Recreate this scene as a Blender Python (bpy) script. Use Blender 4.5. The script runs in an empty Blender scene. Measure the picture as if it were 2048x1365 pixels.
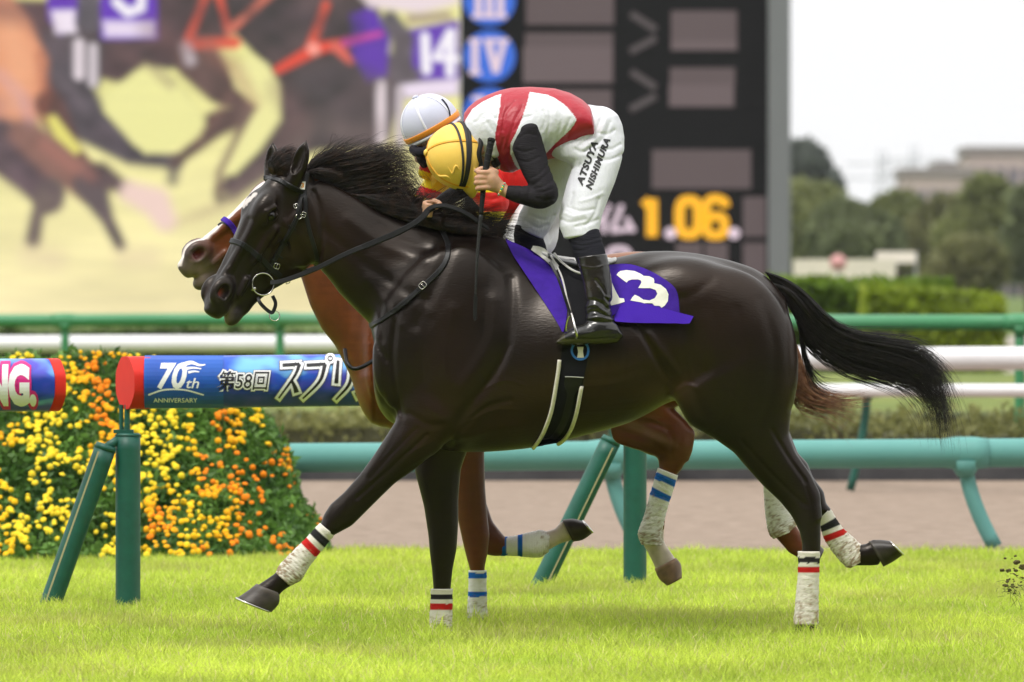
import bpy, bmesh, math, random, time
import numpy as np
from mathutils import Vector, Matrix
from mathutils.bvhtree import BVHTree
T0 = time.time()
S = bpy.context.scene
random.seed(7); RNG = np.random.default_rng(7)

# ---------------------------------------------------------------- camera, sky, sun, exposure
FPX = 17067.0          # focal length in photo pixels (300 mm on 36 mm)
DIST = 35.6            # camera to the plane Y = 0 of the leading horse
HOR = 555.0            # photo row of the horizon
CAMH = 1.535
cam = bpy.data.cameras.new('camera'); cam_o = bpy.data.objects.new('camera', cam)
S.collection.objects.link(cam_o); S.camera = cam_o
cam_o.location = (0, -DIST, CAMH); cam_o.rotation_euler = (math.pi/2, 0, 0)
cam.lens = 300; cam.sensor_width = 36; cam.shift_y = -(682.5-HOR)/2048
cam.clip_start = 1; cam.clip_end = 6000
cam.dof.use_dof = True; cam.dof.focus_distance = DIST-0.1; cam.dof.aperture_fstop = 5.6

SUN_EL, SUN_AZ = 58, 215      # soft high light from camera left, slightly behind the camera
w = bpy.data.worlds.new('World'); S.world = w; w.use_nodes = True
nt = w.node_tree; nt.nodes.clear()
sky = nt.nodes.new('ShaderNodeTexSky'); sky.sky_type = 'NISHITA'; sky.sun_disc = False
sky.sun_elevation = math.radians(SUN_EL); sky.sun_rotation = math.radians(SUN_AZ)
sky.air_density = 1.0; sky.dust_density = 6.0; sky.ozone_density = 0.3
bw = nt.nodes.new('ShaderNodeRGBToBW')                       # overcast: cloud takes the blue out of the sky
cl = nt.nodes.new('ShaderNodeMix'); cl.data_type = 'RGBA'; cl.inputs[0].default_value = 0.93
geo = nt.nodes.new('ShaderNodeTexCoord'); sp = nt.nodes.new('ShaderNodeSeparateXYZ'); nt.links.new(geo.outputs['Generated'], sp.inputs[0])
ramp = nt.nodes.new('ShaderNodeValToRGB'); nt.links.new(sp.outputs[2], ramp.inputs[0])     # cloud deck, brighter overhead
ramp.color_ramp.elements[0].color = (.635, .637, .642, 1); ramp.color_ramp.elements[1].color = (1, 1, .99, 1)
ramp.color_ramp.elements[0].position = 0.02; ramp.color_ramp.elements[1].position = .85
sc_ = nt.nodes.new('ShaderNodeVectorMath'); sc_.operation = 'SCALE'; sc_.inputs[3].default_value = 18; nt.links.new(ramp.outputs[0], sc_.inputs[0])
gain = nt.nodes.new('ShaderNodeMix'); gain.data_type = 'RGBA'; gain.inputs[0].default_value = 0.9
nt.links.new(sc_.outputs[0], gain.inputs[7])
bg = nt.nodes.new('ShaderNodeBackground'); bg.inputs[1].default_value = 0.1
wo = nt.nodes.new('ShaderNodeOutputWorld')
nt.links.new(sky.outputs[0], bw.inputs[0]); nt.links.new(sky.outputs[0], cl.inputs[6]); nt.links.new(bw.outputs[0], cl.inputs[7])
nt.links.new(cl.outputs[2], gain.inputs[6]); nt.links.new(gain.outputs[2], bg.inputs[0]); nt.links.new(bg.outputs[0], wo.inputs[0])
sun = bpy.data.lights.new('sun', 'SUN'); sun.energy = 2.3; sun.angle = math.radians(11); sun.color = (1, .965, .91)
sun_o = bpy.data.objects.new('sun', sun); S.collection.objects.link(sun_o)
el, az = math.radians(SUN_EL), math.radians(SUN_AZ)
sdir = Vector((math.sin(az)*math.cos(el), math.cos(az)*math.cos(el), math.sin(el)))
sun_o.rotation_euler = (sdir).to_track_quat('Z', 'Y').to_euler()
S.view_settings.view_transform = 'Standard'; S.view_settings.look = 'None'
S.view_settings.exposure = 0.0; S.view_settings.gamma = 1.0

# ---------------------------------------------------------------- helpers
def SC(Y): return (DIST+Y)/FPX                     # metres per photo pixel at depth Y
def W3(px, py, Y=0.0):
    s = SC(Y); return Vector(((px-1024)*s, Y, CAMH-(py-HOR)*s))
def W2(px, py, Y=0.0):
    s = SC(Y); return ((px-1024)*s, CAMH-(py-HOR)*s)
def lin(c):
    c = c/255.0
    return c/12.92 if c <= .04045 else ((c+.055)/1.055)**2.4
def rgb(r, g, b): return (lin(r), lin(g), lin(b), 1)
def tag(o, label=None, cat=None, group=None, kind=None):
    if label: o['label'] = label
    if cat: o['category'] = cat
    if group: o['group'] = group
    if kind: o['kind'] = kind
    return o
def empty(name, loc, label, cat, group=None):
    o = bpy.data.objects.new(name, None); S.collection.objects.link(o); o.location = loc
    o.empty_display_size = .1
    return tag(o, label, cat, group)
def mesh_obj(name, verts, faces, mat=None, parent=None, smooth=True, cols=None, mats=None, midx=None):
    me = bpy.data.meshes.new(name)
    v = np.asarray(verts, dtype='f4').reshape(-1, 3)
    q = parent
    while q is not None: v = v-np.array(q.matrix_basis.translation, dtype='f4'); q = q.parent
    if isinstance(faces, np.ndarray):
        n, k = faces.shape
        me.vertices.add(len(v)); me.vertices.foreach_set('co', v.ravel())
        me.loops.add(n*k); me.loops.foreach_set('vertex_index', faces.astype('i4').ravel())
        me.polygons.add(n); me.polygons.foreach_set('loop_start', np.arange(0, n*k, k, dtype='i4'))
        me.polygons.foreach_set('loop_total', np.full(n, k, dtype='i4'))
    else:
        me.from_pydata([tuple(map(float, p)) for p in v], [], faces)
    if mat: me.materials.append(mat)
    for m in (mats or []): me.materials.append(m)
    if midx is not None: me.polygons.foreach_set('material_index', np.asarray(midx, dtype='i4'))
    if smooth: me.polygons.foreach_set('use_smooth', np.ones(len(me.polygons), dtype=bool))
    if cols is not None:
        at = me.color_attributes.new('col', 'FLOAT_COLOR', 'POINT')
        c = np.ones((len(v), 4), dtype='f4'); c[:, :3] = cols
        at.data.foreach_set('color', c.ravel())
    me.update(calc_edges=True)
    o = bpy.data.objects.new(name, me); S.collection.objects.link(o)
    if parent is not None: o.parent = parent
    return o

def mat(name, col=(.5, .5, .5, 1), rough=.6, spec=.5, metal=0, attr=False, noise=None, bump=None, emit=None, coat=0, sheen=0, trans=0, sss=0, aniso=None):
    """procedural principled material. noise=(scale, amount, colour2), bump=(scale, strength, distance)"""
    m = bpy.data.materials.new(name); m.use_nodes = True; n = m.node_tree; b = n.nodes['Principled BSDF']
    b.inputs['Roughness'].default_value = rough; b.inputs['Specular IOR Level'].default_value = spec
    b.inputs['Metallic'].default_value = metal; b.inputs['Coat Weight'].default_value = coat
    b.inputs['Sheen Weight'].default_value = sheen; b.inputs['Sheen Roughness'].default_value = .4
    if coat: b.inputs['Coat Roughness'].default_value = .1
    if sss: b.inputs['Subsurface Weight'].default_value = sss; b.inputs['Subsurface Scale'].default_value = .01
    b.inputs['Base Color'].default_value = col
    src = None
    if attr:
        a = n.nodes.new('ShaderNodeVertexColor'); a.layer_name = 'col'; src = a.outputs[0]
    tc = n.nodes.new('ShaderNodeTexCoord')
    if noise:
        t = n.nodes.new('ShaderNodeTexNoise'); t.inputs['Scale'].default_value = noise[0]; t.inputs['Detail'].default_value = 6
        t.inputs['Roughness'].default_value = .65
        n.links.new(tc.outputs['Object'], t.inputs['Vector'])
        r = n.nodes.new('ShaderNodeMapRange'); r.inputs[1].default_value = .35; r.inputs[2].default_value = .68
        r.inputs[4].default_value = noise[1]
        n.links.new(t.outputs[0], r.inputs[0])
        x = n.nodes.new('ShaderNodeMix'); x.data_type = 'RGBA'
        n.links.new(r.outputs[0], x.inputs[0])
        if src: n.links.new(src, x.inputs[6])
        else: x.inputs[6].default_value = col
        if len(noise) > 2: x.inputs[7].default_value = noise[2]
        src = x.outputs[2]
    if src: n.links.new(src, b.inputs['Base Color'])
    if bump:
        t = n.nodes.new('ShaderNodeTexNoise'); t.inputs['Scale'].default_value = bump[0]; t.inputs['Detail'].default_value = 5
        mp = n.nodes.new('ShaderNodeMapping'); n.links.new(tc.outputs['Object'], mp.inputs[0]); n.links.new(mp.outputs[0], t.inputs['Vector'])
        if len(bump) > 3: mp.inputs['Scale'].default_value = bump[3]
        bp = n.nodes.new('ShaderNodeBump'); bp.inputs['Strength'].default_value = bump[1]; bp.inputs['Distance'].default_value = bump[2]
        n.links.new(t.outputs[0], bp.inputs['Height']); n.links.new(bp.outputs[0], b.inputs['Normal'])
    if emit:
        b.inputs['Emission Color'].default_value = emit[0]; b.inputs['Emission Strength'].default_value = emit[1]
    return m

# ---- implicit-surface modelling: smooth unions of swept ellipses and tapered capsules, meshed with surface nets
class Field:
    def __init__(s, lo, hi, h):
        s.lo = np.array(lo, 'f4'); s.h = h
        s.n = np.ceil((np.array(hi)-np.array(lo))/h).astype(int)+1
        s.d = np.full(s.n, .5, 'f4')
    def region(s, lo, hi):
        a = np.clip(np.floor((np.array(lo)-s.lo)/s.h).astype(int), 0, s.n-1)
        b = np.clip(np.ceil((np.array(hi)-s.lo)/s.h).astype(int)+1, 1, s.n)
        sl = tuple(slice(int(i), int(j)) for i, j in zip(a, b))
        g = [(s.lo[k]+s.h*np.arange(a[k], b[k])).astype('f4') for k in range(3)]
        return sl, g[0][:, None, None], g[1][None, :, None], g[2][None, None, :]
    def put(s, sl, d2, k, op):
        d1 = s.d[sl]
        if op == 'add':
            h = np.clip(.5+.5*(d1-d2)/k, 0, 1); s.d[sl] = d1*(1-h)+d2*h-k*h*(1-h)
        else:       # cut
            h = np.clip(.5-.5*(d1+d2)/k, 0, 1); s.d[sl] = d1*(1-h)-d2*h+k*h*(1-h)
    def cap(s, a, b, ra, rb, k=.01, flat=1.0, op='add'):
        """tapered capsule a->b; flat scales its size along Y"""
        a = np.array(a, 'f4'); b = np.array(b, 'f4'); R = max(ra, rb)+k+.02
        sl, X, Y, Z = s.region(np.minimum(a, b)-R, np.maximum(a, b)+R)
        ab = b-a; L2 = max(float(ab@ab), 1e-9)
        t = np.clip(((X-a[0])*ab[0]+(Y-a[1])*ab[1]+(Z-a[2])*ab[2])/L2, 0, 1)
        d = np.sqrt((X-a[0]-t*ab[0])**2+((Y-a[1]-t*ab[1])/flat)**2+(Z-a[2]-t*ab[2])**2)-(ra+(rb-ra)*t)
        s.put(sl, d, k, op)
    def chain(s, pts, k=.01, flat=1.0, op='add', sub=4):
        """pts: (px,py,Y,r_px) photo-plane points joined by tapered capsules along a smooth curve"""
        P = [(*W3(p[0], p[1], p[2]), p[3]*SC(p[2])) for p in pts]
        P = catmull(np.array(P, 'f8'), sub)
        lo = P[:, :3].min(0)-P[:, 3].max()-k-.02; hi = P[:, :3].max(0)+P[:, 3].max()+k+.02
        sl, X, Y, Z = s.region(lo, hi); D = None
        for a, b in zip(P[:-1], P[1:]):
            ab = (b-a)[:3]; L2 = max(float(ab@ab), 1e-9)
            t = np.clip(((X-a[0])*ab[0]+(Y-a[1])*ab[1]+(Z-a[2])*ab[2])/L2, 0, 1).astype('f4')
            d = np.sqrt((X-a[0]-t*ab[0])**2+((Y-a[1]-t*ab[1])/flat)**2+(Z-a[2]-t*ab[2])**2)-(a[3]+(b[3]-a[3])*t)
            D = d if D is None else np.minimum(D, d)
        s.put(sl, D.astype('f4'), k, op)
    def ell(s, c, r, R=None, k=.02, op='add'):
        """ellipsoid; R = 3x3 rows are its axes"""
        c = np.array(c, 'f4'); r = np.array(r, 'f4'); m = float(r.max())+k+.02
        sl, X, Y, Z = s.region(c-m, c+m)
        x, y, z = X-c[0], Y-c[1], Z-c[2]
        if R is not None:
            R = np.array(R, 'f4'); x, y, z = [R[i, 0]*x+R[i, 1]*y+R[i, 2]*z for i in range(3)]
        k0 = np.sqrt((x/r[0])**2+(y/r[1])**2+(z/r[2])**2); k1 = np.sqrt((x/r[0]**2)**2+(y/r[1]**2)**2+(z/r[2]**2)**2)+1e-6
        s.put(sl, (k0*(k0-1)/k1).astype('f4'), k, op)
    def pell(s, px, py, Y, rx, ry, rY, ang=0, k=.02, op='add'):
        """ellipsoid by photo position; rx, ry in px, rY in metres, ang = degrees of its long axis below horizontal"""
        a = math.radians(ang); q = SC(Y)
        R = [(math.cos(a), 0, -math.sin(a)), (0, 1, 0), (math.sin(a), 0, math.cos(a))]
        s.ell(W3(px, py, Y), (rx*q, rY, ry*q), R, k, op)
    def sweep(s, e1, e2, Yw, k=.02, egg=0, op='add', Yref=0, cap=.5, sm=6, off=0.0):
        """solid between two traced edges e1 (upper) and e2 (lower) [px]; Yw = [(frac, Ycentre, halfwidth)]"""
        A = np.array([W2(*p, Yref) for p in e1]); B = np.array([W2(*p, Yref) for p in e2])
        o = (A[0]+B[0])/2; dr = (A[-1]+B[-1])/2-o; L = np.linalg.norm(dr); dr = dr/L; nv = np.array([-dr[1], dr[0]])
        if nv@(A.mean(0)-B.mean(0)) < 0: nv = -nv
        u = np.linspace(0, L, 161)
        def prof(Q):
            uu = (Q-o)@dr; vv = (Q-o)@nv; i = np.argsort(uu); return smooth1(np.interp(u, uu[i], vv[i]), sm)
        ta, tb = prof(A), prof(B); Yw = np.array(Yw, 'f8')
        yc = smooth1(np.interp(u/L, Yw[:, 0], Yw[:, 1]), sm); hw = smooth1(np.interp(u/L, Yw[:, 0], Yw[:, 2]), sm)+off
        vc = (ta+tb)/2; ha = np.maximum((ta-tb)/2+off, .004)
        m = float(max(ha.max(), hw.max()))+k+.03
        cs = np.stack([o[0]+dr[0]*u+nv[0]*vc, yc, o[1]+dr[1]*u+nv[1]*vc], 1)
        sl, X, Y, Z = s.region(cs.min(0)-m, cs.max(0)+m)
        U = (X-o[0])*dr[0]+(Z-o[1])*dr[1]; V = (X-o[0])*nv[0]+(Z-o[1])*nv[1]
        ui = np.clip(U, 0, L); g = lambda f: np.interp(ui.ravel(), u, f).reshape(ui.shape).astype('f4')
        a, w_ = g(ha), g(hw); v = V-g(vc); y = Y-g(yc); e = np.maximum(np.maximum(-U, U-L), 0)
        if egg: w_ = w_*(1-egg*np.clip(v/a, -1, 1))
        c = np.maximum(np.minimum(a, w_)*cap, .004)
        k0 = np.sqrt((v/a)**2+(y/w_)**2+(e/c)**2); k1 = np.sqrt((v/a**2)**2+(y/w_**2)**2+(e/c**2)**2)+1e-6
        s.put(sl, (k0*(k0-1)/k1).astype('f4'), k, op)
    def dent(s, pts, depth, r, Y0=None, Y1=None):
        """crease (+depth) or vein/ridge (-depth) along a photo-plane polyline, on whatever skin lies there"""
        q = SC(0); P = catmull(np.array([W2(p[0], p[1]) for p in pts], 'f8'), 4) if len(pts) > 2 else np.array([W2(*p[:2]) for p in pts])
        m = 2.6*r; y0 = s.lo[1] if Y0 is None else Y0; y1 = s.lo[1]+s.h*s.n[1] if Y1 is None else Y1
        sl, X, Y, Z = s.region((P[:, 0].min()-m, y0, P[:, 1].min()-m), (P[:, 0].max()+m, y1, P[:, 1].max()+m))
        D = None; X, Z = X[:, 0, :], Z[:, 0, :]
        for a, b in zip(P[:-1], P[1:]):
            ab = b-a; L2 = max(ab@ab, 1e-9); t = np.clip(((X-a[0])*ab[0]+(Z-a[1])*ab[1])/L2, 0, 1)
            d = (X-a[0]-t*ab[0])**2+(Z-a[1]-t*ab[1])**2; D = d if D is None else np.minimum(D, d)
        s.d[sl] += (depth*np.exp(-D/r**2)).astype('f4')[:, None, :]
    def mesh(s):
        d = s.d; n = d.shape; b = d < 0
        c = np.zeros((n[0]-1, n[1]-1, n[2]-1), 'u1')
        for i in (0, 1):
            for j in (0, 1):
                for k in (0, 1): c += b[i:n[0]-1+i, j:n[1]-1+j, k:n[2]-1+k]
        act = (c > 0) & (c < 8); idx = np.argwhere(act); N = len(idx)
        num = np.full(act.shape, -1, 'i4'); num[act] = np.arange(N)
        P = np.zeros((N, 3), 'f8'); cnt = np.zeros(N)
        offs = [(0, 0), (0, 1), (1, 0), (1, 1)]
        for ax in range(3):
            o = [k for k in range(3) if k != ax]
            for p, q in offs:
                i0 = idx.copy(); i0[:, o[0]] += p; i0[:, o[1]] += q; i1 = i0.copy(); i1[:, ax] += 1
                a = d[i0[:, 0], i0[:, 1], i0[:, 2]]; e = d[i1[:, 0], i1[:, 1], i1[:, 2]]
                m = (a < 0) != (e < 0); t = np.where(m, a/np.where(m, a-e, 1), 0)
                pt = i0.astype('f8'); pt[:, ax] += t; P[m] += pt[m]; cnt[m] += 1
        P /= cnt[:, None]; P = s.lo+P*s.h
        F = []
        for ax in range(3):
            o = [k for k in range(3) if k != ax]
            s0 = [slice(None)]*3; s1 = [slice(None)]*3; s0[ax] = slice(0, -1); s1[ax] = slice(1, None)
            x = b[tuple(s0)] != b[tuple(s1)]; e = np.argwhere(x)
            e = e[(e[:, o[0]] > 0) & (e[:, o[1]] > 0) & (e[:, o[0]] < n[o[0]]-1) & (e[:, o[1]] < n[o[1]]-1)]
            ins = b[e[:, 0], e[:, 1], e[:, 2]]
            def cell(p, q):
                f = e.copy(); f[:, o[0]] -= p; f[:, o[1]] -= q; return num[f[:, 0], f[:, 1], f[:, 2]]
            Q = np.stack([cell(0, 0), cell(1, 0), cell(1, 1), cell(0, 1)], 1)
            flip = ins if ax != 1 else ~ins
            Q[flip] = Q[flip][:, ::-1]; F.append(Q)
        F = np.concatenate(F)[:, ::-1]
        return P, F

def smooth1(a, n):
    if n <= 0: return a
    k = np.exp(-np.linspace(-2, 2, 2*n+1)**2); k /= k.sum()
    e = np.concatenate([2*a[0]-a[n:0:-1], a, 2*a[-1]-a[-2:-n-2:-1]])
    return np.convolve(e, k, 'valid')
def catmull(P, sub):
    P = np.asarray(P, 'f8')
    if len(P) < 3 or sub < 2: return P
    E = np.vstack([2*P[0]-P[1], P, 2*P[-1]-P[-2]]); out = []
    for i in range(1, len(E)-2):
        a, b, c, d = E[i-1:i+3]
        for t in np.arange(sub)/sub:
            out.append(.5*((2*b)+(-a+c)*t+(2*a-5*b+4*c-d)*t*t+(-a+3*b-3*c+d)*t**3))
    out.append(P[-1]); return np.array(out)
def vnoise(P, scale, seed=0):
    """cheap smooth value noise for numpy points"""
    q = P*scale; i = np.floor(q).astype('i8'); f = q-i; f = f*f*(3-2*f); r = 0
    for a in (0, 1):
        for b in (0, 1):
            for c in (0, 1):
                h = ((i[:, 0]+a)*73856093) ^ ((i[:, 1]+b)*19349663) ^ ((i[:, 2]+c)*83492791) ^ (seed*2654435761)
                h = (h ^ (h >> 13))*1274126177 & 0x7fffffff; h = (h ^ (h >> 15)) % 100003/100003.0
                r = r+h*(f[:, 0] if a else 1-f[:, 0])*(f[:, 1] if b else 1-f[:, 1])*(f[:, 2] if c else 1-f[:, 2])
    return r
def relax(P, F, n=1, lam=.5):
    for _ in range(n):
        A = np.zeros_like(P); c = np.zeros(len(P))
        for a, b in ((0, 1), (1, 2), (2, 3), (3, 0)):
            np.add.at(A, F[:, a], P[F[:, b]]); np.add.at(A, F[:, b], P[F[:, a]])
            np.add.at(c, F[:, a], 1); np.add.at(c, F[:, b], 1)
        P = P+lam*(A/np.maximum(c, 1)[:, None]-P)
    return P
def bvh(P, F): return BVHTree.FromPolygons([tuple(p) for p in P], [tuple(map(int, f)) for f in F])

def frames(C):
    """tangent, in-plane normal and lateral vectors along a centre line"""
    T = np.gradient(C, axis=0); T /= np.linalg.norm(T, axis=1)[:, None]+1e-12
    return T
def loft(C, A, B, ra, rb, n=24, caps=True, pw=2.0):
    """rings at centres C; each ring spanned by unit vectors A (radius ra) and B (radius rb)"""
    th = np.linspace(0, 2*math.pi, n, endpoint=False); ca, sb = np.cos(th), np.sin(th)
    if pw != 2: ca = np.sign(ca)*np.abs(ca)**(2/pw); sb = np.sign(sb)*np.abs(sb)**(2/pw)
    V = [C[i]+A[i]*(ra[i]*ca)[:, None]+B[i]*(rb[i]*sb)[:, None] for i in range(len(C))]
    V = np.concatenate(V); F = []
    for i in range(len(C)-1):
        for j in range(n):
            k = (j+1) % n; F.append((i*n+j, i*n+k, (i+1)*n+k, (i+1)*n+j))
    if caps: F.append(tuple(range(n))[::-1]); F.append(tuple(range((len(C)-1)*n, len(C)*n)))
    return V, F
def band(e1, e2, Y, hw, Yref=0, n=28, sub=5, off=0.0, pw=2.0, caps=True):
    """tube between traced edges e1/e2 (same count, px); Y, hw lists: its lateral centre and half-width in m. returns V,F,s"""
    A = catmull(np.array([W3(*p, Yref) for p in e1]), sub); B = catmull(np.array([W3(*p, Yref) for p in e2]), sub)
    k = np.linspace(0, 1, len(A)); Y = np.interp(k, np.linspace(0, 1, len(Y)), Y); hw = np.interp(k, np.linspace(0, 1, len(hw)), hw)
    C = (A+B)/2; C[:, 1] = Y; D = A-B; D[:, 1] = 0; r = np.linalg.norm(D, axis=1)/2; D /= (2*r)[:, None]
    Bv = np.tile((0., 1., 0.), (len(C), 1))
    V, F = loft(C, D, Bv, r+off, hw+off, n, caps, pw)
    return V, F, np.repeat(k, n)
def tube(C, r, n=8, caps=True):
    C = np.asarray(C, 'f8'); T = frames(C); r = np.broadcast_to(r, len(C)); A = []; up = np.array((0.13, .2, .97))
    for t in T:
        a = np.cross(t, up); a /= np.linalg.norm(a)+1e-9; A.append(a); up = np.cross(a, t)
    A = np.array(A); B = np.cross(T, A); return loft(C, A, B, r, r, n, caps)
def merge(L):
    V = []; F = []; o = 0
    for v, f in L:
        V.append(np.asarray(v)); F += [tuple(int(i)+o for i in q) for q in f]; o += len(v)
    return np.concatenate(V), F
def box(c, h, R=None):
    v = np.array([(x, y, z) for x in (-1, 1) for y in (-1, 1) for z in (-1, 1)], 'f8')*np.array(h)
    if R is not None: v = v@np.array(R)
    return v+np.array(c), [(0, 1, 3, 2), (4, 6, 7, 5), (0, 4, 5, 1), (2, 3, 7, 6), (0, 2, 6, 4), (1, 5, 7, 3)]
def ribbon(P, N, width, thick):
    """flat strap along points P with surface normals N (rectangular section, lying on the surface)"""
    P = np.asarray(P, 'f8'); N = np.asarray(N, 'f8'); T = frames(P); B = np.cross(T, N); B /= np.linalg.norm(B, axis=1)[:, None]+1e-9
    N = np.cross(B, T); w = np.broadcast_to(width, len(P))/2; h = np.broadcast_to(thick, len(P))
    prof = [(-1, 0), (-1, .7), (-.75, 1), (.75, 1), (1, .7), (1, 0)]
    V = np.concatenate([[P[i]+B[i]*w[i]*a+N[i]*h[i]*b for a, b in prof] for i in range(len(P))]); k = len(prof); F = []
    for i in range(len(P)-1):
        for j in range(k):
            l = (j+1) % k; F.append((i*k+j, (i+1)*k+j, (i+1)*k+l, i*k+l))
    F.append(tuple(range(k))); F.append(tuple(range((len(P)-1)*k, len(P)*k))[::-1])
    return V, F
def hit(tree, px, py, Yf=-2.0, side=1):
    """point and normal where the line of sight through a photo pixel meets a body (side=-1: from behind)"""
    a = W3(px, py, -3.0 if side > 0 else 4.0); b = W3(px, py, 4.0 if side > 0 else -3.0)
    l, n, i, d = tree.ray_cast(a, (b-a).normalized(), 12)
    if l is None: return None
    if n.dot(b-a) > 0: n = -n
    return l, n
def on_skin(tree, pts, sub=6, lift=.002, side=1, smoothn=2):
    Q = catmull(np.array(pts, 'f8'), sub); P = []; N = []
    for q in Q:
        h = hit(tree, q[0], q[1], side=side)
        if h: P.append(np.array(h[0])); N.append(np.array(h[1]))
    P = np.array(P); N = np.array(N)
    for _ in range(smoothn):
        N[1:-1] = (N[:-2]+2*N[1:-1]+N[2:]); N /= np.linalg.norm(N, axis=1)[:, None]
        P[1:-1] = (P[:-2]+2*P[1:-1]+P[2:])/4
    return P+N*lift, N
def loop_on(tree, c, ax, up, R=.6, n=48, lift=.002, lo=0, hi=360):
    """closed loop round a body in the plane through c with normal ax"""
    c = Vector(c); ax = Vector(ax).normalized(); up = Vector(up); up = (up-ax*up.dot(ax)).normalized(); sd = ax.cross(up); P = []; N = []
    for t in np.radians(np.linspace(lo, hi, n+1)):
        d = up*math.cos(t)+sd*math.sin(t)
        # farthest skin met from the centre outwards within R
        l, nn, i, ds = tree.ray_cast(c+d*R, -d, R)
        if l is None: continue
        P.append(np.array(l)); N.append(np.array(d))
    P = np.array(P); N = np.array(N)
    for _ in range(2):
        P[1:-1] = (P[:-2]+2*P[1:-1]+P[2:])/4
    return P+N*lift, N
# ================================================================ setting
def clump_noise_mat(name, c1, c2, c3, scale, rough=.9, bumpd=.02, bs=None):
    m = bpy.data.materials.new(name); m.use_nodes = True; n = m.node_tree; b = n.nodes['Principled BSDF']; b.inputs['Roughness'].default_value = rough
    b.inputs['Specular IOR Level'].default_value = .2
    tc = n.nodes.new('ShaderNodeTexCoord'); t = n.nodes.new('ShaderNodeTexNoise'); t.inputs['Scale'].default_value = scale; t.inputs['Detail'].default_value = 8; t.inputs['Roughness'].default_value = .7
    n.links.new(tc.outputs['Object'], t.inputs['Vector']); r = n.nodes.new('ShaderNodeValToRGB'); e = r.color_ramp.elements
    e[0].position = .36; e[0].color = c1; e[1].position = .66; e[1].color = c3; k = e.new(.5); k.color = c2
    n.links.new(t.outputs[0], r.inputs[0]); n.links.new(r.outputs[0], b.inputs['Base Color'])
    if bumpd:
        t2 = n.nodes.new('ShaderNodeTexNoise'); t2.inputs['Scale'].default_value = bs or scale*8; t2.inputs['Detail'].default_value = 4; n.links.new(tc.outputs['Object'], t2.inputs['Vector'])
        bp = n.nodes.new('ShaderNodeBump'); bp.inputs['Distance'].default_value = bumpd; n.links.new(t2.outputs[0], bp.inputs['Height']); n.links.new(bp.outputs[0], b.inputs['Normal'])
    return m
def sheet(name, x0, x1, y0, y1, z, m, nx=1, ny=1):
    xs = np.linspace(x0, x1, nx+1); ys = np.linspace(y0, y1, ny+1)
    V = [(x, y, z) for y in ys for x in xs]; F = [(j*(nx+1)+i, j*(nx+1)+i+1, (j+1)*(nx+1)+i+1, (j+1)*(nx+1)+i) for j in range(ny) for i in range(nx)]
    return tag(mesh_obj(name, V, F, m, smooth=False), kind='structure')
sheet('ground', -900, 900, -60, 3000, -.02, clump_noise_mat('ground_grass', (.05, .09, .015, 1), (.09, .14, .02, 1), (.13, .17, .04, 1), .3))
TURF_END = 10.6
sheet('turf', -40, 40, -45, TURF_END, 0, clump_noise_mat('turf_soil', (.05, .075, .012, 1), (.10, .14, .02, 1), (.16, .20, .04, 1), 1.2))
sheet('dirt_track', -60, 60, TURF_END, 29.4, -.01, clump_noise_mat('dirt', (.20, .150, .112, 1), (.26, .198, .152, 1), (.33, .255, .20, 1), 6, bumpd=.03, bs=9))
sheet('infield', -60, 60, 29.4, 110, -.006, clump_noise_mat('infield_grass', (.055, .075, .02, 1), (.09, .115, .03, 1), (.15, .16, .05, 1), .8))

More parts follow.
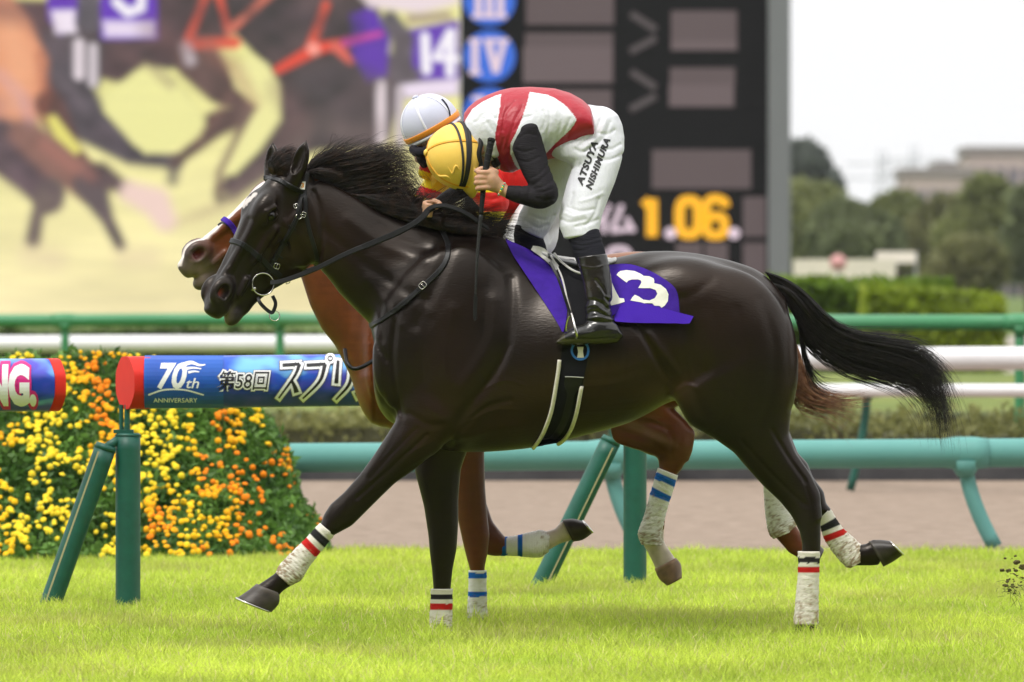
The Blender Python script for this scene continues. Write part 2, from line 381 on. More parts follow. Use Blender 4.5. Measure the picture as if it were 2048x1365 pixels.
# grass: individual blades, one object
def grass_blades(name, x0, x1, y0, y1, dens, h0, wd, cols, seed=1, jag=True):
    r = np.random.default_rng(seed); n = int((x1-x0)*(y1-y0)*dens)
    x = r.uniform(x0, x1, n); y = r.uniform(y0, y1, n)
    P2 = np.stack([x, y*.8, np.zeros(n)], 1); cl = vnoise(P2, 1.3, 2)*.5+vnoise(P2, 5, 3)*.5; fine = vnoise(P2, 22, 4)
    h = h0*(.45+.45*cl+.35*fine)*r.uniform(.6, 1.25, n)
    for hx_, hy_ in ((1600, -.14), (880, .14), (952, .86)):      # grass pushed up round the planted feet
        q_ = W3(hx_, 1280, hy_); h *= 1+.55*np.exp(-((x-q_[0])**2+(y-q_[1]+.12)**2)/.022)
    th = r.uniform(0, 2*math.pi, n); ln = h*r.uniform(.1, .95, n); la = r.uniform(0, 2*math.pi, n)
    dx, dy = np.cos(th), np.sin(th); lx, ly = np.cos(la)*ln, np.sin(la)*ln; w_ = wd*r.uniform(.6, 1.4, n)
    b = np.stack([x, y, np.zeros(n)], 1); V = np.zeros((n, 5, 3), 'f4'); sd = np.stack([dx, dy, 0*dx], 1)*w_[:, None]
    md = np.stack([x+lx*.35, y+ly*.35, h*.6], 1); tp = np.stack([x+lx, y+ly, h*(1-.25*(ln/h)**2)], 1)
    V[:, 0] = b-sd; V[:, 1] = b+sd; V[:, 2] = md+sd*.8; V[:, 3] = md-sd*.8; V[:, 4] = tp
    i = np.arange(n)*5; q = np.stack([i, i+1, i+2, i+3], 1); t = np.stack([i+3, i+2, i+4, i+4], 1)
    me = bpy.data.meshes.new(name); me.vertices.add(n*5); me.vertices.foreach_set('co', V.ravel())
    li = np.concatenate([q.ravel(), np.stack([i+3, i+2, i+4], 1).ravel()]).astype('i4'); me.loops.add(len(li)); me.loops.foreach_set('vertex_index', li)
    me.polygons.add(2*n); me.polygons.foreach_set('loop_start', np.concatenate([np.arange(n)*4, 4*n+np.arange(n)*3]).astype('i4'))
    me.polygons.foreach_set('loop_total', np.concatenate([np.full(n, 4), np.full(n, 3)]).astype('i4'))
    c = np.array(cols[0])*(1-cl[:, None])+np.array(cols[1])*cl[:, None]; dry = (r.random(n) < cols[3])[:, None]; pt = vnoise(P2, .9, 31)*.5+vnoise(P2, 2.6, 32)*.5; c = np.where(dry, np.array(cols[2]), c)*r.uniform(.7, 1.3, n)[:, None]*(.86+.28*pt)[:, None]; wr = np.clip((vnoise(P2, 1.7, 41)-.68)*3, 0, .35)[:, None]; c = c*(1-wr)+np.array((.42, .40, .14))*wr
    C = np.ones((n, 5, 4), 'f4'); C[:, :, :3] = c[:, None, :]
    at = me.color_attributes.new('col', 'FLOAT_COLOR', 'POINT'); at.data.foreach_set('color', C.ravel())
    m = bpy.data.materials.new('grass_blade'); m.use_nodes = True; nt_ = m.node_tree; b_ = nt_.nodes['Principled BSDF']; b_.inputs['Roughness'].default_value = .6; b_.inputs['Specular IOR Level'].default_value = .25
    a = nt_.nodes.new('ShaderNodeVertexColor'); a.layer_name = 'col'; nt_.links.new(a.outputs[0], b_.inputs['Base Color'])
    tr = nt_.nodes.new('ShaderNodeBsdfTranslucent'); nt_.links.new(a.outputs[0], tr.inputs[0]); mx = nt_.nodes.new('ShaderNodeMixShader'); mx.inputs[0].default_value = .45
    nt_.links.new(b_.outputs[0], mx.inputs[1]); nt_.links.new(tr.outputs[0], mx.inputs[2]); nt_.links.new(mx.outputs[0], nt_.nodes['Material Output'].inputs[0])
    me.materials.append(m); me.update(); o = bpy.data.objects.new(name, me); S.collection.objects.link(o)
    return tag(o, kind='stuff')
g = grass_blades('grass', -4.4, 4.4, -6.5, TURF_END, 4600, .098, .0028, ((.40, .55, .055), (.73, .83, .13), (.72, .66, .32), .09))
tag(g, 'bright green turf grass under and around the two horses', 'grass')

# ---- rails
def pbr(name, c, rough=.35, n=None, **k): return mat(name, c, rough, .5, noise=n, **k)
M_GREEN = pbr('green_post_paint', rgb(24, 92, 78), .5, (14, .5, rgb(14, 66, 56)))
M_DKPOST = M_GREEN
M_TEAL = pbr('teal_paint', rgb(90, 152, 146), .6, (3, .35, rgb(106, 164, 160)))
M_MINT = pbr('green_rail_paint', rgb(56, 130, 84), .45, (2, .3, rgb(80, 152, 106)))
M_WHITE = pbr('white_rail_paint', rgb(226, 225, 228), .35, (2, .3, rgb(198, 197, 200)))
M_BLACK = pbr('black_metal', (.02, .02, .02, 1), .5)
M_RED = mat('red_cap', rgb(222, 38, 22), .55, .4, noise=(9, .3, rgb(190, 20, 14)))

def rail(name, pts, r, m, post_m, posts, label, group, post_r=.03, kind='fence', bend=0, ground=0, sq=False):
    """pts: (px, py, Y) centre line of a pipe rail; posts: indices or px list"""
    P = np.array([W3(*p) for p in pts]); t = empty(name, (float(P[:, 0].mean()), float(P[:, 1].mean()), ground), label, 'rail', group)
    C = catmull(P, 8) if len(P) > 2 else np.linspace(P[0], P[1], 12)
    V, F = tube(C, r, 20); mesh_obj('rail_pipe', V, F, m, t)
    for px in posts:
        s = np.interp(px, [p[0] for p in pts], np.arange(len(pts))); i = int(min(s, len(pts)-2)); f = s-i; q = P[i]*(1-f)+P[i+1]*f
        parts = []
        k = np.linspace(0, 1, 9); D = np.stack([q[0]+bend*k**1.6*(1), q[1]+0*k-.0*k, (q[2]-r*.6)*(1-k)+ground*k], 1)
        D[:, 1] += .02
        parts.append(tube(D, post_r, 12)); parts.append(tube(np.array([q+np.array((0, .0, -r*1.6)), q+np.array((0, 0, -r*.5))]), np.array([post_r, r*1.25]), 12))
        parts.append(tube(np.stack([q-np.array((.13, 0, 0)), q-np.array((.05, 0, 0)), q+np.array((.05, 0, 0)), q+np.array((.13, 0, 0))]), np.array([r*1.0, r*1.12, r*1.12, r*1.0])+.002, 16))
        V, F = merge(parts); mesh_obj('post', V, F, post_m, t)
    return t
# near printed rails (ropes of the finishing straight)
RY = lambda px: 3.1+1.0*(px-256)/1012.0        # depth of the printed rail line at a photo column
def near_post(px, pbase, ptop, strut_base, strut_top, label, Y):
    Y = Y; b = W3(px, pbase, Y); tz = W3(px, ptop, Y)[2]
    t = empty('rail_post', (b[0], Y, 0), label, 'post', 'padded posts of the printed rail')
    C = np.array([(b[0], Y, 0), (b[0], Y, .2), (b[0], Y, .5), (b[0], Y, tz)])
    V, F = tube(np.linspace(C[0], C[-1], 14), .0565, 28); o = mesh_obj('padded_post', V, F, M_GREEN, t)
    V, F = tube(np.array([(b[0], Y, tz), (b[0], Y, tz+.004), (b[0], Y, tz+.012)]), np.array([.0585, .0585, .05]), 28); mesh_obj('cap', V, F, M_GREEN, t)
    parts = [tube(np.array([(b[0]-.004, Y, tz), (b[0]-.004, Y, tz+.14)]), .013, 12), tube(np.array([(b[0]-.03, Y+.02, tz-.05), (b[0]-.032, Y+.02, tz+.14)]), .010, 12),
             box((b[0]-.02, Y, tz+.02), (.045, .03, .008))]
    V, F = merge(parts); mesh_obj('bracket', V, F, M_GREEN, t, smooth=False)
    s0 = np.array(W3(strut_base[0], strut_base[1], Y-.05)); s1 = np.array(W3(*strut_top, Y-.05)); d = (s1-s0)/np.linalg.norm(s1-s0); s0 = s0-d*.10
    V, F = tube(np.linspace(s0, s1, 14), .049, 24); mesh_obj('padded_strut', V, F, M_GREEN, t)
    pn = np.cross(d, (0, 1, 0)); o_ = -pn*.036 if pn[0] > 0 else pn*.036
    st = np.linspace(s0, s1-d*.02, 14)+o_*.55*(1 if px < 700 else -1)+np.array((0, -.041, 0)); N = np.tile((0, -1., 0), (14, 1))
    V, F = ribbon(st, N, .012, .004); mesh_obj('lacing_strip', V, F, mat('strip_beige', rgb(176, 168, 128), .7), t, smooth=False)
    V, F = tube(np.array([s1-d*.005, s1+d*.02]), np.array([.051, .045]), 24); mesh_obj('strut_cap', V, F, M_GREEN, t)
    V, F = tube(np.array([s1, (b[0]-.02, Y, tz+.0)]), .02, 10); mesh_obj('hinge', V, F, M_GREEN, t)
near_post(256, 1196, 872, (104, 1200), (210, 898), 'dark green padded post and strut under the red end of the printed rail', 3.1)
near_post(1270, 1153, 868, (1086, 1163), (1221, 884), 'dark green padded post and strut seen below the dark horse belly', 5.6)

def rail_wrap_mat():
    m = bpy.data.materials.new('printed_wrap'); m.use_nodes = True; n = m.node_tree; b = n.nodes['Principled BSDF']; b.inputs['Roughness'].default_value = .35
    tc = n.nodes.new('ShaderNodeTexCoord'); mp = n.nodes.new('ShaderNodeMapping'); mp.inputs['Scale'].default_value = (1.5, 1, 2.2); n.links.new(tc.outputs['Object'], mp.inputs[0])
    w_ = n.nodes.new('ShaderNodeTexWave'); w_.wave_type = 'RINGS'; w_.inputs['Scale'].default_value = .9; w_.inputs['Distortion'].default_value = 9; w_.inputs['Detail'].default_value = 3; w_.inputs['Detail Scale'].default_value = 1.2
    n.links.new(mp.outputs[0], w_.inputs['Vector']); r = n.nodes.new('ShaderNodeValToRGB'); e = r.color_ramp.elements
    e[0].position = .35; e[0].color = rgb(28, 62, 168); e[1].position = 1.0; e[1].color = rgb(120, 190, 240); k = e.new(.80); k.color = rgb(36, 90, 205)
    n.links.new(w_.outputs[1], r.inputs[0])
    t = n.nodes.new('ShaderNodeTexNoise'); t.inputs['Scale'].default_value = 4; n.links.new(mp.outputs[0], t.inputs['Vector']); x = n.nodes.new('ShaderNodeMix'); x.data_type = 'RGBA'
    rr = n.nodes.new('ShaderNodeMapRange'); rr.inputs[1].default_value = .45; rr.inputs[2].default_value = .7; n.links.new(t.outputs[0], rr.inputs[0]); n.links.new(rr.outputs[0], x.inputs[0])
    n.links.new(r.outputs[0], x.inputs[6]); x.inputs[7].default_value = rgb(86, 78, 200); n.links.new(x.outputs[2], b.inputs['Base Color'])
    return m
M_WRAP = rail_wrap_mat(); M_INKW = mat('print_white', rgb(246, 246, 250), .4); M_INKB = mat('print_black', rgb(28, 26, 30), .4); M_INKM = mat('print_magenta', rgb(214, 30, 130), .4); M_INKG = mat('print_grey', rgb(120, 120, 132), .4)

def text_mesh(body, size=1.0, offset=0.0, shear=0.0, bold=0.0, space=1.0):
    cu = bpy.data.curves.new('t', 'FONT'); cu.body = body; cu.size = size; cu.offset = offset; cu.shear = shear; cu.space_character = space
    cu.resolution_u = 3; cu.fill_mode = 'FRONT'; o = bpy.data.objects.new('t', cu); S.collection.objects.link(o)
    dg = bpy.context.evaluated_depsgraph_get(); me = bpy.data.meshes.new_from_object(o.evaluated_get(dg)); bpy.data.objects.remove(o); bpy.data.curves.remove(cu)
    bm = bmesh.new(); bm.from_mesh(me); bpy.data.meshes.remove(me)
    return bm
def text_vf(body, x0, x1, y0, y1, offset=0.0, shear=0.0, cuts=8, ref=None, space=1.0):
    """text fitted in the box; ref = text extents (xa,xb,ya,yb) of the un-offset face so outlines register"""
    bm = text_mesh(body, 1.0, offset, shear, space=space); co = np.array([v.co[:] for v in bm.verts])
    if ref is None: ref = (co[:, 0].min(), co[:, 0].max(), co[:, 1].min(), co[:, 1].max())
    for v in bm.verts:
        v.co.x = x0+(v.co.x-ref[0])/(ref[1]-ref[0])*(x1-x0); v.co.y = y0+(v.co.y-ref[2])/(ref[3]-ref[2])*(y1-y0); v.co.z = 0
    ys = np.linspace(min(v.co.y for v in bm.verts), max(v.co.y for v in bm.verts), cuts+2)[1:-1]
    for y in ys: bmesh.ops.bisect_plane(bm, geom=bm.verts[:]+bm.edges[:]+bm.faces[:], plane_co=(0, y, 0), plane_no=(0, 1, 0))
    if cuts: 
        xs = np.linspace(min(v.co.x for v in bm.verts), max(v.co.x for v in bm.verts), cuts*2)[1:-1]
        for x in xs: bmesh.ops.bisect_plane(bm, geom=bm.verts[:]+bm.edges[:]+bm.faces[:], plane_co=(x, 0, 0), plane_no=(1, 0, 0))
    bm.verts.ensure_lookup_table(); bm.verts.index_update(); V = np.array([v.co[:] for v in bm.verts]); F = [tuple(v.index for v in f.verts) for f in bm.faces]; bm.free()
    return V, F, ref
def poly_vf(pts, cuts=8):
    bm = bmesh.new(); f = bm.faces.new([bm.verts.new((x, y, 0)) for x, y in pts]); bmesh.ops.triangulate(bm, faces=[f])
    ys = np.linspace(min(p[1] for p in pts), max(p[1] for p in pts), cuts+2)[1:-1]; xs = np.linspace(min(p[0] for p in pts), max(p[0] for p in pts), cuts+2)[1:-1]
    for y in ys: bmesh.ops.bisect_plane(bm, geom=bm.verts[:]+bm.edges[:]+bm.faces[:], plane_co=(0, y, 0), plane_no=(0, 1, 0))
    for x in xs: bmesh.ops.bisect_plane(bm, geom=bm.verts[:]+bm.edges[:]+bm.faces[:], plane_co=(x, 0, 0), plane_no=(1, 0, 0))
    bm.verts.index_update(); V = np.array([v.co[:] for v in bm.verts]); F = [tuple(v.index for v in f.verts) for f in bm.faces]; bm.free(); return V, F
def stroke_vf(pts, w0, w1=None, sub=6):
    """a tapered stroke in 2-D"""
    P = catmull(np.array(pts, 'f8'), sub) if len(pts) > 2 else np.linspace(np.array(pts[0], 'f8'), np.array(pts[1], 'f8'), 6)
    T = np.gradient(P, axis=0); T /= np.linalg.norm(T, axis=1)[:, None]; N = np.stack([-T[:, 1], T[:, 0]], 1); w_ = np.linspace(w0, w1 if w1 is not None else w0, len(P))[:, None]/2
    V = np.zeros((2*len(P), 3)); V[0::2, :2] = P+N*w_; V[1::2, :2] = P-N*w_
    return V, [(2*i, 2*i+1, 2*i+3, 2*i+2) for i in range(len(P)-1)]

def printed_rail(px0, px1, capside, cy, r_m, label):
    """big printed pipe between photo columns; graphics in px are wrapped on its camera side"""
    Ya, Yb = RY(px0), RY(px1); a = np.array(W3(px0, cy(px0), Ya)); b = np.array(W3(px1, cy(px1), Yb)); d = (b-a); L = np.linalg.norm(d); d /= L
    t = empty('printed_rail', tuple((a+b)/2*np.array((1, 1, 1))), label, 'rail', 'printed rails along the straight')
    up = np.array((0, 0, 1.)); up -= d*(up@d); up /= np.linalg.norm(up); fr = np.cross(d, up); fr = fr if fr[1] < 0 else -fr
    n = 10; cl = .105 if capside else 0
    def surf(s, th, rr):    # s along, th angle above the camera direction
        return a+d*s+(fr*math.cos(th)+up*math.sin(th))*rr
    ang = np.linspace(0, 2*math.pi, 48, endpoint=False)
    def oct_r(th):          # soft octagon
        k = math.pi/4; q = (th+k/2) % k-k/2; return r_m/math.cos(q)*.965 if True else r_m
    def tubeseg(s0, s1, name, m, rr=1.0, par=t):
        ss = np.linspace(s0, s1, 3); V = [surf(s, th, r_m*.97*rr*(.55+.45/math.cos((th+math.pi/8) % (math.pi/4)-math.pi/8))) for s in ss for th in ang]; F = []
        for i in range(2):
            for j in range(48): F.append((i*48+j, i*48+(j+1) % 48, (i+1)*48+(j+1) % 48, (i+1)*48+j))
        F.append(tuple(range(48))[::-1]); F.append(tuple(range(96, 144))); o = mesh_obj(name, V, F, m, par); o.data.polygons[-1].use_smooth = False; o.data.polygons[-2].use_smooth = False; o.data.set_sharp_from_angle(angle=.6); return o
    if capside == 'L': tubeseg(0, cl, 'end_cap', M_RED, 1.0); w0, w1 = cl+.002, L
    else: tubeseg(L-cl*.5, L, 'end_cap', M_RED, 1.0); w0, w1 = 0, L-cl*.5-.002
    tubeseg(w0, w1, 'wrap', M_WRAP, .995)
    def stamp(V, F, m, name, lift):
        out = []
        for x, y, _ in V:
            Yx = RY(x); p = np.array(W3(x, y, Yx)); v = (cy(x)-y)*SC(Yx)/r_m; th = math.asin(max(-.985, min(.985, v))); s = (p[0]-a[0]-fr[0]*math.cos(th)*r_m)/d[0]
            out.append(surf(s, th, r_m*1.012+lift))
        return mesh_obj(name, out, F, m, t, smooth=False)
    return t, stamp
cyA = lambda px: 766-(px-256)*.0115; R_A = .1235
RT, stamp = printed_rail(250, 1100, 'L', cyA, R_A, 'blue printed rail with red end cap and Japanese lettering behind the reaching foreleg')
# lettering, drawn in photo pixels (y up is negated)
def flipy(V, F): V = V.copy(); V[:, 1] *= -1; return V, F
def T(body, x0, x1, ytop, ybot, m, name, lift, offset=0, shear=0, ref=None, cuts=8, space=1.0):
    V, F, ref = text_vf(body, x0, x1, -ybot, -ytop, offset, shear, cuts, ref, space); V[:, 1] *= -1; stamp(V, F, m, name, lift); return ref
bx0 = poly_vf([(290, -815), (448, -815), (448, -712), (290, -712)], 12)
stamp(*flipy(*bx0), mat('wrap_blue', rgb(22, 92, 190), .4, noise=(5, .5, rgb(30, 60, 160))), 'emblem_panel', .0008)
r_ = T('70', 316, 376, 726, 778, M_INKW, 'lettering', .002, .035, .25); T('th', 374, 400, 756, 776, M_INKW, 'lettering', .002, .01, .25)
V, F = merge([stroke_vf([(366, -731), (384, -726), (400, -731), (412, -730)], 9, 2), stroke_vf([(372, -738), (388, -736), (404, -738)], 6, 2), stroke_vf([(378, -745), (390, -743), (400, -744)], 5, 2), stroke_vf([(298, -789), (330, -779), (370, -779), (409, -789)], 3.5, 3)])
stamp(*flipy(V, F), M_INKW, 'wing_and_arc', .002)
T('ANNIVERSARY', 308, 396, 795, 804, M_INKW, 'lettering', .002, .01)
def outlined(body, x0, x1, yt, yb, off, shear=0, off0=0.0):
    rf = text_vf(body, 0, 1, 0, 1, off0, shear, 0)[2]
    T(body, x0, x1, yt, yb, M_INKG, 'lettering_shadow', .0012, off0+off*1.35, shear, rf); T(body, x0, x1, yt, yb, M_INKW, 'lettering_outline', .0020, off0+off, shear, rf); T(body, x0, x1, yt, yb, M_INKB, 'lettering', .0028, off0, shear, rf)
outlined('第58回', 438, 540, 742, 779, .075, .18, .006)
for (ch, strokes) in (('ス', [([(566, 731), (600, 729)], 6, 6), ([(600, 729), (590, 752), (558, 795)], 7, 3), ([(584, 760), (590, 772), (594, 784)], 5, 10)]),
                      ('プ', [([(614, 731), (652, 729)], 6, 6), ([(651, 729), (640, 762), (606, 796)], 8, 3)]),
                      ('リ', [([(677, 722), (673, 766)], 6, 8), ([(704, 722), (700, 765), (672, 798)], 9, 3)]),
                      ('ン', [([(714, 744), (724, 752)], 6, 9), ([(712, 790), (738, 776), (760, 740)], 12, 4)]), ('ト', [([(790, 722), (788, 795)], 8, 8), ([(790, 748), (812, 762)], 7, 5)])):
    for m, ex, lf, nm in ((M_INKG, 13, .0012, 'lettering_shadow'), (M_INKW, 10, .002, 'lettering_outline'), (M_INKB, 0, .0028, 'lettering')):
        parts = []
        for k, (p, a, b) in enumerate(strokes):
            q = [(x, -y) for x, y in p]
            if ex:
                d0 = np.array(q[0])-np.array(q[1]); d0 = d0/np.linalg.norm(d0)*ex*.5; d1 = np.array(q[-1])-np.array(q[-2]); d1 = d1/np.linalg.norm(d1)*ex*.5
                q = [tuple(np.array(q[0])+d0)]+q[(1 if len(q) > 2 else 1):-1]+[tuple(np.array(q[-1])+d1)]
            V, F = stroke_vf(q, a+ex, b+ex); V[:, 2] = 0; parts.append((V, F))
        V, F = merge(parts); stamp(*flipy(V, F), m, nm, lf+.00015*k)
        if ch == 'プ':
            th = np.linspace(0, 2*math.pi, 20); V, F = stroke_vf([(661+4.5*math.cos(u), -(718-0+4.5*math.sin(u))) for u in th], 2.2+ex*.9, 2.2+ex*.9, 1); stamp(*flipy(V, F), m, nm, lf)
cyB = lambda px: 770.5-(px-60)*.008
RT2, stamp = printed_rail(-330, 113, 'R', cyB, R_A*1.0, 'blue printed rail ending in NG with red end cap at the left edge')
rf = text_vf('RACING.', 0, 1, 0, 1, .04, 0, 0)[2]
T('RACING.', -150, 74, 731, 810, M_INKM, 'lettering_outline', .0015, .13, 0, rf, 10); T('RACING.', -150, 74, 731, 810, M_INKW, 'lettering', .0025, .06, 0, rf, 10)

# inner teal rail of the dirt, green rail, white rails beyond the dirt
rail('teal_rail', [(-500, 922, 11.4), (640, 916, 12.2), (1300, 911, 12.6), (2048, 906, 13.0), (3000, 898, 13.6), (6500, 880, 15.5)], .083, M_TEAL, M_TEAL, [1222, 1930, 2640, 3350, 4060, 4770], 'teal rail with curved posts along the near side of the dirt track', 'rails round the tracks', .045, bend=.17)
rail('green_rail', [(-700, 644, 44), (130, 641, 44), (560, 639, 43), (900, 640, 36), (1500, 644, 33), (1750, 645, 31), (2040, 645, 30), (2700, 643, 30), (6000, 643, 30)], .060, M_MINT, M_MINT, [-300, 130, 560, 980, 1540, 2040, 2540, 3040, 3540], 'green pipe rail with flared posts standing before the hedge', 'rails round the tracks', .04)
rail('white_rail', [(-700, 690, 52), (600, 688, 50), (1100, 694, 40), (1600, 716, 28), (2048, 717, 26), (2800, 715, 26), (6000, 714, 26)], .085, M_WHITE, M_MINT, [], 'thick white pipe rail just below the green rail', 'rails round the tracks')
rail('white_rail', [(900, 760, 33), (1500, 779, 27), (1800, 781, 25.5), (2200, 782, 25), (2900, 783, 25), (6000, 784, 25)], .048, M_WHITE, M_GREEN, [1250, 1735, 2220, 2700, 3180, 3660], 'thinner white rail on dark green slanting posts, lowest of the white ones', 'rails round the tracks', .03, bend=-.12)
# dark kerb on the far side of the dirt
V, F = box((0, 29.3, .04), (60, .10, .050)); kb = mesh_obj('kerb', V, F, mat('kerb_dark', (.035, .035, .04, 1), .8, noise=(3, .6, (.09, .09, .09, 1))), smooth=False); tag(kb, kind='structure')

# ---- foliage masses
def leaf_cloud(pts, size, rng, flat=.5):
    """small leaf quads at given points with random orientation"""
    n = len(pts); s = size*rng.uniform(.6, 1.4, n); a = rng.normal(size=(n, 3)); a /= np.linalg.norm(a, axis=1)[:, None]; b = np.cross(a, rng.normal(size=(n, 3))); b /= np.linalg.norm(b, axis=1)[:, None]
    V = np.stack([pts-a*s[:, None], pts+b*s[:, None]*flat, pts+a*s[:, None], pts-b*s[:, None]*flat], 1).reshape(-1, 3); F = (np.arange(n)*4)[:, None]+np.array([0, 1, 2, 3])
    return V, F
def leaf_mat(name, c1, c2, rough=.5, tl=.35):
    m = bpy.data.materials.new(name); m.use_nodes = True; n = m.node_tree; b = n.nodes['Principled BSDF']; b.inputs['Roughness'].default_value = rough; b.inputs['Specular IOR Level'].default_value = .3
    a = n.nodes.new('ShaderNodeVertexColor'); a.layer_name = 'col'; n.links.new(a.outputs[0], b.inputs['Base Color'])
    tr = n.nodes.new('ShaderNodeBsdfTranslucent'); n.links.new(a.outputs[0], tr.inputs[0]); mx = n.nodes.new('ShaderNodeMixShader'); mx.inputs[0].default_value = tl
    n.links.new(b.outputs[0], mx.inputs[1]); n.links.new(tr.outputs[0], mx.inputs[2]); n.links.new(mx.outputs[0], n.nodes['Material Output'].inputs[0]); return m
M_LEAF = leaf_mat('leaves', None, None)
def leaf_cols(pts, c1, c2, sc, seed, rng):
    t = vnoise(np.asarray(pts), sc, seed)[:, None]; c = np.array(c1)*(1-t)+np.array(c2)*t; return np.repeat(c*rng.uniform(.75, 1.25, len(pts))[:, None], 4, 0)
M_BARK = mat('bark', rgb(70, 58, 46), .9, .2, noise=(8, .5, rgb(40, 34, 28)), bump=(20, .6, .02))

# flower bed: a sloping mound of marigolds
def flower_bed():
    r = np.random.default_rng(11); Y0 = 9.2
    t = empty('flower_bed', W3(220, 1120, Y0), 'mounded bed of yellow and orange marigolds behind the printed rail', 'flower bed')
    prof = np.array([(-400, 730), (0, 712), (150, 702), (300, 716), (430, 745), (500, 805), (545, 850), (575, 905), (592, 955), (600, 1005), (640, 1030), (652, 1060), (640, 1095), (590, 1108)], 'f8')
    def top(px): return np.interp(px, prof[:11, 0], prof[:11, 1])
    n = 42000; px = r.uniform(-420, 648, n); tp = np.interp(px, [-420, 0, 150, 300, 430, 500, 545, 580, 600, 648], [728, 712, 704, 716, 742, 800, 850, 910, 1015, 1045])
    tp = tp+34*(vnoise(np.stack([px/30, 0*px, 0*px], 1), 1.0, 9)-.5)*np.clip((px-380)/80, .35, 1); v = r.random(n)**.8; py = tp+(1112-tp)*v; Y = Y0+1.6*(1-v)**.8+r.normal(0, .05, n)+.25*(vnoise(np.stack([px/90, py/90, 0*px], 1), 1.0, 5)-.5)
    edge = np.clip((px-420)/230, 0, 1); Y = Y+edge*.5
    s = SC(0)*np.ones(n)*(DIST+Y)/DIST; P = np.stack([(px-1024)*s, Y, CAMH-(py-HOR)*s], 1); P += r.normal(0, .018, P.shape)
    V, F = leaf_cloud(P, .028, r, .42); mesh_obj('foliage', V, F, M_LEAF, t, smooth=False, cols=leaf_cols(P, (.025, .085, .015), (.20, .38, .07), 6, 2, r))
    # dark core that blocks light, shade between the leaves put into its colour
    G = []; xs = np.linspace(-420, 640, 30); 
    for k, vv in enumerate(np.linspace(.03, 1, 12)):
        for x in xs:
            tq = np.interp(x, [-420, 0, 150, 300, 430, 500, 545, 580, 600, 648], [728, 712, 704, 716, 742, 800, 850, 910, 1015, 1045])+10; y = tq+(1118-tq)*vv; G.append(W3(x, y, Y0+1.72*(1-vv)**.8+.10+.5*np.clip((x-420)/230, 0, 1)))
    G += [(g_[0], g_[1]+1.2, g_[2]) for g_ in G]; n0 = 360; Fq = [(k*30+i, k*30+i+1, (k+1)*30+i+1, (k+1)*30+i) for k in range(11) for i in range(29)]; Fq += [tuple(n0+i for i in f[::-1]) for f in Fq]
    mesh_obj('shade_core', np.array(G), Fq, mat('shade_leaf', (.012, .03, .008, 1), .9), t)
    # blossoms
    def blossom(rad):
        bm = bmesh.new(); rings = [(.0, .62, 10), (.45, .55, 10), (.80, .32, 12), (1.0, .02, 12), (.75, -.25, 10)]; vs = []
        for q, z, m in rings:
            vs.append([bm.verts.new((rad*q*(1+.10*(j % 2))*math.cos(2*math.pi*j/12), rad*q*(1+.10*(j % 2))*math.sin(2*math.pi*j/12), rad*(z+.06*((j*7+m) % 3))*.8)) for j in range(12)])
        for a_, b_ in zip(vs[:-1], vs[1:]):
            for j in range(12): bm.faces.new((a_[j], a_[(j+1) % 12], b_[(j+1) % 12], b_[j]))
        bm.verts.index_update(); V = np.array([v.co[:] for v in bm.verts]); F = [tuple(v.index for v in f.verts) for f in bm.faces]; bm.free(); return V, F
    BV, BF = blossom(1.0); BFa = np.array(BF); cols = {'y': (.92, .56, .012), 'l': (.90, .70, .03), 'o': (.90, .26, .008), 'a': (.92, .45, .01)}
    mats = {k: mat('petal_'+k, (*c, 1), .7, .15, noise=(40, .35, (c[0]*.7, c[1]*.5, c[2], 1))) for k, c in cols.items()}
    nb = 1900; bqx = r.uniform(-420, 650, nb*4); bqy = r.uniform(700, 1112, nb*4)
    kp = []
    cellz = vnoise(np.stack([bqx/46, bqy/46, 0*bqx], 1), 1.0, 21)
    for i in range(len(bqx)):
        tq = np.interp(bqx[i], [-420, 0, 150, 300, 430, 500, 545, 580, 600, 648], [728, 712, 704, 716, 742, 800, 850, 910, 1015, 1045])-4
        if bqy[i] > tq and cellz[i]+r.uniform(-.22, .22) > .46-.10*(bqx[i] > 430) and len(kp) < nb: kp.append(i)
    L = {k: [] for k in cols}; 
    for i in kp:
        x, y = bqx[i], bqy[i]; tq = np.interp(x, [-420, 0, 150, 300, 430, 500, 545, 580, 600, 648], [728, 712, 704, 716, 742, 800, 850, 910, 1015, 1045]); vv = np.clip((y-tq)/(1112-tq), 0, 1)
        Y = Y0+1.6*(1-vv)**.8-.17+.25*(vnoise(np.array([[x/90, y/90, 0]]), 1.0, 5)[0]-.5)+.5*np.clip((x-420)/230, 0, 1); z = vnoise(np.array([[x/105, y/105, 3.3]]), 1.0, 33)[0]+r.uniform(-.06, .06)
        org = (x > 380 and y > 900)*.12-(x > 380 and y < 900)*.07-(x < 400 and y > 800)*.10-(y < 800)*.03; z += org
        k = 'o' if z > .68 else 'a' if z > .56 else 'y' if z > .44 else 'l'
        rad = r.uniform(.0105, .0205); L[k].append((W3(x, y, Y), rad))
    allb = [(k, p, q) for k in L for p, q in L[k]]; vis = [b for b in allb if W3(0, 0, b[1][1]).x < b[1][0]]; vis.sort(key=lambda b: -b[2]); ind = vis[:100]; ids = set(id(b) for b in ind)
    protos = {}
    def place(k, p, q):
        if k not in protos:
            me = bpy.data.meshes.new('blossom'); me.from_pydata([tuple(v) for v in BV], [], BF); me.materials.append(mats[k]); protos[k] = me
        o = bpy.data.objects.new('blossom', protos[k]); S.collection.objects.link(o); o.parent = t; o.location = Vector(p)-t.location; o.scale = (q, q, q)
        o.rotation_euler = (math.radians(r.uniform(25, 95)), r.uniform(-.5, .5), r.uniform(-.6, .6))
    for k, p, q in ind: place(k, p, q)
    V = []; F = []; MI = []; o_ = 0; ks = list(cols)
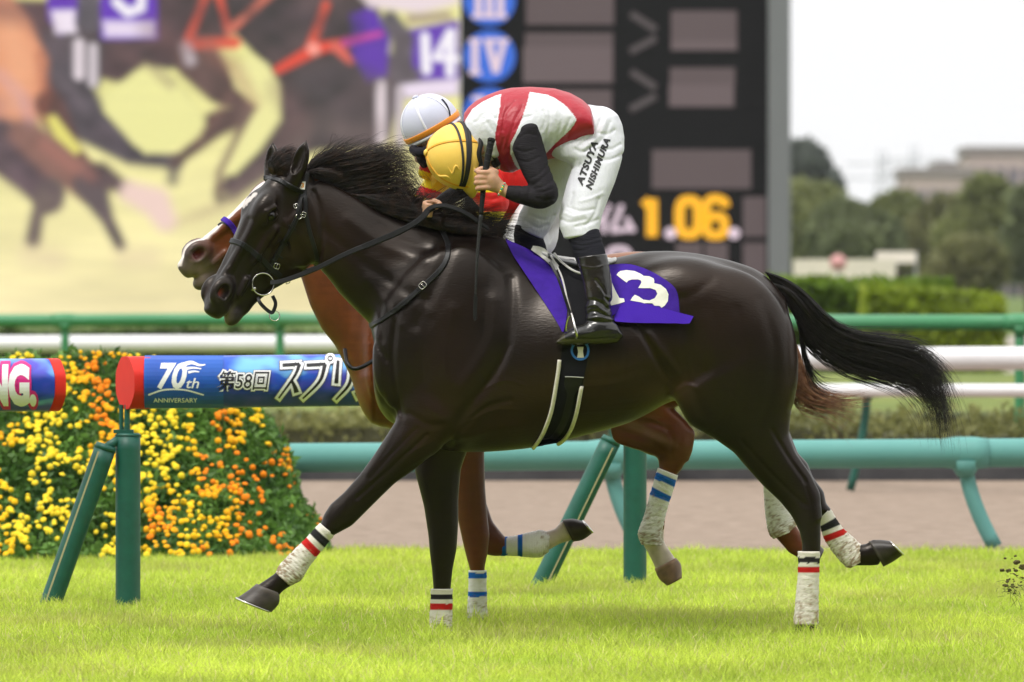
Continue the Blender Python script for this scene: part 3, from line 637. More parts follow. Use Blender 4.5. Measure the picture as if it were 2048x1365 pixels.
    for b in allb:
        if id(b) in ids: continue
        k, p, q = b; R = Matrix.Rotation(r.uniform(-.6, .6), 3, 'Z') @ Matrix.Rotation(math.radians(r.uniform(25, 95)), 3, 'X'); R = np.array(R); V.append((BV*q)@R.T+np.array(p)); F.append(BFa+o_); MI += [ks.index(k)]*len(BF); o_ += len(BV)
    o = mesh_obj('blossoms', np.concatenate(V), np.concatenate(F), None, t, smooth=False, mats=[mats[k] for k in ks], midx=MI); tag(o, kind='stuff')
flower_bed()

# low rough vegetation beyond the dirt, hedge, trees
def bush_mass(name, x0, x1, y0, y1, h, n, size, c1, c2, label, cat, seed, holder=None, sc=1.5, hv=.5, thing=True, group=None, core=(.02, .04, .01, 1)):
    r = np.random.default_rng(seed); x = r.uniform(x0, x1, n); y = r.uniform(y0, y1, n); P2 = np.stack([x, y, 0*x], 1); hh = h*(1-hv+hv*2*vnoise(P2, sc, seed)*.5+hv*.3*vnoise(P2, sc*4, seed+1))
    z = hh*r.random(n)**.45; f = r.random(n) < .5; y = np.where(f, y0+(y-y0)*.15, y); P = np.stack([x, y, z], 1)
    V, F = leaf_cloud(P, size, r, .5); t = empty(name, ((x0+x1)/2, y0, 0), label, cat, group)
    mesh_obj('foliage', V, F, M_LEAF, t, smooth=False, cols=leaf_cols(P, c1, c2, sc, seed+2, r))
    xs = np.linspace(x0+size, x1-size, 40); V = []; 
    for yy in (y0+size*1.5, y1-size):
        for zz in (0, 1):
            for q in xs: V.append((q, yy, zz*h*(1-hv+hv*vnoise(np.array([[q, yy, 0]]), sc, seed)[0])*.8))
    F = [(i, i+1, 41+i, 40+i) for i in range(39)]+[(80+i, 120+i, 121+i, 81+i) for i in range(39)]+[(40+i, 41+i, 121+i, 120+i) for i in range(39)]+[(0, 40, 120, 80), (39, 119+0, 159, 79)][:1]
    mesh_obj('inner_shade', V, F, mat('inner_dark', core, .95), t, smooth=False)  # dark sheets inside the leaf mass, inner shade put into their colour
    return t
bush_mass('scrub_strip', -9, 9, 29.6, 32, .56, 26000, .035, (.14, .15, .05), (.32, .32, .11), 'rough strip of low scrub beyond the dirt track', 'scrub', 3, sc=1.6, hv=.35, core=(.07, .07, .03, 1))
sheet('far_turf', -60, 60, 33, 60, .46, clump_noise_mat('far_turf_grass', (.10, .14, .03, 1), (.15, .19, .04, 1), (.20, .22, .06, 1), .8))
hx = lambda px, Y: W3(px, 0, Y)[0]
bush_mass('hedge', hx(1300, 78), hx(1900, 78), 78, 82, 1.05+.50, 22000, .10, (.06, .13, .012), (.20, .30, .02), 'clipped dark green hedge behind the green rail', 'hedge', 5, sc=.8, hv=.12)
bush_mass('hedge', hx(1740, 74), hx(2005, 74), 74, 77, 1.36, 12000, .10, (.10, .18, .012), (.38, .44, .03), 'lighter yellow-green shrubs at the right end of the hedge', 'hedge', 6, sc=.7, hv=.45)
bush_mass('hedge', hx(-400, 88), hx(1000, 88), 88, 90, .75, 9000, .10, (.03, .06, .008), (.10, .15, .03), 'low dark hedge under the big screen', 'hedge', 8, sc=.8, hv=.2)

def tree(px, Y, base, top, wpx, c1, c2, label, seed, n=5000, leaf=.35, lobes=9):
    r = np.random.default_rng(seed); s = SC(Y); x = (px-1024)*s; zt = CAMH-(top-HOR)*s; zb = CAMH-(base-HOR)*s; W = wpx*s/2; Hh = (zt-zb)
    t = empty('tree', (x, Y, 0), label, 'tree', 'trees beyond the racecourse')
    C = []; 
    for i in range(lobes):
        a = r.uniform(0, 2*math.pi); q = r.uniform(0, .62); C.append((x+W*q*math.cos(a), Y+W*q*math.sin(a), zb+Hh*r.uniform(.30, .78), W*r.uniform(.34, .52)))
    C.append((x, Y, zt-W*.42, W*.45)); C.append((x, Y, zb+Hh*.5, W*.6))
    P = []
    for cx, cy, cz, cr in C:
        m = int(n*(cr/W)**2); d = r.normal(size=(m, 3)); d /= np.linalg.norm(d, axis=1)[:, None]; P.append(np.array((cx, cy, cz))+d*cr*(r.random((m, 1))**.22)*np.array((1, 1, min(1, Hh/(2*W)*1.4)))*(1+.22*(vnoise(d*3, 1.7, seed)[:, None]-.5)))
    P = np.concatenate(P); P[:, 2] = np.minimum(P[:, 2], zt+.1); V, F = leaf_cloud(P, leaf, r, .6)
    mesh_obj('crown', V, F, M_LEAF, t, smooth=False, cols=leaf_cols(P, c1, c2, .35, seed, r))
    parts = [tube(np.array([(x, Y, -.02), (x+.1, Y, zb*.5), (x-.05, Y, max(zb, 1)+Hh*.3), (x, Y, max(zb, 1)+Hh*.6)]), np.array([.30, .24, .18, .08])*max(1, W/5), 12)]
    for cx, cy, cz, cr in C[:5]: parts.append(tube(np.array([(x, Y, max(zb, 1)+Hh*.15), ((x+cx)/2, (Y+cy)/2, (zb+Hh*.25+cz)/2), (cx, cy, cz)]), np.array([.12, .09, .03])*max(1, W/5), 8))
    V, F = merge(parts); mesh_obj('trunk', V, F, M_BARK, t)
DG, MG, LG = ((.08, .10, .05), (.19, .22, .10)), ((.10, .125, .045), (.30, .32, .12)), ((.13, .14, .06), (.34, .33, .14))  # leaf greens lightened, some distance haze put into the colour
tree(1600, 330, 440, 292, 190, (.07, .085, .075), (.15, .17, .14), 'tall dark round tree beside the frame of the results board', 21, leaf=.4)
tree(1600, 262, 560, 372, 230, *MG, 'yellowish green tree low beside the results board frame', 22)
tree(1712, 250, 565, 415, 200, *DG, 'dark green tree second from the results board', 23)
tree(1800, 270, 560, 392, 170, *MG, 'green tree rising just left of the apartment blocks', 24)
tree(1880, 255, 565, 408, 200, *LG, 'olive tree in front of the lower apartment block', 25)
tree(1975, 240, 575, 362, 190, *MG, 'large green tree in front of the tall apartment block', 26, n=7000)
tree(2060, 235, 585, 380, 150, *DG, 'dark tree cut by the right edge of the picture', 27)
tree(1920, 200, 640, 490, 150, *LG, 'small bushy tree at the foot of the large green tree', 28)
tree(1690, 215, 560, 455, 130, *DG, 'small dark tree standing above the white wall', 29)
tree(2140, 240, 585, 380, 170, *MG, 'green tree beyond the right edge of the picture', 30)

# apartment blocks, far masts, low walls
M_CONC = mat('apartment_wall', rgb(176, 160, 154), .8, .2, noise=(.3, .5, rgb(150, 136, 132))); M_GLASS = mat('window_glass', rgb(90, 88, 98), .3)
def building(px0, px1, top, Y, label, floors, cols_, depth=14, setback=None):
    x0, x1 = hx(px0, Y), hx(px1, Y); zt = W3(0, top, Y)[2]; t = empty('apartment_building', ((x0+x1)/2, Y, 0), label, 'building', 'apartment blocks on the skyline')
    V, F = box(((x0+x1)/2, Y+depth/2, zt/2), ((x1-x0)/2, depth/2, zt/2)); mesh_obj('wall', V, F, M_CONC, t, smooth=False)
    V, F = box(((x0+x1)/2, Y+depth/2, zt+.3), ((x1-x0)/2+.2, depth/2+.2, .3)); mesh_obj('roof', V, F, mat('roof_grey', rgb(128, 120, 118), .8), t, smooth=False)
    fh = 3.0; nfl = int((zt-.4)//fh)
    for k in range(nfl-floors, nfl):
        z0 = zt-.3-(nfl-k)*fh+.9
        V, F = box(((x0+x1)/2, Y-.5, z0-.5), ((x1-x0)/2-.1, .5, .42)); mesh_obj('balcony', V, F, mat('balcony_rail', rgb(164, 148, 144), .8) if k % 2 else M_CONC, t, smooth=False)
        for j in range(cols_):
            xc = x0+(j+.5)*(x1-x0)/cols_; V, F = box((xc, Y-.01, z0+.65), ((x1-x0)/cols_*.33, .05, .62)); w_ = mesh_obj('window', V, F, M_GLASS, t, smooth=False)
building(1808, 1950, 352, 620, 'lower pinkish apartment block on the skyline', 4, 6)
building(1935, 2120, 308, 640, 'tall apartment block with dark top floor at the right edge', 5, 7)
building(1876, 1960, 338, 660, 'narrow rear apartment block between the other two', 3, 3)
def mast(px, top, Y, label):
    x = hx(px, Y); z = W3(0, top, Y)[2]; s = []
    for dx_, dy_ in ((-1, -1), (1, -1), (1, 1), (-1, 1)): s.append(tube(np.array([(x+dx_*1.6, Y+dy_*1.6, 0), (x+dx_*.3, Y+dy_*.3, z)]), .12, 6))
    for k in range(1, 12):
        f = k/12; q = 1.6*(1-f)+.3*f; zz = z*f; s.append(tube(np.array([(x-q, Y-q, zz), (x+q, Y-q, zz)]), .08, 5)); s.append(tube(np.array([(x-q, Y-q, zz-z/12), (x+q, Y-q, zz)]), .07, 5))
    for zz in (.8, .9): s.append(tube(np.array([(x-4, Y, z*zz), (x+4, Y, z*zz)]), .1, 5))
    V, F = merge(s); o = mesh_obj('lattice', V, F, mat('galvanised', rgb(170, 172, 176), .5, metal=.3)); o.name = 'pylon'; tag(o, label, 'pylon', 'pylons on the skyline')
mast(1765, 300, 900, 'faint lattice pylon in the gap left of the apartment blocks'); mast(1828, 290, 950, 'faint lattice pylon just above the lower apartment block')
V, F = box((hx(1690, 120), 120.2, W3(0, 536, 120)[2]/2+.1), (abs(hx(1790, 120)-hx(1585, 120))/2, .15, W3(0, 524, 120)[2]/2)); tag(mesh_obj('wall', V, F, mat('cream_wall', rgb(222, 212, 196), .7, noise=(1, .4, rgb(190, 186, 176))), smooth=False), 'low cream wall behind the hedge', 'wall')
t = empty('sign_board', (hx(1790, 125), 125, 0), 'blank white board on two legs above the hedge', 'sign')
V, F = box((hx(1792, 125), 125, W3(0, 515, 125)[2]), (.37, .06, .105)); mesh_obj('panel', V, F, mat('board_white', rgb(236, 224, 216), .6), t, smooth=False)
for q in (1755, 1832):
    V, F = tube(np.array([(hx(q, 125), 125.1, 0), (hx(q, 125), 125.1, W3(0, 505, 125)[2])]), .03, 8); mesh_obj('leg', V, F, mat('leg_grey', rgb(150, 150, 150), .6), t)
V, F = tube(np.array([(hx(1676, 118), 118, 0), (hx(1676, 118), 118, W3(0, 526, 118)[2])]), .03, 8); 
t = empty('round_sign', (hx(1676, 118), 118, 0), 'small round reddish sign on a pole above the hedge', 'sign'); mesh_obj('pole', V, F, M_WHITE, t)
c = W3(1676, 526, 118); V, F = tube(np.array([(c[0], 117.95, c[2]), (c[0], 117.9, c[2])]), .15, 24); mesh_obj('disc', V, F, mat('disc_red', rgb(206, 150, 150), .6), t)
V, F = box((hx(2040, 95), 95, .35), (.28, .5, .28)); bm_ = mesh_obj('planter_block', V, F, mat('pale_stone', rgb(214, 204, 198), .8, noise=(3, .4, rgb(190, 180, 172))), smooth=False); tag(bm_, 'pale stone block at the right end of the shrubs', 'block')

# unseen stand added behind the camera to shade the horses from the low sky
gs = []
for k in range(14): gs.append(box((0, -66-k*1.6, .5+k*.9), (140, .8, .5+k*.9)))
gs.append(box((0, -92, 17), (140, 2, 17))); gs.append(box((0, -80, 33), (140, 15, .6))); gs.append(box((0, -90, 44), (140, 3, 11)))
for k in range(-9, 10): gs.append(box((k*14, -76, 20), (.5, .5, 13)))
V, F = merge(gs); o = mesh_obj('unseen_shade_stand', V, F, mat('stand_concrete', rgb(120, 116, 112), .9, .1, noise=(.5, .5, rgb(84, 82, 84))), smooth=False); tag(o, kind='structure')
# ================================================================ big screen and results board
SY = 140.0
def sx(px): return W3(px, 0, SY)[0]
def sz(py): return W3(0, py, SY)[2]
def panel_box(px0, px1, py0, py1, y0, y1, name, m, parent=None):
    V, F = box(((sx(px0)+sx(px1))/2, (y0+y1)/2, (sz(py0)+sz(py1))/2), (abs(sx(px1)-sx(px0))/2, (y1-y0)/2, abs(sz(py0)-sz(py1))/2)); return mesh_obj(name, V, F, m, parent, smooth=False)
M_BOARD = mat('board_black', rgb(24, 23, 24), .9, .06, noise=(1, .4, rgb(19, 18, 19))); M_FRAME = mat('frame_grey', rgb(112, 113, 117), .6, noise=(.6, .3, rgb(100, 101, 105)))
def emis(name, c, s=1.0):
    m = mat(name, (.01, .01, .01, 1), .5, .3, emit=(c, s)); return m
def seg(P, a, b):
    ab = np.array(b, 'f8')-np.array(a); t = np.clip(((P-a)@ab)/(ab@ab), 0, 1); return np.linalg.norm(P-a-t[..., None]*ab, axis=-1)
def picture():
    xs = np.arange(-700, 921, 5.0); ys = np.arange(-420, 634, 5.0); X, Y = np.meshgrid(xs, ys); P = np.stack([X, Y], -1); C = np.zeros(X.shape+(3,))
    l = lambda r, g, b: np.array([lin(r), lin(g), lin(b)])
    n1 = vnoise(np.stack([X.ravel()/260, Y.ravel()/42, 0*X.ravel()], 1), 1, 3).reshape(X.shape); n2 = vnoise(np.stack([X.ravel()/60, Y.ravel()/12, 0*X.ravel()], 1), 1, 4).reshape(X.shape)
    tt = np.clip((Y-180)/450, 0, 1)[..., None]; C[:] = l(236, 230, 150)*(1-tt)+l(244, 229, 176)*tt; C *= (1+.22*(n1-.5)+.12*(n2-.5))[..., None]
    def mixin(m, col): 
        nonlocal C; m = np.clip(m, 0, 1)[..., None]; C = C*(1-m)+l(*col)*m
    def limb(pts, rs, col, soft=5, al=1.0):
        m = 0
        for (a, b, ra, rb) in zip(pts[:-1], pts[1:], rs[:-1], rs[1:]):
            ab = np.array(b, 'f8')-np.array(a); t = np.clip(((P-a)@ab)/(ab@ab), 0, 1); d = np.linalg.norm(P-a-t[..., None]*ab, axis=-1)-(ra+(rb-ra)*t); m = np.maximum(m, np.clip(.5-d/soft/2, 0, 1))
        mixin(m*al, col)
    def poly(pts, col, soft=6, al=1.0):
        pts = np.array(pts, 'f8'); ins = np.zeros(X.shape, bool); D = np.full(X.shape, 1e9)
        for i in range(len(pts)):
            a, b = pts[i], pts[(i+1) % len(pts)]; D = np.minimum(D, seg(P, a, b))
            c_ = ((a[1] > Y) != (b[1] > Y)) & (X < (b[0]-a[0])*(Y-a[1])/(b[1]-a[1]+1e-9)+a[0]); ins ^= c_
        mixin(np.clip(.5+np.where(ins, D, -D)/soft/2, 0, 1)*al, col)
    # bodies of the horses on the screen
    limb([(560, 440), (700, 330), (820, 270)], [6, 14, 20], (150, 118, 96), 14, .35)
    poly([(200, 0), (560, -40), (760, -40), (760, 300), (640, 300), (560, 330), (470, 390), (430, 380), (520, 280), (560, 190), (520, 120), (470, 70), (430, 90), (410, 130), (330, 140), (280, 100), (200, 110)], (78, 60, 62), 7)
    poly([(750, 110), (920, 100), (920, 190), (800, 200), (780, 280), (750, 280)], (98, 84, 88), 6)
    poly([(570, 150), (760, 100), (750, 290), (640, 290), (600, 250)], (84, 70, 74), 14)
    limb([(620, 230), (720, 180)], [60, 50], (66, 54, 58), 30, .6)
    poly([(0, 0), (380, 0), (400, 80), (330, 130), (250, 170), (90, 130), (0, 60)], (88, 60, 66), 8)
    poly([(90, 60), (210, 60), (200, 175), (150, 170), (100, 160)], (70, 60, 66), 6)
    limb([(100, 120), (170, 240), (260, 310), (350, 325)], [60, 44, 20, 14], (88, 76, 86), 9)
    limb([(350, 325), (345, 360)], [14, 12], (100, 88, 92), 10, .8)
    limb([(395, 120), (440, 175), (510, 215), (430, 250), (395, 290), (350, 325)], [46, 34, 24, 26, 14, 10], (104, 74, 70), 8)
    limb([(510, 215), (470, 290), (440, 345), (436, 390)], [22, 10, 8, 8], (128, 98, 88), 9, .9)
    limb([(470, 400), (400, 430), (340, 450)], [12, 10, 6], (176, 150, 120), 12, .5)
    limb([(290, 120), (330, 170), (410, 260), (400, 270)], [16, 18, 8, 8], (70, 52, 56), 8)
    limb([(600, 260), (560, 310), (480, 380), (440, 400)], [30, 22, 10, 8], (100, 80, 78), 10, .85)
    # orange horse at the left
    poly([(-700, -60), (-20, -60), (60, 40), (95, 120), (92, 200), (70, 250), (0, 262), (-300, 300), (-700, 300)], (226, 148, 108), 9)
    limb([(-20, 215), (60, 205)], [26, 10], (188, 128, 120), 16, .7)
    limb([(100, 210), (140, 300), (180, 360)], [30, 22, 24], (112, 70, 66), 8)
    limb([(0, 290), (60, 350), (100, 400)], [54, 40, 28], (108, 84, 92), 10); limb([(50, 270), (120, 330), (180, 370)], [34, 40, 34], (150, 104, 92), 12)
    limb([(100, 385), (75, 430), (66, 480)], [28, 14, 16], (116, 98, 92), 9); limb([(180, 370), (215, 440), (240, 490)], [34, 14, 12], (96, 80, 84), 9)
    limb([(200, 350), (255, 380)], [26, 12], (90, 68, 72), 10); limb([(262, 385), (310, 405), (330, 440)], [22, 30, 22], (240, 208, 196), 12)
    limb([(60, 510), (110, 520)], [18, 18], (222, 196, 166), 22, .5); limb([(250, 515), (300, 515)], [16, 16], (222, 196, 166), 22, .5)
    # yellow gaps
    poly([(210, 190), (290, 128), (330, 140), (400, 220), (412, 250), (400, 275), (330, 305), (290, 308), (255, 270), (210, 225)], (236, 231, 154), 7)
    poly([(462, 140), (500, 110), (535, 128), (560, 170), (562, 240), (520, 300), (470, 350), (450, 345), (480, 280), (515, 215), (470, 175)], (238, 232, 158), 7)
    poly([(90, 235), (110, 230), (165, 300), (150, 310), (110, 275)], (228, 218, 110), 6)
    # saddle cloths, tack, legs of riders
    poly([(92, -40), (158, -40), (160, 40), (120, 70), (96, 40)], (104, 40, 190), 5); poly([(102, 22), (150, 20), (154, 66), (110, 68)], (240, 226, 240), 5)
    poly([(198, -60), (312, -60), (316, 78), (202, 80)], (104, 40, 196), 5); poly([(206, 42), (308, 44), (310, 74), (210, 74)], (232, 216, 238), 6)
    limb([(232, 4), (256, 26), (282, 16), (284, -20)], [9, 9, 9, 9], (250, 244, 250), 4)
    poly([(158, -20), (196, -20), (200, 60), (170, 66), (150, 50)], (88, 82, 92), 5)
    limb([(158, 88), (158, 150)], [11, 11], (224, 210, 216), 5); limb([(186, 96), (186, 165)], [10, 10], (206, 194, 200), 5)
    O = (232, 84, 58)
    limb([(412, -10), (378, 76)], [8, 9], O, 4); limb([(432, -30), (456, 60)], [8, 8], O, 4); limb([(540, -10), (458, 62)], [8, 9], (226, 116, 92), 4); limb([(378, 88), (470, 86)], [12, 12], O, 5)
    limb([(372, 96), (380, 120)], [12, 12], (204, 190, 196), 8, .8)
    limb([(652, 10), (622, 92)], [9, 10], O, 4); limb([(556, 140), (630, 98), (690, 86)], [9, 13, 9], (236, 70, 46), 4); limb([(690, 86), (760, 68)], [8, 7], (220, 64, 150), 4); limb([(670, 92), (700, 122)], [11, 8], (228, 100, 84), 5); limb([(626, 98), (628, 99)], [12, 12], (250, 156, 140), 4)
    poly([(700, 30), (740, 15), (785, 60), (772, 150), (735, 165), (705, 110)], (96, 38, 180), 6); limb([(692, 84), (760, 68)], [8, 6], (200, 60, 160), 4)
    poly([(812, 60), (918, 40), (918, 160), (830, 160)], (104, 48, 190), 5); limb([(850, 74), (853, 140)], [9, 10], (250, 244, 250), 3); limb([(902, 66), (900, 146)], [9, 9], (250, 244, 250), 3); limb([(872, 116), (914, 118)], [7, 7], (250, 244, 250), 3); limb([(898, 66), (872, 116)], [7, 7], (250, 244, 250), 3)
    poly([(800, 168), (918, 158), (916, 190), (810, 196)], (236, 220, 238), 5); poly([(690, -40), (918, -40), (918, 8), (840, 28), (740, 14)], (236, 218, 222), 8); poly([(812, 28), (900, 22), (905, 40), (815, 50)], (150, 120, 126), 6, .7)
    limb([(780, 40), (806, 80), (800, 150), (830, 150)], [18, 22, 18, 12], (96, 88, 96), 7)
    limb([(762, 170), (762, 280)], [10, 10], (222, 206, 210), 5); limb([(800, 180), (800, 290)], [9, 9], (196, 182, 188), 5)
    for a_, r_a, col, sf, al in (
        ([(420, 95), (470, 140), (510, 205)], [18, 16, 8], (168, 108, 92), 16, .55), ([(300, 60), (360, 100), (420, 60)], [20, 16, 14], (120, 78, 76), 20, .5), ([(560, 20), (620, 40), (700, 60)], [26, 22, 20], (52, 40, 50), 20, .6),
        ([(560, 180), (600, 230), (560, 290)], [22, 26, 14], (122, 88, 88), 20, .5), ([(650, 250), (700, 270), (750, 262)], [26, 24, 18], (120, 100, 96), 22, .5), ([(640, 160), (700, 150), (740, 160)], [16, 20, 16], (66, 52, 58), 18, .7),
        ([(20, 60), (40, 130), (30, 210)], [26, 34, 22], (244, 176, 132), 22, .6), ([(80, 110), (92, 180), (84, 240)], [8, 10, 8], (176, 92, 66), 12, .6), ([(0, 150), (40, 190), (60, 240)], [8, 10, 8], (206, 160, 170), 14, .5),
        ([(20, 300), (70, 350), (110, 380)], [14, 14, 12], (78, 58, 72), 14, .6), ([(90, 290), (140, 330), (180, 350)], [12, 12, 10], (190, 120, 106), 14, .6), ([(130, 190), (190, 260), (270, 305)], [10, 10, 6], (64, 52, 64), 10, .7),
        ([(110, 150), (150, 190), (170, 230)], [12, 10, 8], (124, 108, 118), 12, .6), ([(240, 110), (300, 130), (340, 170)], [10, 8, 6], (120, 84, 84), 12, .6), ([(460, 190), (430, 240), (395, 285)], [8, 8, 5], (148, 104, 94), 10, .6),
        ([(600, 290), (540, 350), (470, 392)], [16, 12, 8], (140, 116, 110), 16, .5), ([(360, 30), (400, 20), (440, 40)], [26, 20, 20], (66, 46, 52), 20, .6), ([(480, 10), (520, 40), (560, 80)], [20, 20, 16], (58, 44, 52), 18, .6), ([(0, 20), (60, 30), (90, 60)], [26, 22, 18], (112, 78, 84), 20, .5)): limb(a_, r_a, col, sf, al)
    # upper part beyond the frame: riders
    for k, x in enumerate((-380, 60, 420, 800)):
        poly([(x-90, -60), (x+90, -60), (x+70, -200), (x-60, -210)], [(200, 40, 50), (230, 230, 235), (60, 110, 200), (235, 225, 225)][k], 10); limb([(x-70, -220), (x-50, -235)], [34, 34], [(250, 200, 60), (40, 60, 160), (230, 90, 150), (240, 240, 240)][k], 6)
    lum = C.sum(2, keepdims=True); dk = np.clip(1.1-lum*1.6, 0, 1); na = vnoise(np.stack([X.ravel()/34, Y.ravel()/26, 0*X.ravel()], 1), 1, 14).reshape(X.shape)[..., None]; nb_ = vnoise(np.stack([X.ravel()/80+Y.ravel()/60, Y.ravel()/90, 0*X.ravel()], 1), 1, 15).reshape(X.shape)[..., None]
    C = C*(1-dk)+dk*(C*(.55+.9*na)+np.array((.10, .055, .06))*np.clip(nb_-.5, 0, 1)*1.6)
    lum = C.sum(2, keepdims=True); C = np.where(lum < 1.2, C*(.62+.38*np.clip(lum/1.2, 0, 1)), C)
    # module seams, slightly offset tiles
    for yy, a in ((70, .05), (150, .06), (178, .05), (480, .03), (215, .04)): C[np.abs(Y-yy) < 3] *= 1+a
    C *= 1-.05*(vnoise(np.stack([np.floor(X.ravel()/75), np.floor(Y.ravel()/75), 0*X.ravel()], 1)+.5, 1, 9).reshape(X.shape)-.5)[..., None]
    return xs, ys, C
scr = empty('video_screen', (sx(110), SY, 0), 'giant video screen showing blurred galloping horses on yellow-green', 'screen')
xs, ys, C = picture(); nx, ny = len(xs), len(ys); s = SC(SY)
V = np.stack([np.repeat(((xs-1024)*s)[None], ny, 0), np.full((ny, nx), SY), np.repeat((CAMH-(ys-HOR)*s)[:, None], nx, 1)], -1).reshape(-1, 3)
ii, jj = np.meshgrid(np.arange(ny-1), np.arange(nx-1), indexing='ij'); q = (ii*nx+jj).ravel(); F = np.stack([q, q+nx, q+nx+1, q+1], 1)
mscr = bpy.data.materials.new('screen_image'); mscr.use_nodes = True; n = mscr.node_tree; b = n.nodes['Principled BSDF']; b.inputs['Base Color'].default_value = (.01, .01, .01, 1); b.inputs['Roughness'].default_value = .6
a = n.nodes.new('ShaderNodeVertexColor'); a.layer_name = 'col'; n.links.new(a.outputs[0], b.inputs['Emission Color']); b.inputs['Emission Strength'].default_value = 1.0
mesh_obj('picture', V, F, mscr, scr, smooth=False, cols=C.reshape(-1, 3))
panel_box(-720, 919, -440, 636, SY+.05, SY+1.5, 'cabinet', M_BOARD, scr)
panel_box(-730, 920, 636, 648, SY-.05, SY+1.5, 'bottom_edge', M_FRAME, scr)
for px in (-500, 0, 450, 850): panel_box(px, px+30, 648, 760, SY+.4, SY+.9, 'leg', M_FRAME, scr)
rb = empty('results_board', (sx(1240), SY, 0), 'black results board with blue numeral discs and orange time 1.06', 'scoreboard')
panel_box(921, 1536, -440, 700, SY, SY+1.5, 'board_face', M_BOARD, rb)
panel_box(1536, 1580, -440, 760, SY-.3, SY+1.6, 'frame_post', M_FRAME, rb); panel_box(921, 1580, 700, 760, SY-.1, SY+1.5, 'base', M_FRAME, rb)
M_CELL = mat('cell_mauve', rgb(40, 34, 36), .6, emit=(rgb(104, 86, 88), .6)); M_CELL2 = mat('cell_mauve_pale', rgb(40, 34, 36), .6, emit=(rgb(116, 98, 100), .65)); M_CHEV = mat('chevron', rgb(40, 36, 38), .6, emit=(rgb(74, 64, 66), .8))
M_DISC = emis('disc_blue', rgb(54, 110, 220), .95); M_LEDW = emis('led_white', rgb(238, 214, 226), .95); M_LEDO = emis('led_orange', rgb(255, 184, 28), 1.1)
for x0, x1, y0, y1, m in ((1052, 1228, -120, 50, M_CELL), (1050, 1226, 66, 94, M_CELL), (1046, 1226, 94, 166, M_CELL2), (1044, 1224, 180, 340, M_CELL), (1342, 1474, 22, 82, M_CELL), (1342, 1474, 82, 101, M_CELL2), (1340, 1470, 136, 170, M_CELL), (1338, 1468, 170, 214, M_CELL2),
                          (1304, 1502, 300, 378, M_CELL), (1486, 1532, 394, 474, M_CELL), (1352, 1404, 486, 570, M_CELL), (1410, 1456, 486, 570, M_CELL), (1486, 1532, 486, 640, M_CELL), (1342, 1474, -100, -20, M_CELL)):
    panel_box(x0, x1, y0, y1, SY-.03, SY-.001, 'display_cell', m, rb)
def flat(parts, name, m, y): 
    V, F = merge([(v, f) for v, f in parts]); Q = np.array([W3(p[0], -p[1], y) for p in V]); Q[:, 1] = y; return mesh_obj(name, Q, F, m, rb, smooth=False)
for k, yy in enumerate((74, 190, -46)):
    flat([stroke_vf([(1262, -(yy-46)), (1312, -(yy-14))], 14), stroke_vf([(1312, -(yy+2)), (1260, -(yy+30))], 14)], 'chevron', M_CHEV, SY-.04)
for cy_ in (0, 113, 228, -115): 
    th = np.linspace(0, 2*math.pi, 40, endpoint=False); V = [(979+52*math.cos(u), -cy_+52*math.sin(u), 0) for u in th]; flat([(np.array(V), [tuple(range(40))])], 'numeral_disc', M_DISC, SY-.04)
def num(cy_, strokes): flat([stroke_vf([(x0, -(cy_+y0)), (x1, -(cy_+y1))], w_) for x0, y0, x1, y1, w_ in strokes], 'numeral', M_LEDW, SY-.07)
num(0, [(944, -31, 1014, -31, 9), (944, 33, 1014, 33, 9), (957, -31, 957, 33, 14), (979, -31, 979, 33, 14), (1001, -31, 1001, 33, 14)])
num(113, [(938, -31, 962, -31, 9), (938, 33, 962, 33, 9), (950, -31, 950, 33, 14), (968, -31, 1018, -31, 9), (976, -31, 992, 33, 14), (1008, -31, 992, 33, 12)])
num(228, [(944, -31, 970, -31, 9), (988, -31, 1016, -31, 9), (958, -31, 980, 33, 15), (1004, -31, 980, 33, 13)])
num(-115, [(944, -31, 1014, -31, 9), (944, 33, 1014, 33, 9), (965, -31, 965, 33, 15), (993, -31, 993, 33, 15)])
E_ = lambda pts, w_, sub=6: stroke_vf([(x, -y) for x, y in pts], w_, sub=sub)
flat([E_([(1286, 412), (1300, 399)], 15), E_([(1304, 398), (1304, 474)], 23)], 'digit', M_LEDO, SY-.07)
th = np.linspace(0, 2*math.pi, 25)
def ring(cx, cy_, rx, ry, w_, p=3.2): return E_([(cx+rx*np.sign(math.cos(u))*abs(math.cos(u))**(2/p), cy_+ry*np.sign(math.sin(u))*abs(math.sin(u))**(2/p)) for u in th], w_, 1)
flat([ring(1378, 435, 19, 34, 21)], 'digit', M_LEDO, SY-.07)
flat([ring(1431, 452, 18, 19, 19), E_([(1411, 450), (1411, 420), (1418, 402), (1432, 398), (1448, 404), (1451, 415)], 19)], 'digit', M_LEDO, SY-.07)
def dot(cx, cy_, r): return (np.array([(cx+r*math.cos(u), -cy_+r*math.sin(u), 0) for u in th[:-1]]), [tuple(range(24))])
flat([dot(1341, 467, 12)], 'decimal_point', M_LEDW, SY-.07); flat([dot(1468, 467, 12)], 'decimal_point', M_LEDW, SY-.07)
# レ タイム label
flat([E_([(1176, 404), (1160, 432)], 9), E_([(1164, 412), (1192, 410), (1180, 440), (1160, 464)], 9), E_([(1168, 430), (1186, 442)], 8)], 'time_label', M_LEDW, SY-.07)
flat([E_([(1220, 410), (1206, 434), (1192, 444)], 9), E_([(1208, 432), (1208, 466)], 11)], 'time_label', M_LEDW, SY-.07)
flat([E_([(1244, 410), (1232, 440), (1224, 458)], 10), E_([(1222, 462), (1264, 458)], 10), E_([(1252, 436), (1268, 464)], 10)], 'time_label', M_LEDW, SY-.07)
flat([ring(1238, 520, 20, 22, 12)], 'letter', M_LEDW, SY-.07); flat([E_([(1200, 500), (1200, 545)], 12)], 'letter', M_LEDW, SY-.07)
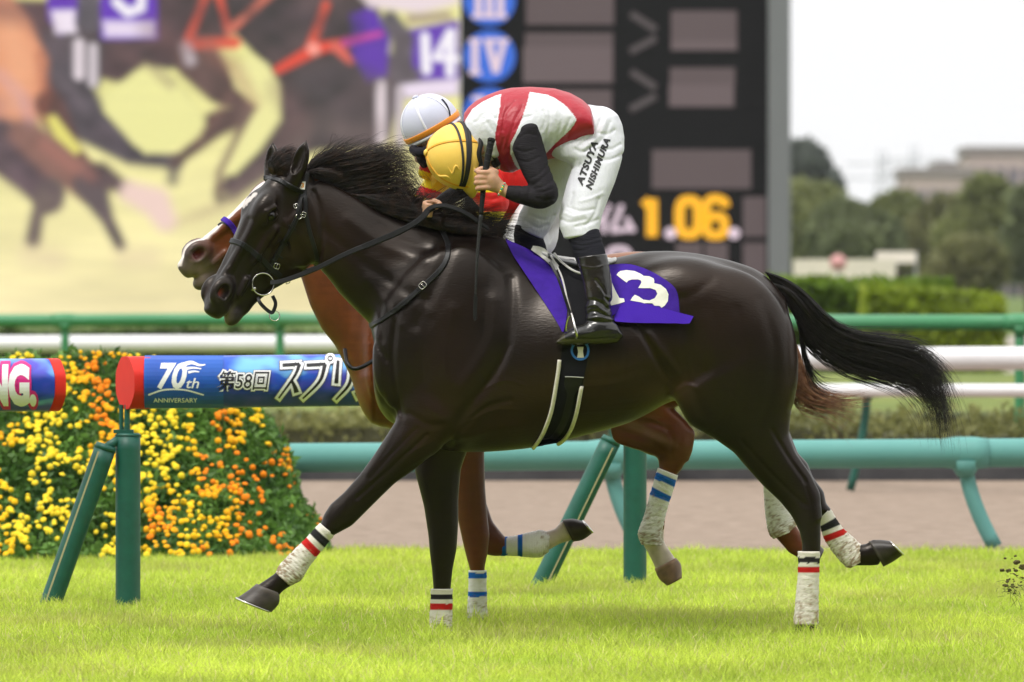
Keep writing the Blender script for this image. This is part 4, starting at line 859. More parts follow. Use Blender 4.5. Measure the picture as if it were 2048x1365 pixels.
# ================================================================ horses
SHRINK = -0.0055
HRES = 0.0055
def head_frame(O, Ld, roll, yaw, Yc):
    """O px of the poll, Ld px direction poll->muzzle; returns origin and unit axes L (down the face), F (out of the forehead), Sn (to the near side)"""
    l = np.array([Ld[0], -Ld[1]], 'f8'); l /= np.linalg.norm(l); f = np.array([l[1], -l[0]])
    if f[1] < 0: f = -f
    cr, sr, cy, sy = math.cos(roll), math.sin(roll), math.cos(yaw), math.sin(yaw)
    C = np.array([0, -1., 0]); L0 = np.array([l[0], 0, l[1]]); F0 = np.array([f[0], 0, f[1]])
    L = L0*cy+C*sy; C1 = C*cy-L0*sy
    F = F0*cr+C1*sr; Sn = C1*cr-F0*sr
    return np.array(W3(*O, Yc)), L, F, Sn
class Head:
    def __init__(s, O, L, F, Sn, k=1.0): s.O, s.L, s.F, s.S, s.k = O, L, F, Sn, k; s.R = np.array([L, F, Sn])
    def p(s, l, f, n): return s.O+s.k*(s.L*l+s.F*f+s.S*n)
    def local(s, P): return (np.asarray(P)-s.O)@s.R.T/s.k
def horse_head(Fd, H, mouth=.012):
    st = np.array([(-.02, .03, -.08, .05, .06), (.02, .066, -.15, .070, .070), (.06, .086, -.21, .078, .078), (.12, .096, -.250, .086, .072), (.19, .098, -.272, .092, .064), (.26, .092, -.272, .086, .056),
                   (.33, .078, -.246, .070, .048), (.40, .062, -.208, .055, .042), (.47, .053, -.165, .047, .040), (.53, .053, -.130, .048, .036), (.58, .052, -.082, .050, .038), (.615, .047, -.070, .046, .036), (.65, .030, -.055, .036, .03)])
    u = np.linspace(st[0, 0], st[-1, 0], 160); pr = [smooth1(np.interp(u, st[:, 0], st[:, i]), 5) for i in range(1, 5)]
    sl, X, Y, Z = Fd.region(H.O-.72*H.k, H.O+.72*H.k)
    loc = [(R[0]*(X-H.O[0])+R[1]*(Y-H.O[1])+R[2]*(Z-H.O[2]))/H.k for R in H.R]
    U, V, Wd = loc; ui = np.clip(U, u[0], u[-1]); g = lambda f: np.interp(ui.ravel(), u, f).reshape(ui.shape).astype('f4')
    t, b = g(pr[0]), g(pr[1]); c = (t+b)/2; a = (t-b)/2; q = np.clip((V-c)/a*.5+.5, 0, 1); w_ = g(pr[3])*(1-q)+g(pr[2])*q
    e = np.maximum(np.maximum(u[0]-U, U-u[-1]), 0); m = np.minimum(a, w_); p = 2.5
    k0 = (np.abs((V-c)/a)**p+np.abs(Wd/w_)**p+(e/(m*.8))**p)**(1/p)
    Fd.put(sl, ((k0-1)*m*H.k*.85).astype('f4'), .025, 'add'); R = H.R; k = H.k
    E = lambda l, f, s, r, kk=.015, op='add', RR=R: Fd.ell(H.p(l, f, s), np.array(r)*k, RR, kk, op)
    C = lambda a, b, ra, rb, kk=.01, op='add': Fd.cap(H.p(*a), H.p(*b), ra*k, rb*k, kk, 1, op)
    for s in (1, -1):
        E(.20, -.145, .050*s, (.125, .110, .036), .02)                 # cheek
        E(.18, .050, .064*s, (.07, .045, .03), .04)                    # brow
        E(.12, -.005, .094*s, (.035, .03, .010), .04, 'cut')            # hollow above the eye
        C((.235, -.020, .080*s), (.39, -.030, .054*s), .012, .008, .024) # facial crest
        C((.27, .055, .05*s), (.50, .038, .026*s), .016, .012, .02)     # nasal bone edge
        E(.570, .024, .047*s, (.064, .048, .026), .018)                 # nostril wing
        E(.625, -.012, .026*s, (.035, .040, .030), .02)                 # upper lip
        E(.577, .022, .078*s, (.040, .028, .040), .007, 'cut')          # nostril opening
        C((.548, .045, .050*s), (.600, .044, .050*s), .008, .010, .008)
        C((.602, .038, .056*s), (.600, .0, .062*s), .009, .007, .008)
        E(.197, .028, .105*s, (.032, .021, .022), .008, 'cut')          # socket
        C((.158, .036, .095*s), (.196, .057, .092*s), .010, .011, .009) # upper lid
        C((.196, .057, .092*s), (.236, .036, .088*s), .011, .007, .009)
        C((.178, .006, .093*s), (.220, .012, .088*s), .004, .004, .008) # lower lid
        C((.485, -.075, .050*s), (.600, -.064, .040*s), mouth*.5, mouth, .008, 'cut')   # mouth line
        C((.47, -.045, .048*s), (.54, -.052, .044*s), .012, .010, .015)
        C((.30, -.03, .076*s), (.46, -.075, .052*s), .004, .003, .010)    # facial vein
        E(.30, -.10, .066*s, (.05, .03, .006), .03, 'cut')
    C((.665, -.066, .03), (.665, -.066, -.03), mouth*.8, mouth*.8, .008, 'cut')
    E(.622, -.098, 0, (.044, .034, .036), .012); E(.565, -.118, 0, (.035, .026, .03), .02)   # lower lip and chin
    C((.44, -.14, 0), (.60, -.100, 0), .030, .026, .02)

def ear(Fd, base, tip, wd, open_dir, flat_dir):
    base, tip = np.array(base), np.array(tip); ax = tip-base; L = np.linalg.norm(ax); ax /= L
    f = np.array(flat_dir, 'f8'); f -= ax*(f@ax); f /= np.linalg.norm(f); b = np.cross(ax, f)
    R = np.array([ax, f, b])
    Fd.ell(base+ax*L*.40, (L*.50, wd*.55, wd), R, .012); Fd.cap(base+ax*L*.45, tip, wd*.75, .003, .012)
    Fd.cap(base-ax*.03, base+ax*.02, wd*.9, wd*.9, .02)
    Fd.ell(base+ax*L*.45+f*wd*.62, (L*.42, wd*.52, wd*.62), R, .006, 'cut')

def to_px(V):
    s = (DIST+V[:, 1])/FPX; return V[:, 0]/s+1024, HOR-(V[:, 2]-CAMH)/s
def blob(px, py, cx, cy, rx, ry, ang=0):
    a = math.radians(ang); x, y = px-cx, py-cy; u = x*math.cos(a)+y*math.sin(a); v = -x*math.sin(a)+y*math.cos(a)
    return np.exp(-(u/rx)**2-(v/ry)**2)
def seg_d(px, py, a, b):
    ax, ay, bx, by = *a, *b; t = np.clip(((px-ax)*(bx-ax)+(py-ay)*(by-ay))/((bx-ax)**2+(by-ay)**2), 0, 1)
    return np.hypot(px-ax-t*(bx-ax), py-ay-t*(by-ay))

def paint_coat(V, base, warm, light, spec):
    """coat colour: a fine mottled mix; spec = [(cx,cy,rx,ry,ang,amount,which)]"""
    px, py = to_px(V); c = np.tile(np.array(base), (len(V), 1))
    n = vnoise(V, 14, 1)*.5+vnoise(V, 45, 2)*.3+vnoise(V, 130, 3)*.2
    c = c*(1+.7*(n-.5))[:, None]; st_ = vnoise(V*np.array((6, 6, 60.)), 1.5, 12)[:, None]; c = c*(1+.30*(st_-.5))
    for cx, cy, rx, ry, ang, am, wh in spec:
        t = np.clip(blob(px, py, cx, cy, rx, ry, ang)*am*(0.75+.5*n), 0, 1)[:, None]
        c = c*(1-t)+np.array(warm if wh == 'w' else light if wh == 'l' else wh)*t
    return c

M_COAT = mat('coat', attr=True, rough=.34, spec=.34, bump=(150, .32, .003, (.22, 1.0, 1.0)))
M_COAT.node_tree.nodes['Principled BSDF'].inputs['Specular Tint'].default_value = (1, .90, .82, 1)
M_HOOF = mat('hoof_horn', attr=True, rough=.45, spec=.4, bump=(60, .5, .002))
M_EYE = mat('horse_eye', (.006, .004, .003, 1), .10, .45)
M_STEEL = mat('steel', (.62, .60, .57, 1), .22, .5, 1.0)
M_BAND = mat('bandage', attr=True, rough=.85, spec=.15, bump=(90, .7, .004, (1, 1, 3)))

def put_hoof(name, parent, e1, e2, Y, col, hw=(.040, .048, .056), shoe=True, sole=None):
    V, F, s = band(e1, e2, [Y]*len(e1), hw, Y, 26, 5)
    n = vnoise(V, 60, 5)[:, None]; c = np.array(col)*(0.6+.8*n); c = np.where(s[:, None] < .12, c*1.5+.01, c)
    if sole is not None: c[-26:] = sole
    o = mesh_obj(name, V, F, M_HOOF, parent, cols=c)
    if shoe:
        A, B = np.array(W3(*e1[-1], Y)), np.array(W3(*e2[-1], Y)); cc = (A+B)/2; ax = (A-B); r = np.linalg.norm(ax)/2; ax /= 2*r
        th = np.radians(np.linspace(-150, 150, 30)); P = np.array([cc+ax*math.cos(t)*(r+.001)+np.array((0, 1, 0))*math.sin(t)*(hw[-1]+.001) for t in th])
        V, F = tube(P, .0045, 6); s_ = mesh_obj('horseshoe', V, F, M_STEEL, o)
    return o
def put_bandage(parent, e1, e2, Y, hw, stripes, dirt, off=.003, wbase=(.74, .70, .62)):
    """stripes = [(s0, s1, colour)] fractions along the bandage"""
    V, F, s = band(e1, e2, [Y]*len(e1), hw, Y, 30, 16, off)
    C = V.reshape(-1, 30, 3).mean(1); th = np.tile(np.arange(30)/30*2*math.pi, len(C))
    wr = .0008*np.sin(s*34*math.pi+th)+.0016*(vnoise(V, 70, 9)-.5)*2
    D = V-np.repeat(C, 30, 0); D /= np.linalg.norm(D, axis=1)[:, None]+1e-9; V = V+D*wr[:, None]
    c = np.tile(np.array(wbase), (len(V), 1)); n = vnoise(V, 55, 4)*.55+vnoise(V, 150, 6)*.45
    a, b, k = dirt; ss = np.clip((s-a)/(b-a+1e-6), 0, 1)
    n = n*.6+vnoise(V*np.array((1, 1, 2.5)), 110, 16)*.4; t = np.clip((n-.60+.24*ss)*k*3.4, 0, .85)[:, None]*(ss > 0)[:, None]
    ps = s+.012*(vnoise(V, 40, 8)-.5)
    for s0, s1, col in stripes:
        m = (ps > s0) & (ps < s1); c[m] = col
    c = c*(1-t)+np.array((.24, .15, .07))*t
    return mesh_obj('leg_bandage', V, F, M_BAND, parent, cols=c)

def finish_body(Fd, name, parent, colf, relaxn=1):
    V, F = Fd.mesh()
    # keep only the largest shell
    V = relax(V, F, relaxn, .5)
    o = mesh_obj(name, V, F, M_COAT, parent, cols=colf(V)); return o, bvh(V, F), V, F

RED = (.50, .015, .012); BLK = (.02, .02, .02); BLU = (.01, .12, .50)
# ---------------------------------------------------------------- the dark horse in front
def black_horse():
    t0 = empty('horse', W3(1180, 1290, 0), 'dark brown horse number 13 galloping in front, nearest the camera', 'horse', 'galloping racehorses')
    Fd = Field((-3.08*.46, -.40, -.06), (1.72, .40, 2.2), HRES)
    # trunk
    Fd.sweep([(768, 640), (800, 560), (850, 505), (900, 484), (950, 474), (985, 473), (1030, 490), (1070, 512), (1130, 528), (1190, 526), (1240, 514), (1290, 503), (1345, 502), (1400, 508), (1460, 521), (1510, 537), (1545, 562), (1566, 590)],
             [(768, 790), (800, 862), (850, 893), (900, 903), (960, 905), (1010, 902), (1060, 897), (1100, 888), (1150, 876), (1200, 862), (1256, 841), (1291, 822), (1330, 803), (1380, 800), (1440, 800), (1500, 800), (1550, 795), (1572, 790)],
             [(0, 0, .12), (.06, 0, .19), (.15, 0, .225), (.26, 0, .24), (.36, 0, .275), (.5, 0, .30), (.6, 0, .30), (.7, 0, .275), (.82, 0, .245), (.92, 0, .215), (1, 0, .17)], .03, egg=.20, cap=.2)
    # neck
    Fd.sweep([(588, 352), (620, 354), (663, 368), (711, 394), (761, 424), (805, 440), (870, 456), (930, 466), (990, 476)],
             [(600, 500), (633, 535), (653, 555), (677, 587), (704, 614), (738, 646), (752, 690), (752, 745), (770, 800)],
             [(0, -.03, .072), (.2, -.02, .078), (.45, -.01, .088), (.7, 0, .125), (.9, 0, .18), (1, 0, .2)], .05, egg=.25, cap=.4)
    Fd.pell(800, 770, 0, 50, 80, .15, 0, .04)
    for s in (-1, 1):
        Fd.pell(868, 650, .150*s, 165, 95, .06, 118, .10)      # shoulder
        Fd.pell(905, 770, .155*s, 100, 66, .072, 75, .07)        # triceps
        Fd.pell(815, 760, .12*s, 60, 48, .07, 100, .04)         # point of shoulder
        Fd.pell(1390, 600, .14*s, 120, 80, .12, 15, .06)        # croup
        Fd.pell(1478, 700, .155*s, 160, 112, .125, 78, .05)     # thigh
        Fd.pell(1385, 760, .15*s, 85, 45, .085, 60, .04)        # stifle
        Fd.pell(1540, 735, .10*s, 110, 48, .085, 92, .05)       # buttock
    Fd.pell(1180, 700, 0, 190, 150, .315, 5, .05)               # barrel
    # near foreleg, reaching forward
    Fd.sweep([(812, 800), (795, 838), (772, 874), (749, 909), (721, 948), (690, 983), (662, 1008), (649, 1028), (643, 1048)],
             [(925, 850), (905, 880), (874, 904), (831, 937), (791, 965), (764, 991), (737, 1018), (705, 1050), (667, 1070)],
             [(0, -.155, .080), (.3, -.15, .062), (.6, -.145, .046), (.8, -.14, .042), (1, -.14, .036)], .05, cap=.6)
    Fd.sweep([(655, 1030), (641, 1048), (600, 1088), (566, 1126), (550, 1146)], [(682, 1062), (667, 1069), (635, 1110), (609, 1142), (588, 1166)],
             [(0, -.14, .034), (.5, -.14, .028), (1, -.14, .034)], .01, off=SHRINK)
    Fd.sweep([(576, 1128), (545, 1150), (515, 1170), (505, 1180)], [(592, 1162), (568, 1180), (556, 1192), (548, 1205)], [(0, -.14, .033), (.5, -.14, .028), (1, -.14, .034)], .012)
    # far foreleg, planted
    Fd.sweep([(838, 860), (826, 900), (828, 945), (846, 1014), (855, 1073), (858, 1110), (862, 1140), (865, 1178), (863, 1240), (860, 1262)], [(950, 860), (938, 895), (922, 940), (917, 999), (917, 1053), (914, 1100), (906, 1140), (902, 1178), (901, 1240), (906, 1262)],
             [(0, .15, .07), (.15, .15, .062), (.4, .14, .045), (.6, .14, .043), (.7, .14, .034), (.85, .14, .027), (1, .14, .034)], .02, off=-.002)
    Fd.sweep([(862, 1252), (855, 1264), (848, 1276)], [(905, 1255), (897, 1270), (886, 1282)], [(0, .14, .034), (1, .14, .034)], .012)
    # near hind leg, planted
    Fd.sweep([(1330, 760), (1372, 845), (1431, 879), (1466, 904), (1494, 937), (1523, 969), (1557, 1001), (1580, 1029), (1595, 1057)], [(1590, 720), (1594, 760), (1588, 800), (1578, 834), (1576, 868), (1590, 905), (1618, 945), (1638, 985), (1641, 1030)],
             [(0, -.15, .12), (.25, -.15, .105), (.5, -.145, .075), (.7, -.14, .052), (.85, -.14, .040), (1, -.14, .037)], .03, cap=.4)
    Fd.sweep([(1582, 1020), (1595, 1057), (1601, 1086), (1600, 1160), (1594, 1226), (1590, 1250)], [(1640, 1010), (1640, 1040), (1640, 1086), (1635, 1160), (1633, 1226), (1634, 1250)], [(0, -.14, .038), (.3, -.14, .032), (.7, -.14, .027), (1, -.14, .033)], .01, off=-.002)
    Fd.sweep([(1592, 1240), (1584, 1254), (1576, 1268)], [(1634, 1244), (1625, 1260), (1612, 1274)], [(0, -.14, .034), (1, -.14, .034)], .012)
    # far hind leg, lifted behind
    Fd.sweep([(1480, 800), (1540, 900), (1590, 965), (1620, 1010), (1640, 1037)], [(1575, 850), (1598, 908), (1617, 928), (1628, 956), (1650, 985), (1655, 1010), (1663, 1018)],
             [(0, .14, .08), (.4, .14, .06), (.8, .14, .042), (1, .14, .036)], .02)
    Fd.sweep([(1630, 1015), (1640, 1037), (1647, 1069), (1666, 1101), (1690, 1128)], [(1652, 1005), (1660, 1018), (1682, 1057), (1709, 1082), (1722, 1100)], [(0, .14, .034), (.5, .14, .028), (1, .14, .034)], .01, off=SHRINK)
    Fd.sweep([(1688, 1128), (1710, 1134), (1745, 1134), (1768, 1132)], [(1705, 1085), (1724, 1092), (1736, 1090), (1748, 1082)], [(0, .14, .032), (1, .14, .033)], .012)
    # head
    O, L, F, Sn = head_frame((585, 356), (-160, 263), math.radians(24), math.radians(9), -.03); H = Head(O, L, F, Sn, 1.0)
    horse_head(Fd, H)
    ear(Fd, W3(592, 352, -.10), W3(613, 281, -.115), .037, 0, (-.5, -.9, 0))
    ear(Fd, W3(543, 342, .02), W3(546, 285, .03), .034, 0, (-.7, -.7, 0))
    # creases and muscle edges
    R_ = lambda p, d, r: Fd.dent(p, d, r, Y1=0.0)
    R_([(1021, 560), (1023, 614), (1017, 679), (994, 738), (957, 789), (916, 844), (893, 890)], .010, .024); R_([(990, 600), (985, 670), (960, 725), (925, 770)], -.008, .034)
    R_([(1018, 690), (990, 745), (950, 795)], .004, .010)
    R_([(796, 620), (787, 697), (790, 752), (799, 803), (806, 830)], .009, .012); R_([(768, 690), (766, 760), (782, 812)], -.004, .014)
    R_([(902, 884), (939, 842), (975, 812), (1020, 800)], .005, .012); R_([(935, 880), (985, 858), (1040, 850)], -.004, .022)
    R_([(1270, 650), (1292, 683), (1319, 734), (1338, 757)], .008, .014); R_([(1296, 668), (1326, 706), (1352, 742)], -.006, .014)
    R_([(1361, 600), (1368, 660), (1375, 715), (1388, 789), (1407, 830)], .008, .026); R_([(1405, 640), (1425, 720), (1440, 800)], -.004, .03)
    R_([(1560, 562), (1585, 624), (1598, 697), (1594, 761), (1578, 820)], .006, .011); R_([(1520, 600), (1545, 690), (1540, 780), (1515, 850)], .004, .024)
    R_([(1340, 790), (1370, 770), (1392, 775)], -.004, .010); R_([(1345, 800), (1362, 830), (1376, 850)], .004, .008)
    R_([(905, 478), (885, 540), (858, 600), (835, 650)], .007, .026); R_([(860, 640), (845, 700), (850, 760)], .004, .022); R_([(905, 620), (890, 700), (895, 760)], -.004, .028)
    R_([(640, 540), (690, 600), (740, 665), (775, 720)], .005, .012); R_([(650, 460), (720, 520), (800, 575), (850, 600)], .005, .022); R_([(700, 440), (770, 490), (850, 520)], -.005, .028)
    R_([(735, 560), (775, 610), (800, 650)], -.004, .018); R_([(760, 450), (800, 480), (862, 500)], .0035, .018)
    R_([(855, 868), (810, 910), (760, 955), (715, 995)], .006, .008); R_([(835, 855), (785, 905), (742, 955)], .0035, .007); R_([(800, 840), (772, 890), (735, 945)], -.003, .009)
    R_([(862, 913), (830, 930), (775, 965), (729, 999)], .003, .008); R_([(700, 1000), (690, 1030), (675, 1048)], .0035, .006); R_([(668, 1008), (655, 1030)], -.0025, .006)
    R_([(820, 826), (860, 848), (895, 846)], .004, .014)
    R_([(1480, 880), (1530, 935), (1580, 985), (1610, 1010)], .0035, .008); R_([(1540, 858), (1575, 915), (1608, 962)], .005, .008); R_([(1605, 960), (1618, 1000), (1622, 1040)], .003, .006)
    R_([(1420, 560), (1380, 590), (1330, 600)], .003, .020); R_([(1470, 620), (1490, 720), (1480, 820)], .003, .026)
    R_([(870, 950), (872, 1010), (878, 1070)], .003, .006); R_([(895, 920), (900, 990), (898, 1060)], .003, .006); R_([(868, 1100), (885, 1120), (900, 1110)], .003, .006)
    for q in range(7): R_([(1290-q*4, 716+q*17), (1240-q*8, 738+q*14), (1180-q*8, 746+q*13), (1110-q*4, 750+q*13)], .0011 if q % 2 else -.0009, .006)
    for q in range(5): R_([(1110+q*34, 610+q*8), (1104+q*36, 690+q*6), (1090+q*38, 770)], .0014, .011)
    R_([(628, 385), (640, 420), (645, 465), (641, 505), (632, 538)], .013, .013); R_([(600, 470), (618, 500), (612, 535)], -.004, .012); R_([(575, 520), (600, 540)], .003, .008)
    R_([(540, 478), (528, 505), (512, 530), (498, 552)], .0035, .007); R_([(560, 470), (545, 500), (535, 520)], -.003, .008); R_([(500, 440), (482, 490), (462, 530)], .003, .012); R_([(570, 440), (580, 480), (590, 520)], -.002, .005); R_([(470, 548), (478, 575), (470, 600)], .003, .005)
    for pts in ([(930, 845), (985, 820), (1040, 818)], [(960, 780), (1010, 760), (1050, 770)], [(1370, 900), (1450, 830), (1470, 760)], [(870, 880), (820, 905), (790, 930)]):
        R_(pts, -.0022, .0042)
    # mouth of the neck / throat

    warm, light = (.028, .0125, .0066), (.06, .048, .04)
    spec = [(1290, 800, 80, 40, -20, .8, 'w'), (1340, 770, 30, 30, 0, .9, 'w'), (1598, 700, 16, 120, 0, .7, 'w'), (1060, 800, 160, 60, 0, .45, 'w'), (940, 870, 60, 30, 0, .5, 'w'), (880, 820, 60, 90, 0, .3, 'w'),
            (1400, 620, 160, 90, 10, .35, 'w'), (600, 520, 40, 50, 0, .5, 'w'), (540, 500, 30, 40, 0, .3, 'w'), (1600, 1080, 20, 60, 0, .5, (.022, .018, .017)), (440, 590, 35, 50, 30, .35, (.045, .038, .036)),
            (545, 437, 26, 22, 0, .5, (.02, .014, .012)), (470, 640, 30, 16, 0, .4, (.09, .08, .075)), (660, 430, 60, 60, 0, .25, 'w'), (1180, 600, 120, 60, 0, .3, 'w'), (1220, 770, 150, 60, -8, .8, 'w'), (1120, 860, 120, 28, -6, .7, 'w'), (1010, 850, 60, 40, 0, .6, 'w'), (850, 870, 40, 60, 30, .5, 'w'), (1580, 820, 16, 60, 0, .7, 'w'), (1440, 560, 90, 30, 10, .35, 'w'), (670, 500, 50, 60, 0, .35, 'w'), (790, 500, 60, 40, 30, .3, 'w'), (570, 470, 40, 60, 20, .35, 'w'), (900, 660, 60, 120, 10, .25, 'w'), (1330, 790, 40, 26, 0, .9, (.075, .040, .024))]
    def colf(V):
        c = paint_coat(V, (.0062, .0036, .0025), warm, light, spec); px, py = to_px(V); h = H.local(V)
        # star
        d = np.minimum(seg_d(px, py, (486, 412), (500, 397)), seg_d(px, py, (500, 397), (511, 388))+1); m = np.clip((5.5+3*(vnoise(V, 90, 3)-.5)-d)/2, 0, 1)*((h[:, 2] > -.1) & (h[:, 1] > .02)); c = c*(1-m[:, None])+np.array((.62, .56, .54))*m[:, None]
        # inside of nostril
        for s in (1, -1):
            m = np.clip(np.exp(-((h[:, 0]-.577)/.034)**2-((h[:, 1]-.022)/.024)**2-((h[:, 2]-.040*s)/.024)**2)[:, None]*1.8-.5, 0, 1)
            c = c*(1-m)+np.array((.018, .007, .006))*m
            m = np.clip(np.exp(-((h[:, 0]-.586)/.020)**2-((h[:, 1]-.030)/.013)**2-((h[:, 2]-.038*s)/.014)**2)[:, None]*1.7, 0, 1); c = c*(1-m)+np.array((.30, .06, .045))*m
        m = np.exp(-((h[:, 0]-.62)/.05)**2-((h[:, 1]+.064)/.012)**2)[:, None]*.7; c = c*(1-m)+np.array((.16, .13, .11))*m
        m = np.exp(-((h[:, 0]-.655)/.03)**2-((h[:, 1]+.07)/.016)**2)[:, None]*.8; c = c*(1-m)+np.array((.30, .24, .20))*m
        return c
    body, tree, V, Fc = finish_body(Fd, 'body', t0, colf)
    e_c = H.p(.197, .024, .083)
    for s, nm in ((1, 'eye'), (-1, 'eye')):
        bm = bmesh.new(); bmesh.ops.create_uvsphere(bm, u_segments=24, v_segments=16, radius=.0245)
        me = bpy.data.meshes.new('eye'); bm.to_mesh(me); bm.free(); me.materials.append(M_EYE)
        for p in me.polygons: p.use_smooth = True
        o = bpy.data.objects.new('eye', me); S.collection.objects.link(o); o.parent = t0
        o.location = Vector(H.p(.198, .027, .0795*s))-t0.location
    hc = (.05, .040, .034)
    put_hoof('hoof', t0, [(513, 1168), (494, 1183), (473, 1197)], [(559, 1186), (558, 1207), (543, 1225)], -.14, hc)
    put_hoof('hoof', t0, [(844, 1272), (838, 1284), (832, 1295)], [(888, 1280), (888, 1288), (886, 1296)], .14, hc)
    put_hoof('hoof', t0, [(1574, 1264), (1568, 1279), (1562, 1292)], [(1614, 1270), (1614, 1284), (1612, 1293)], -.14, hc)
    put_hoof('hoof', t0, [(1767, 1134), (1786, 1124), (1806, 1110)], [(1737, 1083), (1757, 1080), (1778, 1082)], .14, (.03, .024, .02), sole=(.03, .022, .018))
    st = [(.10, .20, BLK), (.30, .40, RED)]
    put_bandage(t0, [(641, 1047), (613, 1077), (585, 1105), (563, 1127), (552, 1146)], [(668, 1069), (640, 1104), (616, 1135), (603, 1158), (580, 1172)], -.14, (.034, .031, .031, .036, .036), [(.09, .18, BLK), (.24, .33, RED)], (.3, .9, 1.5))
    put_bandage(t0, [(863, 1178), (862, 1210), (860, 1245), (858, 1270)], [(904, 1178), (904, 1210), (903, 1245), (907, 1270)], .14, (.034, .03, .03, .038), [(.11, .22, BLK), (.31, .43, RED)], (.4, 1.0, 1.2))
    put_bandage(t0, [(1597, 1103), (1597, 1150), (1592, 1200), (1588, 1250)], [(1639, 1103), (1637, 1150), (1636, 1200), (1636, 1250)], -.14, (.036, .031, .031, .038), [(.085, .165, BLK), (.225, .30, RED)], (.4, 1.0, 1.1))
    put_bandage(t0, [(1640, 1036), (1646, 1069), (1664, 1101), (1690, 1131), (1702, 1136)], [(1659, 1017), (1683, 1055), (1708, 1078), (1727, 1100), (1722, 1124)], .14, (.034, .031, .031, .036, .034), [(.12, .21, BLK), (.27, .36, RED)], (.3, .9, 1.5))
    return t0, tree, H

BH, BT, BHEAD = black_horse()
# ---------------------------------------------------------------- the chestnut horse behind it
def chestnut_horse():
    Yc = 1.0; dx = -22
    t0 = empty('horse', W3(1180, 1270, Yc), 'chestnut horse with a white blaze galloping behind the dark one', 'horse', 'galloping racehorses')
    Fd = Field((-3.2*.46, Yc-.40, -.06), (1.5, Yc+.40, 2.2), .0075)
    sh = lambda P, y=0: [(p[0]+dx, p[1]+y) for p in P]
    SW = lambda a, b, yw, k=.02, **q: Fd.sweep(a, b, [(p, Yc+y, w_) for p, y, w_ in yw], k, Yref=Yc, **q)
    PE = lambda px, py, Y, rx, ry, rY, ang, k: Fd.pell(px, py, Yc+Y, rx, ry, rY, ang, k)
    SW(sh([(768, 640), (800, 560), (850, 505), (900, 484), (950, 474), (985, 473), (1030, 490), (1070, 512), (1130, 528), (1190, 522), (1240, 508), (1290, 503), (1345, 505), (1400, 512), (1460, 525), (1510, 541), (1545, 570), (1562, 600)]),
       sh([(768, 790), (800, 855), (850, 875), (900, 880), (960, 882), (1010, 880), (1060, 875), (1100, 868), (1150, 856), (1200, 846), (1256, 830), (1291, 815), (1330, 800), (1380, 795), (1440, 790), (1500, 785), (1550, 770), (1568, 760)]),
       [(0, 0, .12), (.06, 0, .19), (.15, 0, .225), (.26, 0, .24), (.36, 0, .275), (.5, 0, .29), (.7, 0, .265), (.82, 0, .235), (.92, 0, .19), (1, 0, .14)], .03, egg=.20, cap=.1)
    SW([(560, 345), (620, 365), (700, 400), (780, 440), (870, 462), (970, 476)], [(570, 500), (600, 548), (620, 611), (643, 658), (670, 691), (725, 800)],
       [(0, 0, .07), (.3, 0, .08), (.6, 0, .12), (.85, 0, .18), (1, 0, .2)], .05, egg=.2, cap=.4)
    PE(770, 770, 0, 55, 85, .15, 0, .05)
    for s in (-1, 1):
        PE(850, 650, .15*s, 165, 85, .07, 118, .08); PE(885, 760, .155*s, 100, 66, .07, 75, .06); PE(795, 760, .12*s, 60, 48, .07, 100, .04)
        PE(1370, 600, .14*s, 120, 80, .12, 15, .06); PE(1450, 690, .15*s, 150, 105, .12, 78, .06); PE(1520, 725, .10*s, 100, 48, .085, 92, .05)
    # planted foreleg
    SW([(850, 850), (880, 890), (900, 960), (915, 1040), (926, 1090), (934, 1121), (940, 1141), (937, 1200), (935, 1240)], [(975, 850), (970, 905), (972, 975), (977, 1034), (981, 1069), (976, 1110), (971, 1131), (972, 1200), (974, 1240)],
       [(0, -.14, .075), (.2, -.14, .06), (.5, -.14, .045), (.7, -.14, .043), (.8, -.14, .034), (1, -.14, .032)], .025, off=-.003)
    SW([(937, 1232), (928, 1250), (920, 1262)], [(975, 1240), (966, 1256), (952, 1268)], [(0, -.14, .034), (1, -.14, .034)], .012)
    # folded foreleg
    SW([(850, 850), (885, 920), (915, 1000), (925, 1060), (945, 1100)], [(960, 850), (965, 930), (970, 1000), (985, 1045), (1006, 1072)], [(0, .14, .075), (.4, .14, .052), (.8, .14, .042), (1, .14, .042)], .02)
    Fd.chain([(955, 1075, Yc+.14, 26), (985, 1088, Yc+.14, 24), (1005, 1094, Yc+.14, 18)], .015, .9)
    SW([(985, 1078), (1040, 1074), (1075, 1062), (1100, 1068)], [(990, 1112), (1030, 1110), (1070, 1112), (1096, 1100)], [(0, .14, .032), (.6, .14, .028), (1, .14, .034)], .012, off=SHRINK)
    SW([(1088, 1066), (1110, 1060), (1124, 1044)], [(1092, 1106), (1120, 1090), (1143, 1083)], [(0, .14, .034), (.5, .14, .028), (1, .14, .034)], .012)
    # near hind leg, swung forward under the belly
    SW([(1500, 760), (1400, 800), (1345, 815), (1372, 842), (1388, 866), (1384, 890)], [(1290, 740), (1215, 838), (1225, 880), (1262, 898), (1294, 914), (1322, 938)], [(0, -.15, .11), (.4, -.15, .08), (.8, -.15, .045), (1, -.15, .038)], .04, cap=.3)
    Fd.chain([(1320, 870, Yc-.15, 44), (1350, 888, Yc-.15, 32), (1346, 925, Yc-.15, 22)], .02, .75)
    Fd.chain([(1374, 868, Yc-.15, 14), (1368, 900, Yc-.15, 14)], .015, .8)
    SW([(1312, 900), (1316, 937), (1305, 976), (1289, 1029), (1279, 1066), (1286, 1090)], [(1386, 880), (1366, 922), (1353, 951), (1339, 994), (1331, 1029), (1326, 1090)], [(0, -.15, .036), (.3, -.15, .031), (.7, -.15, .029), (1, -.15, .034)], .015, off=-.003)
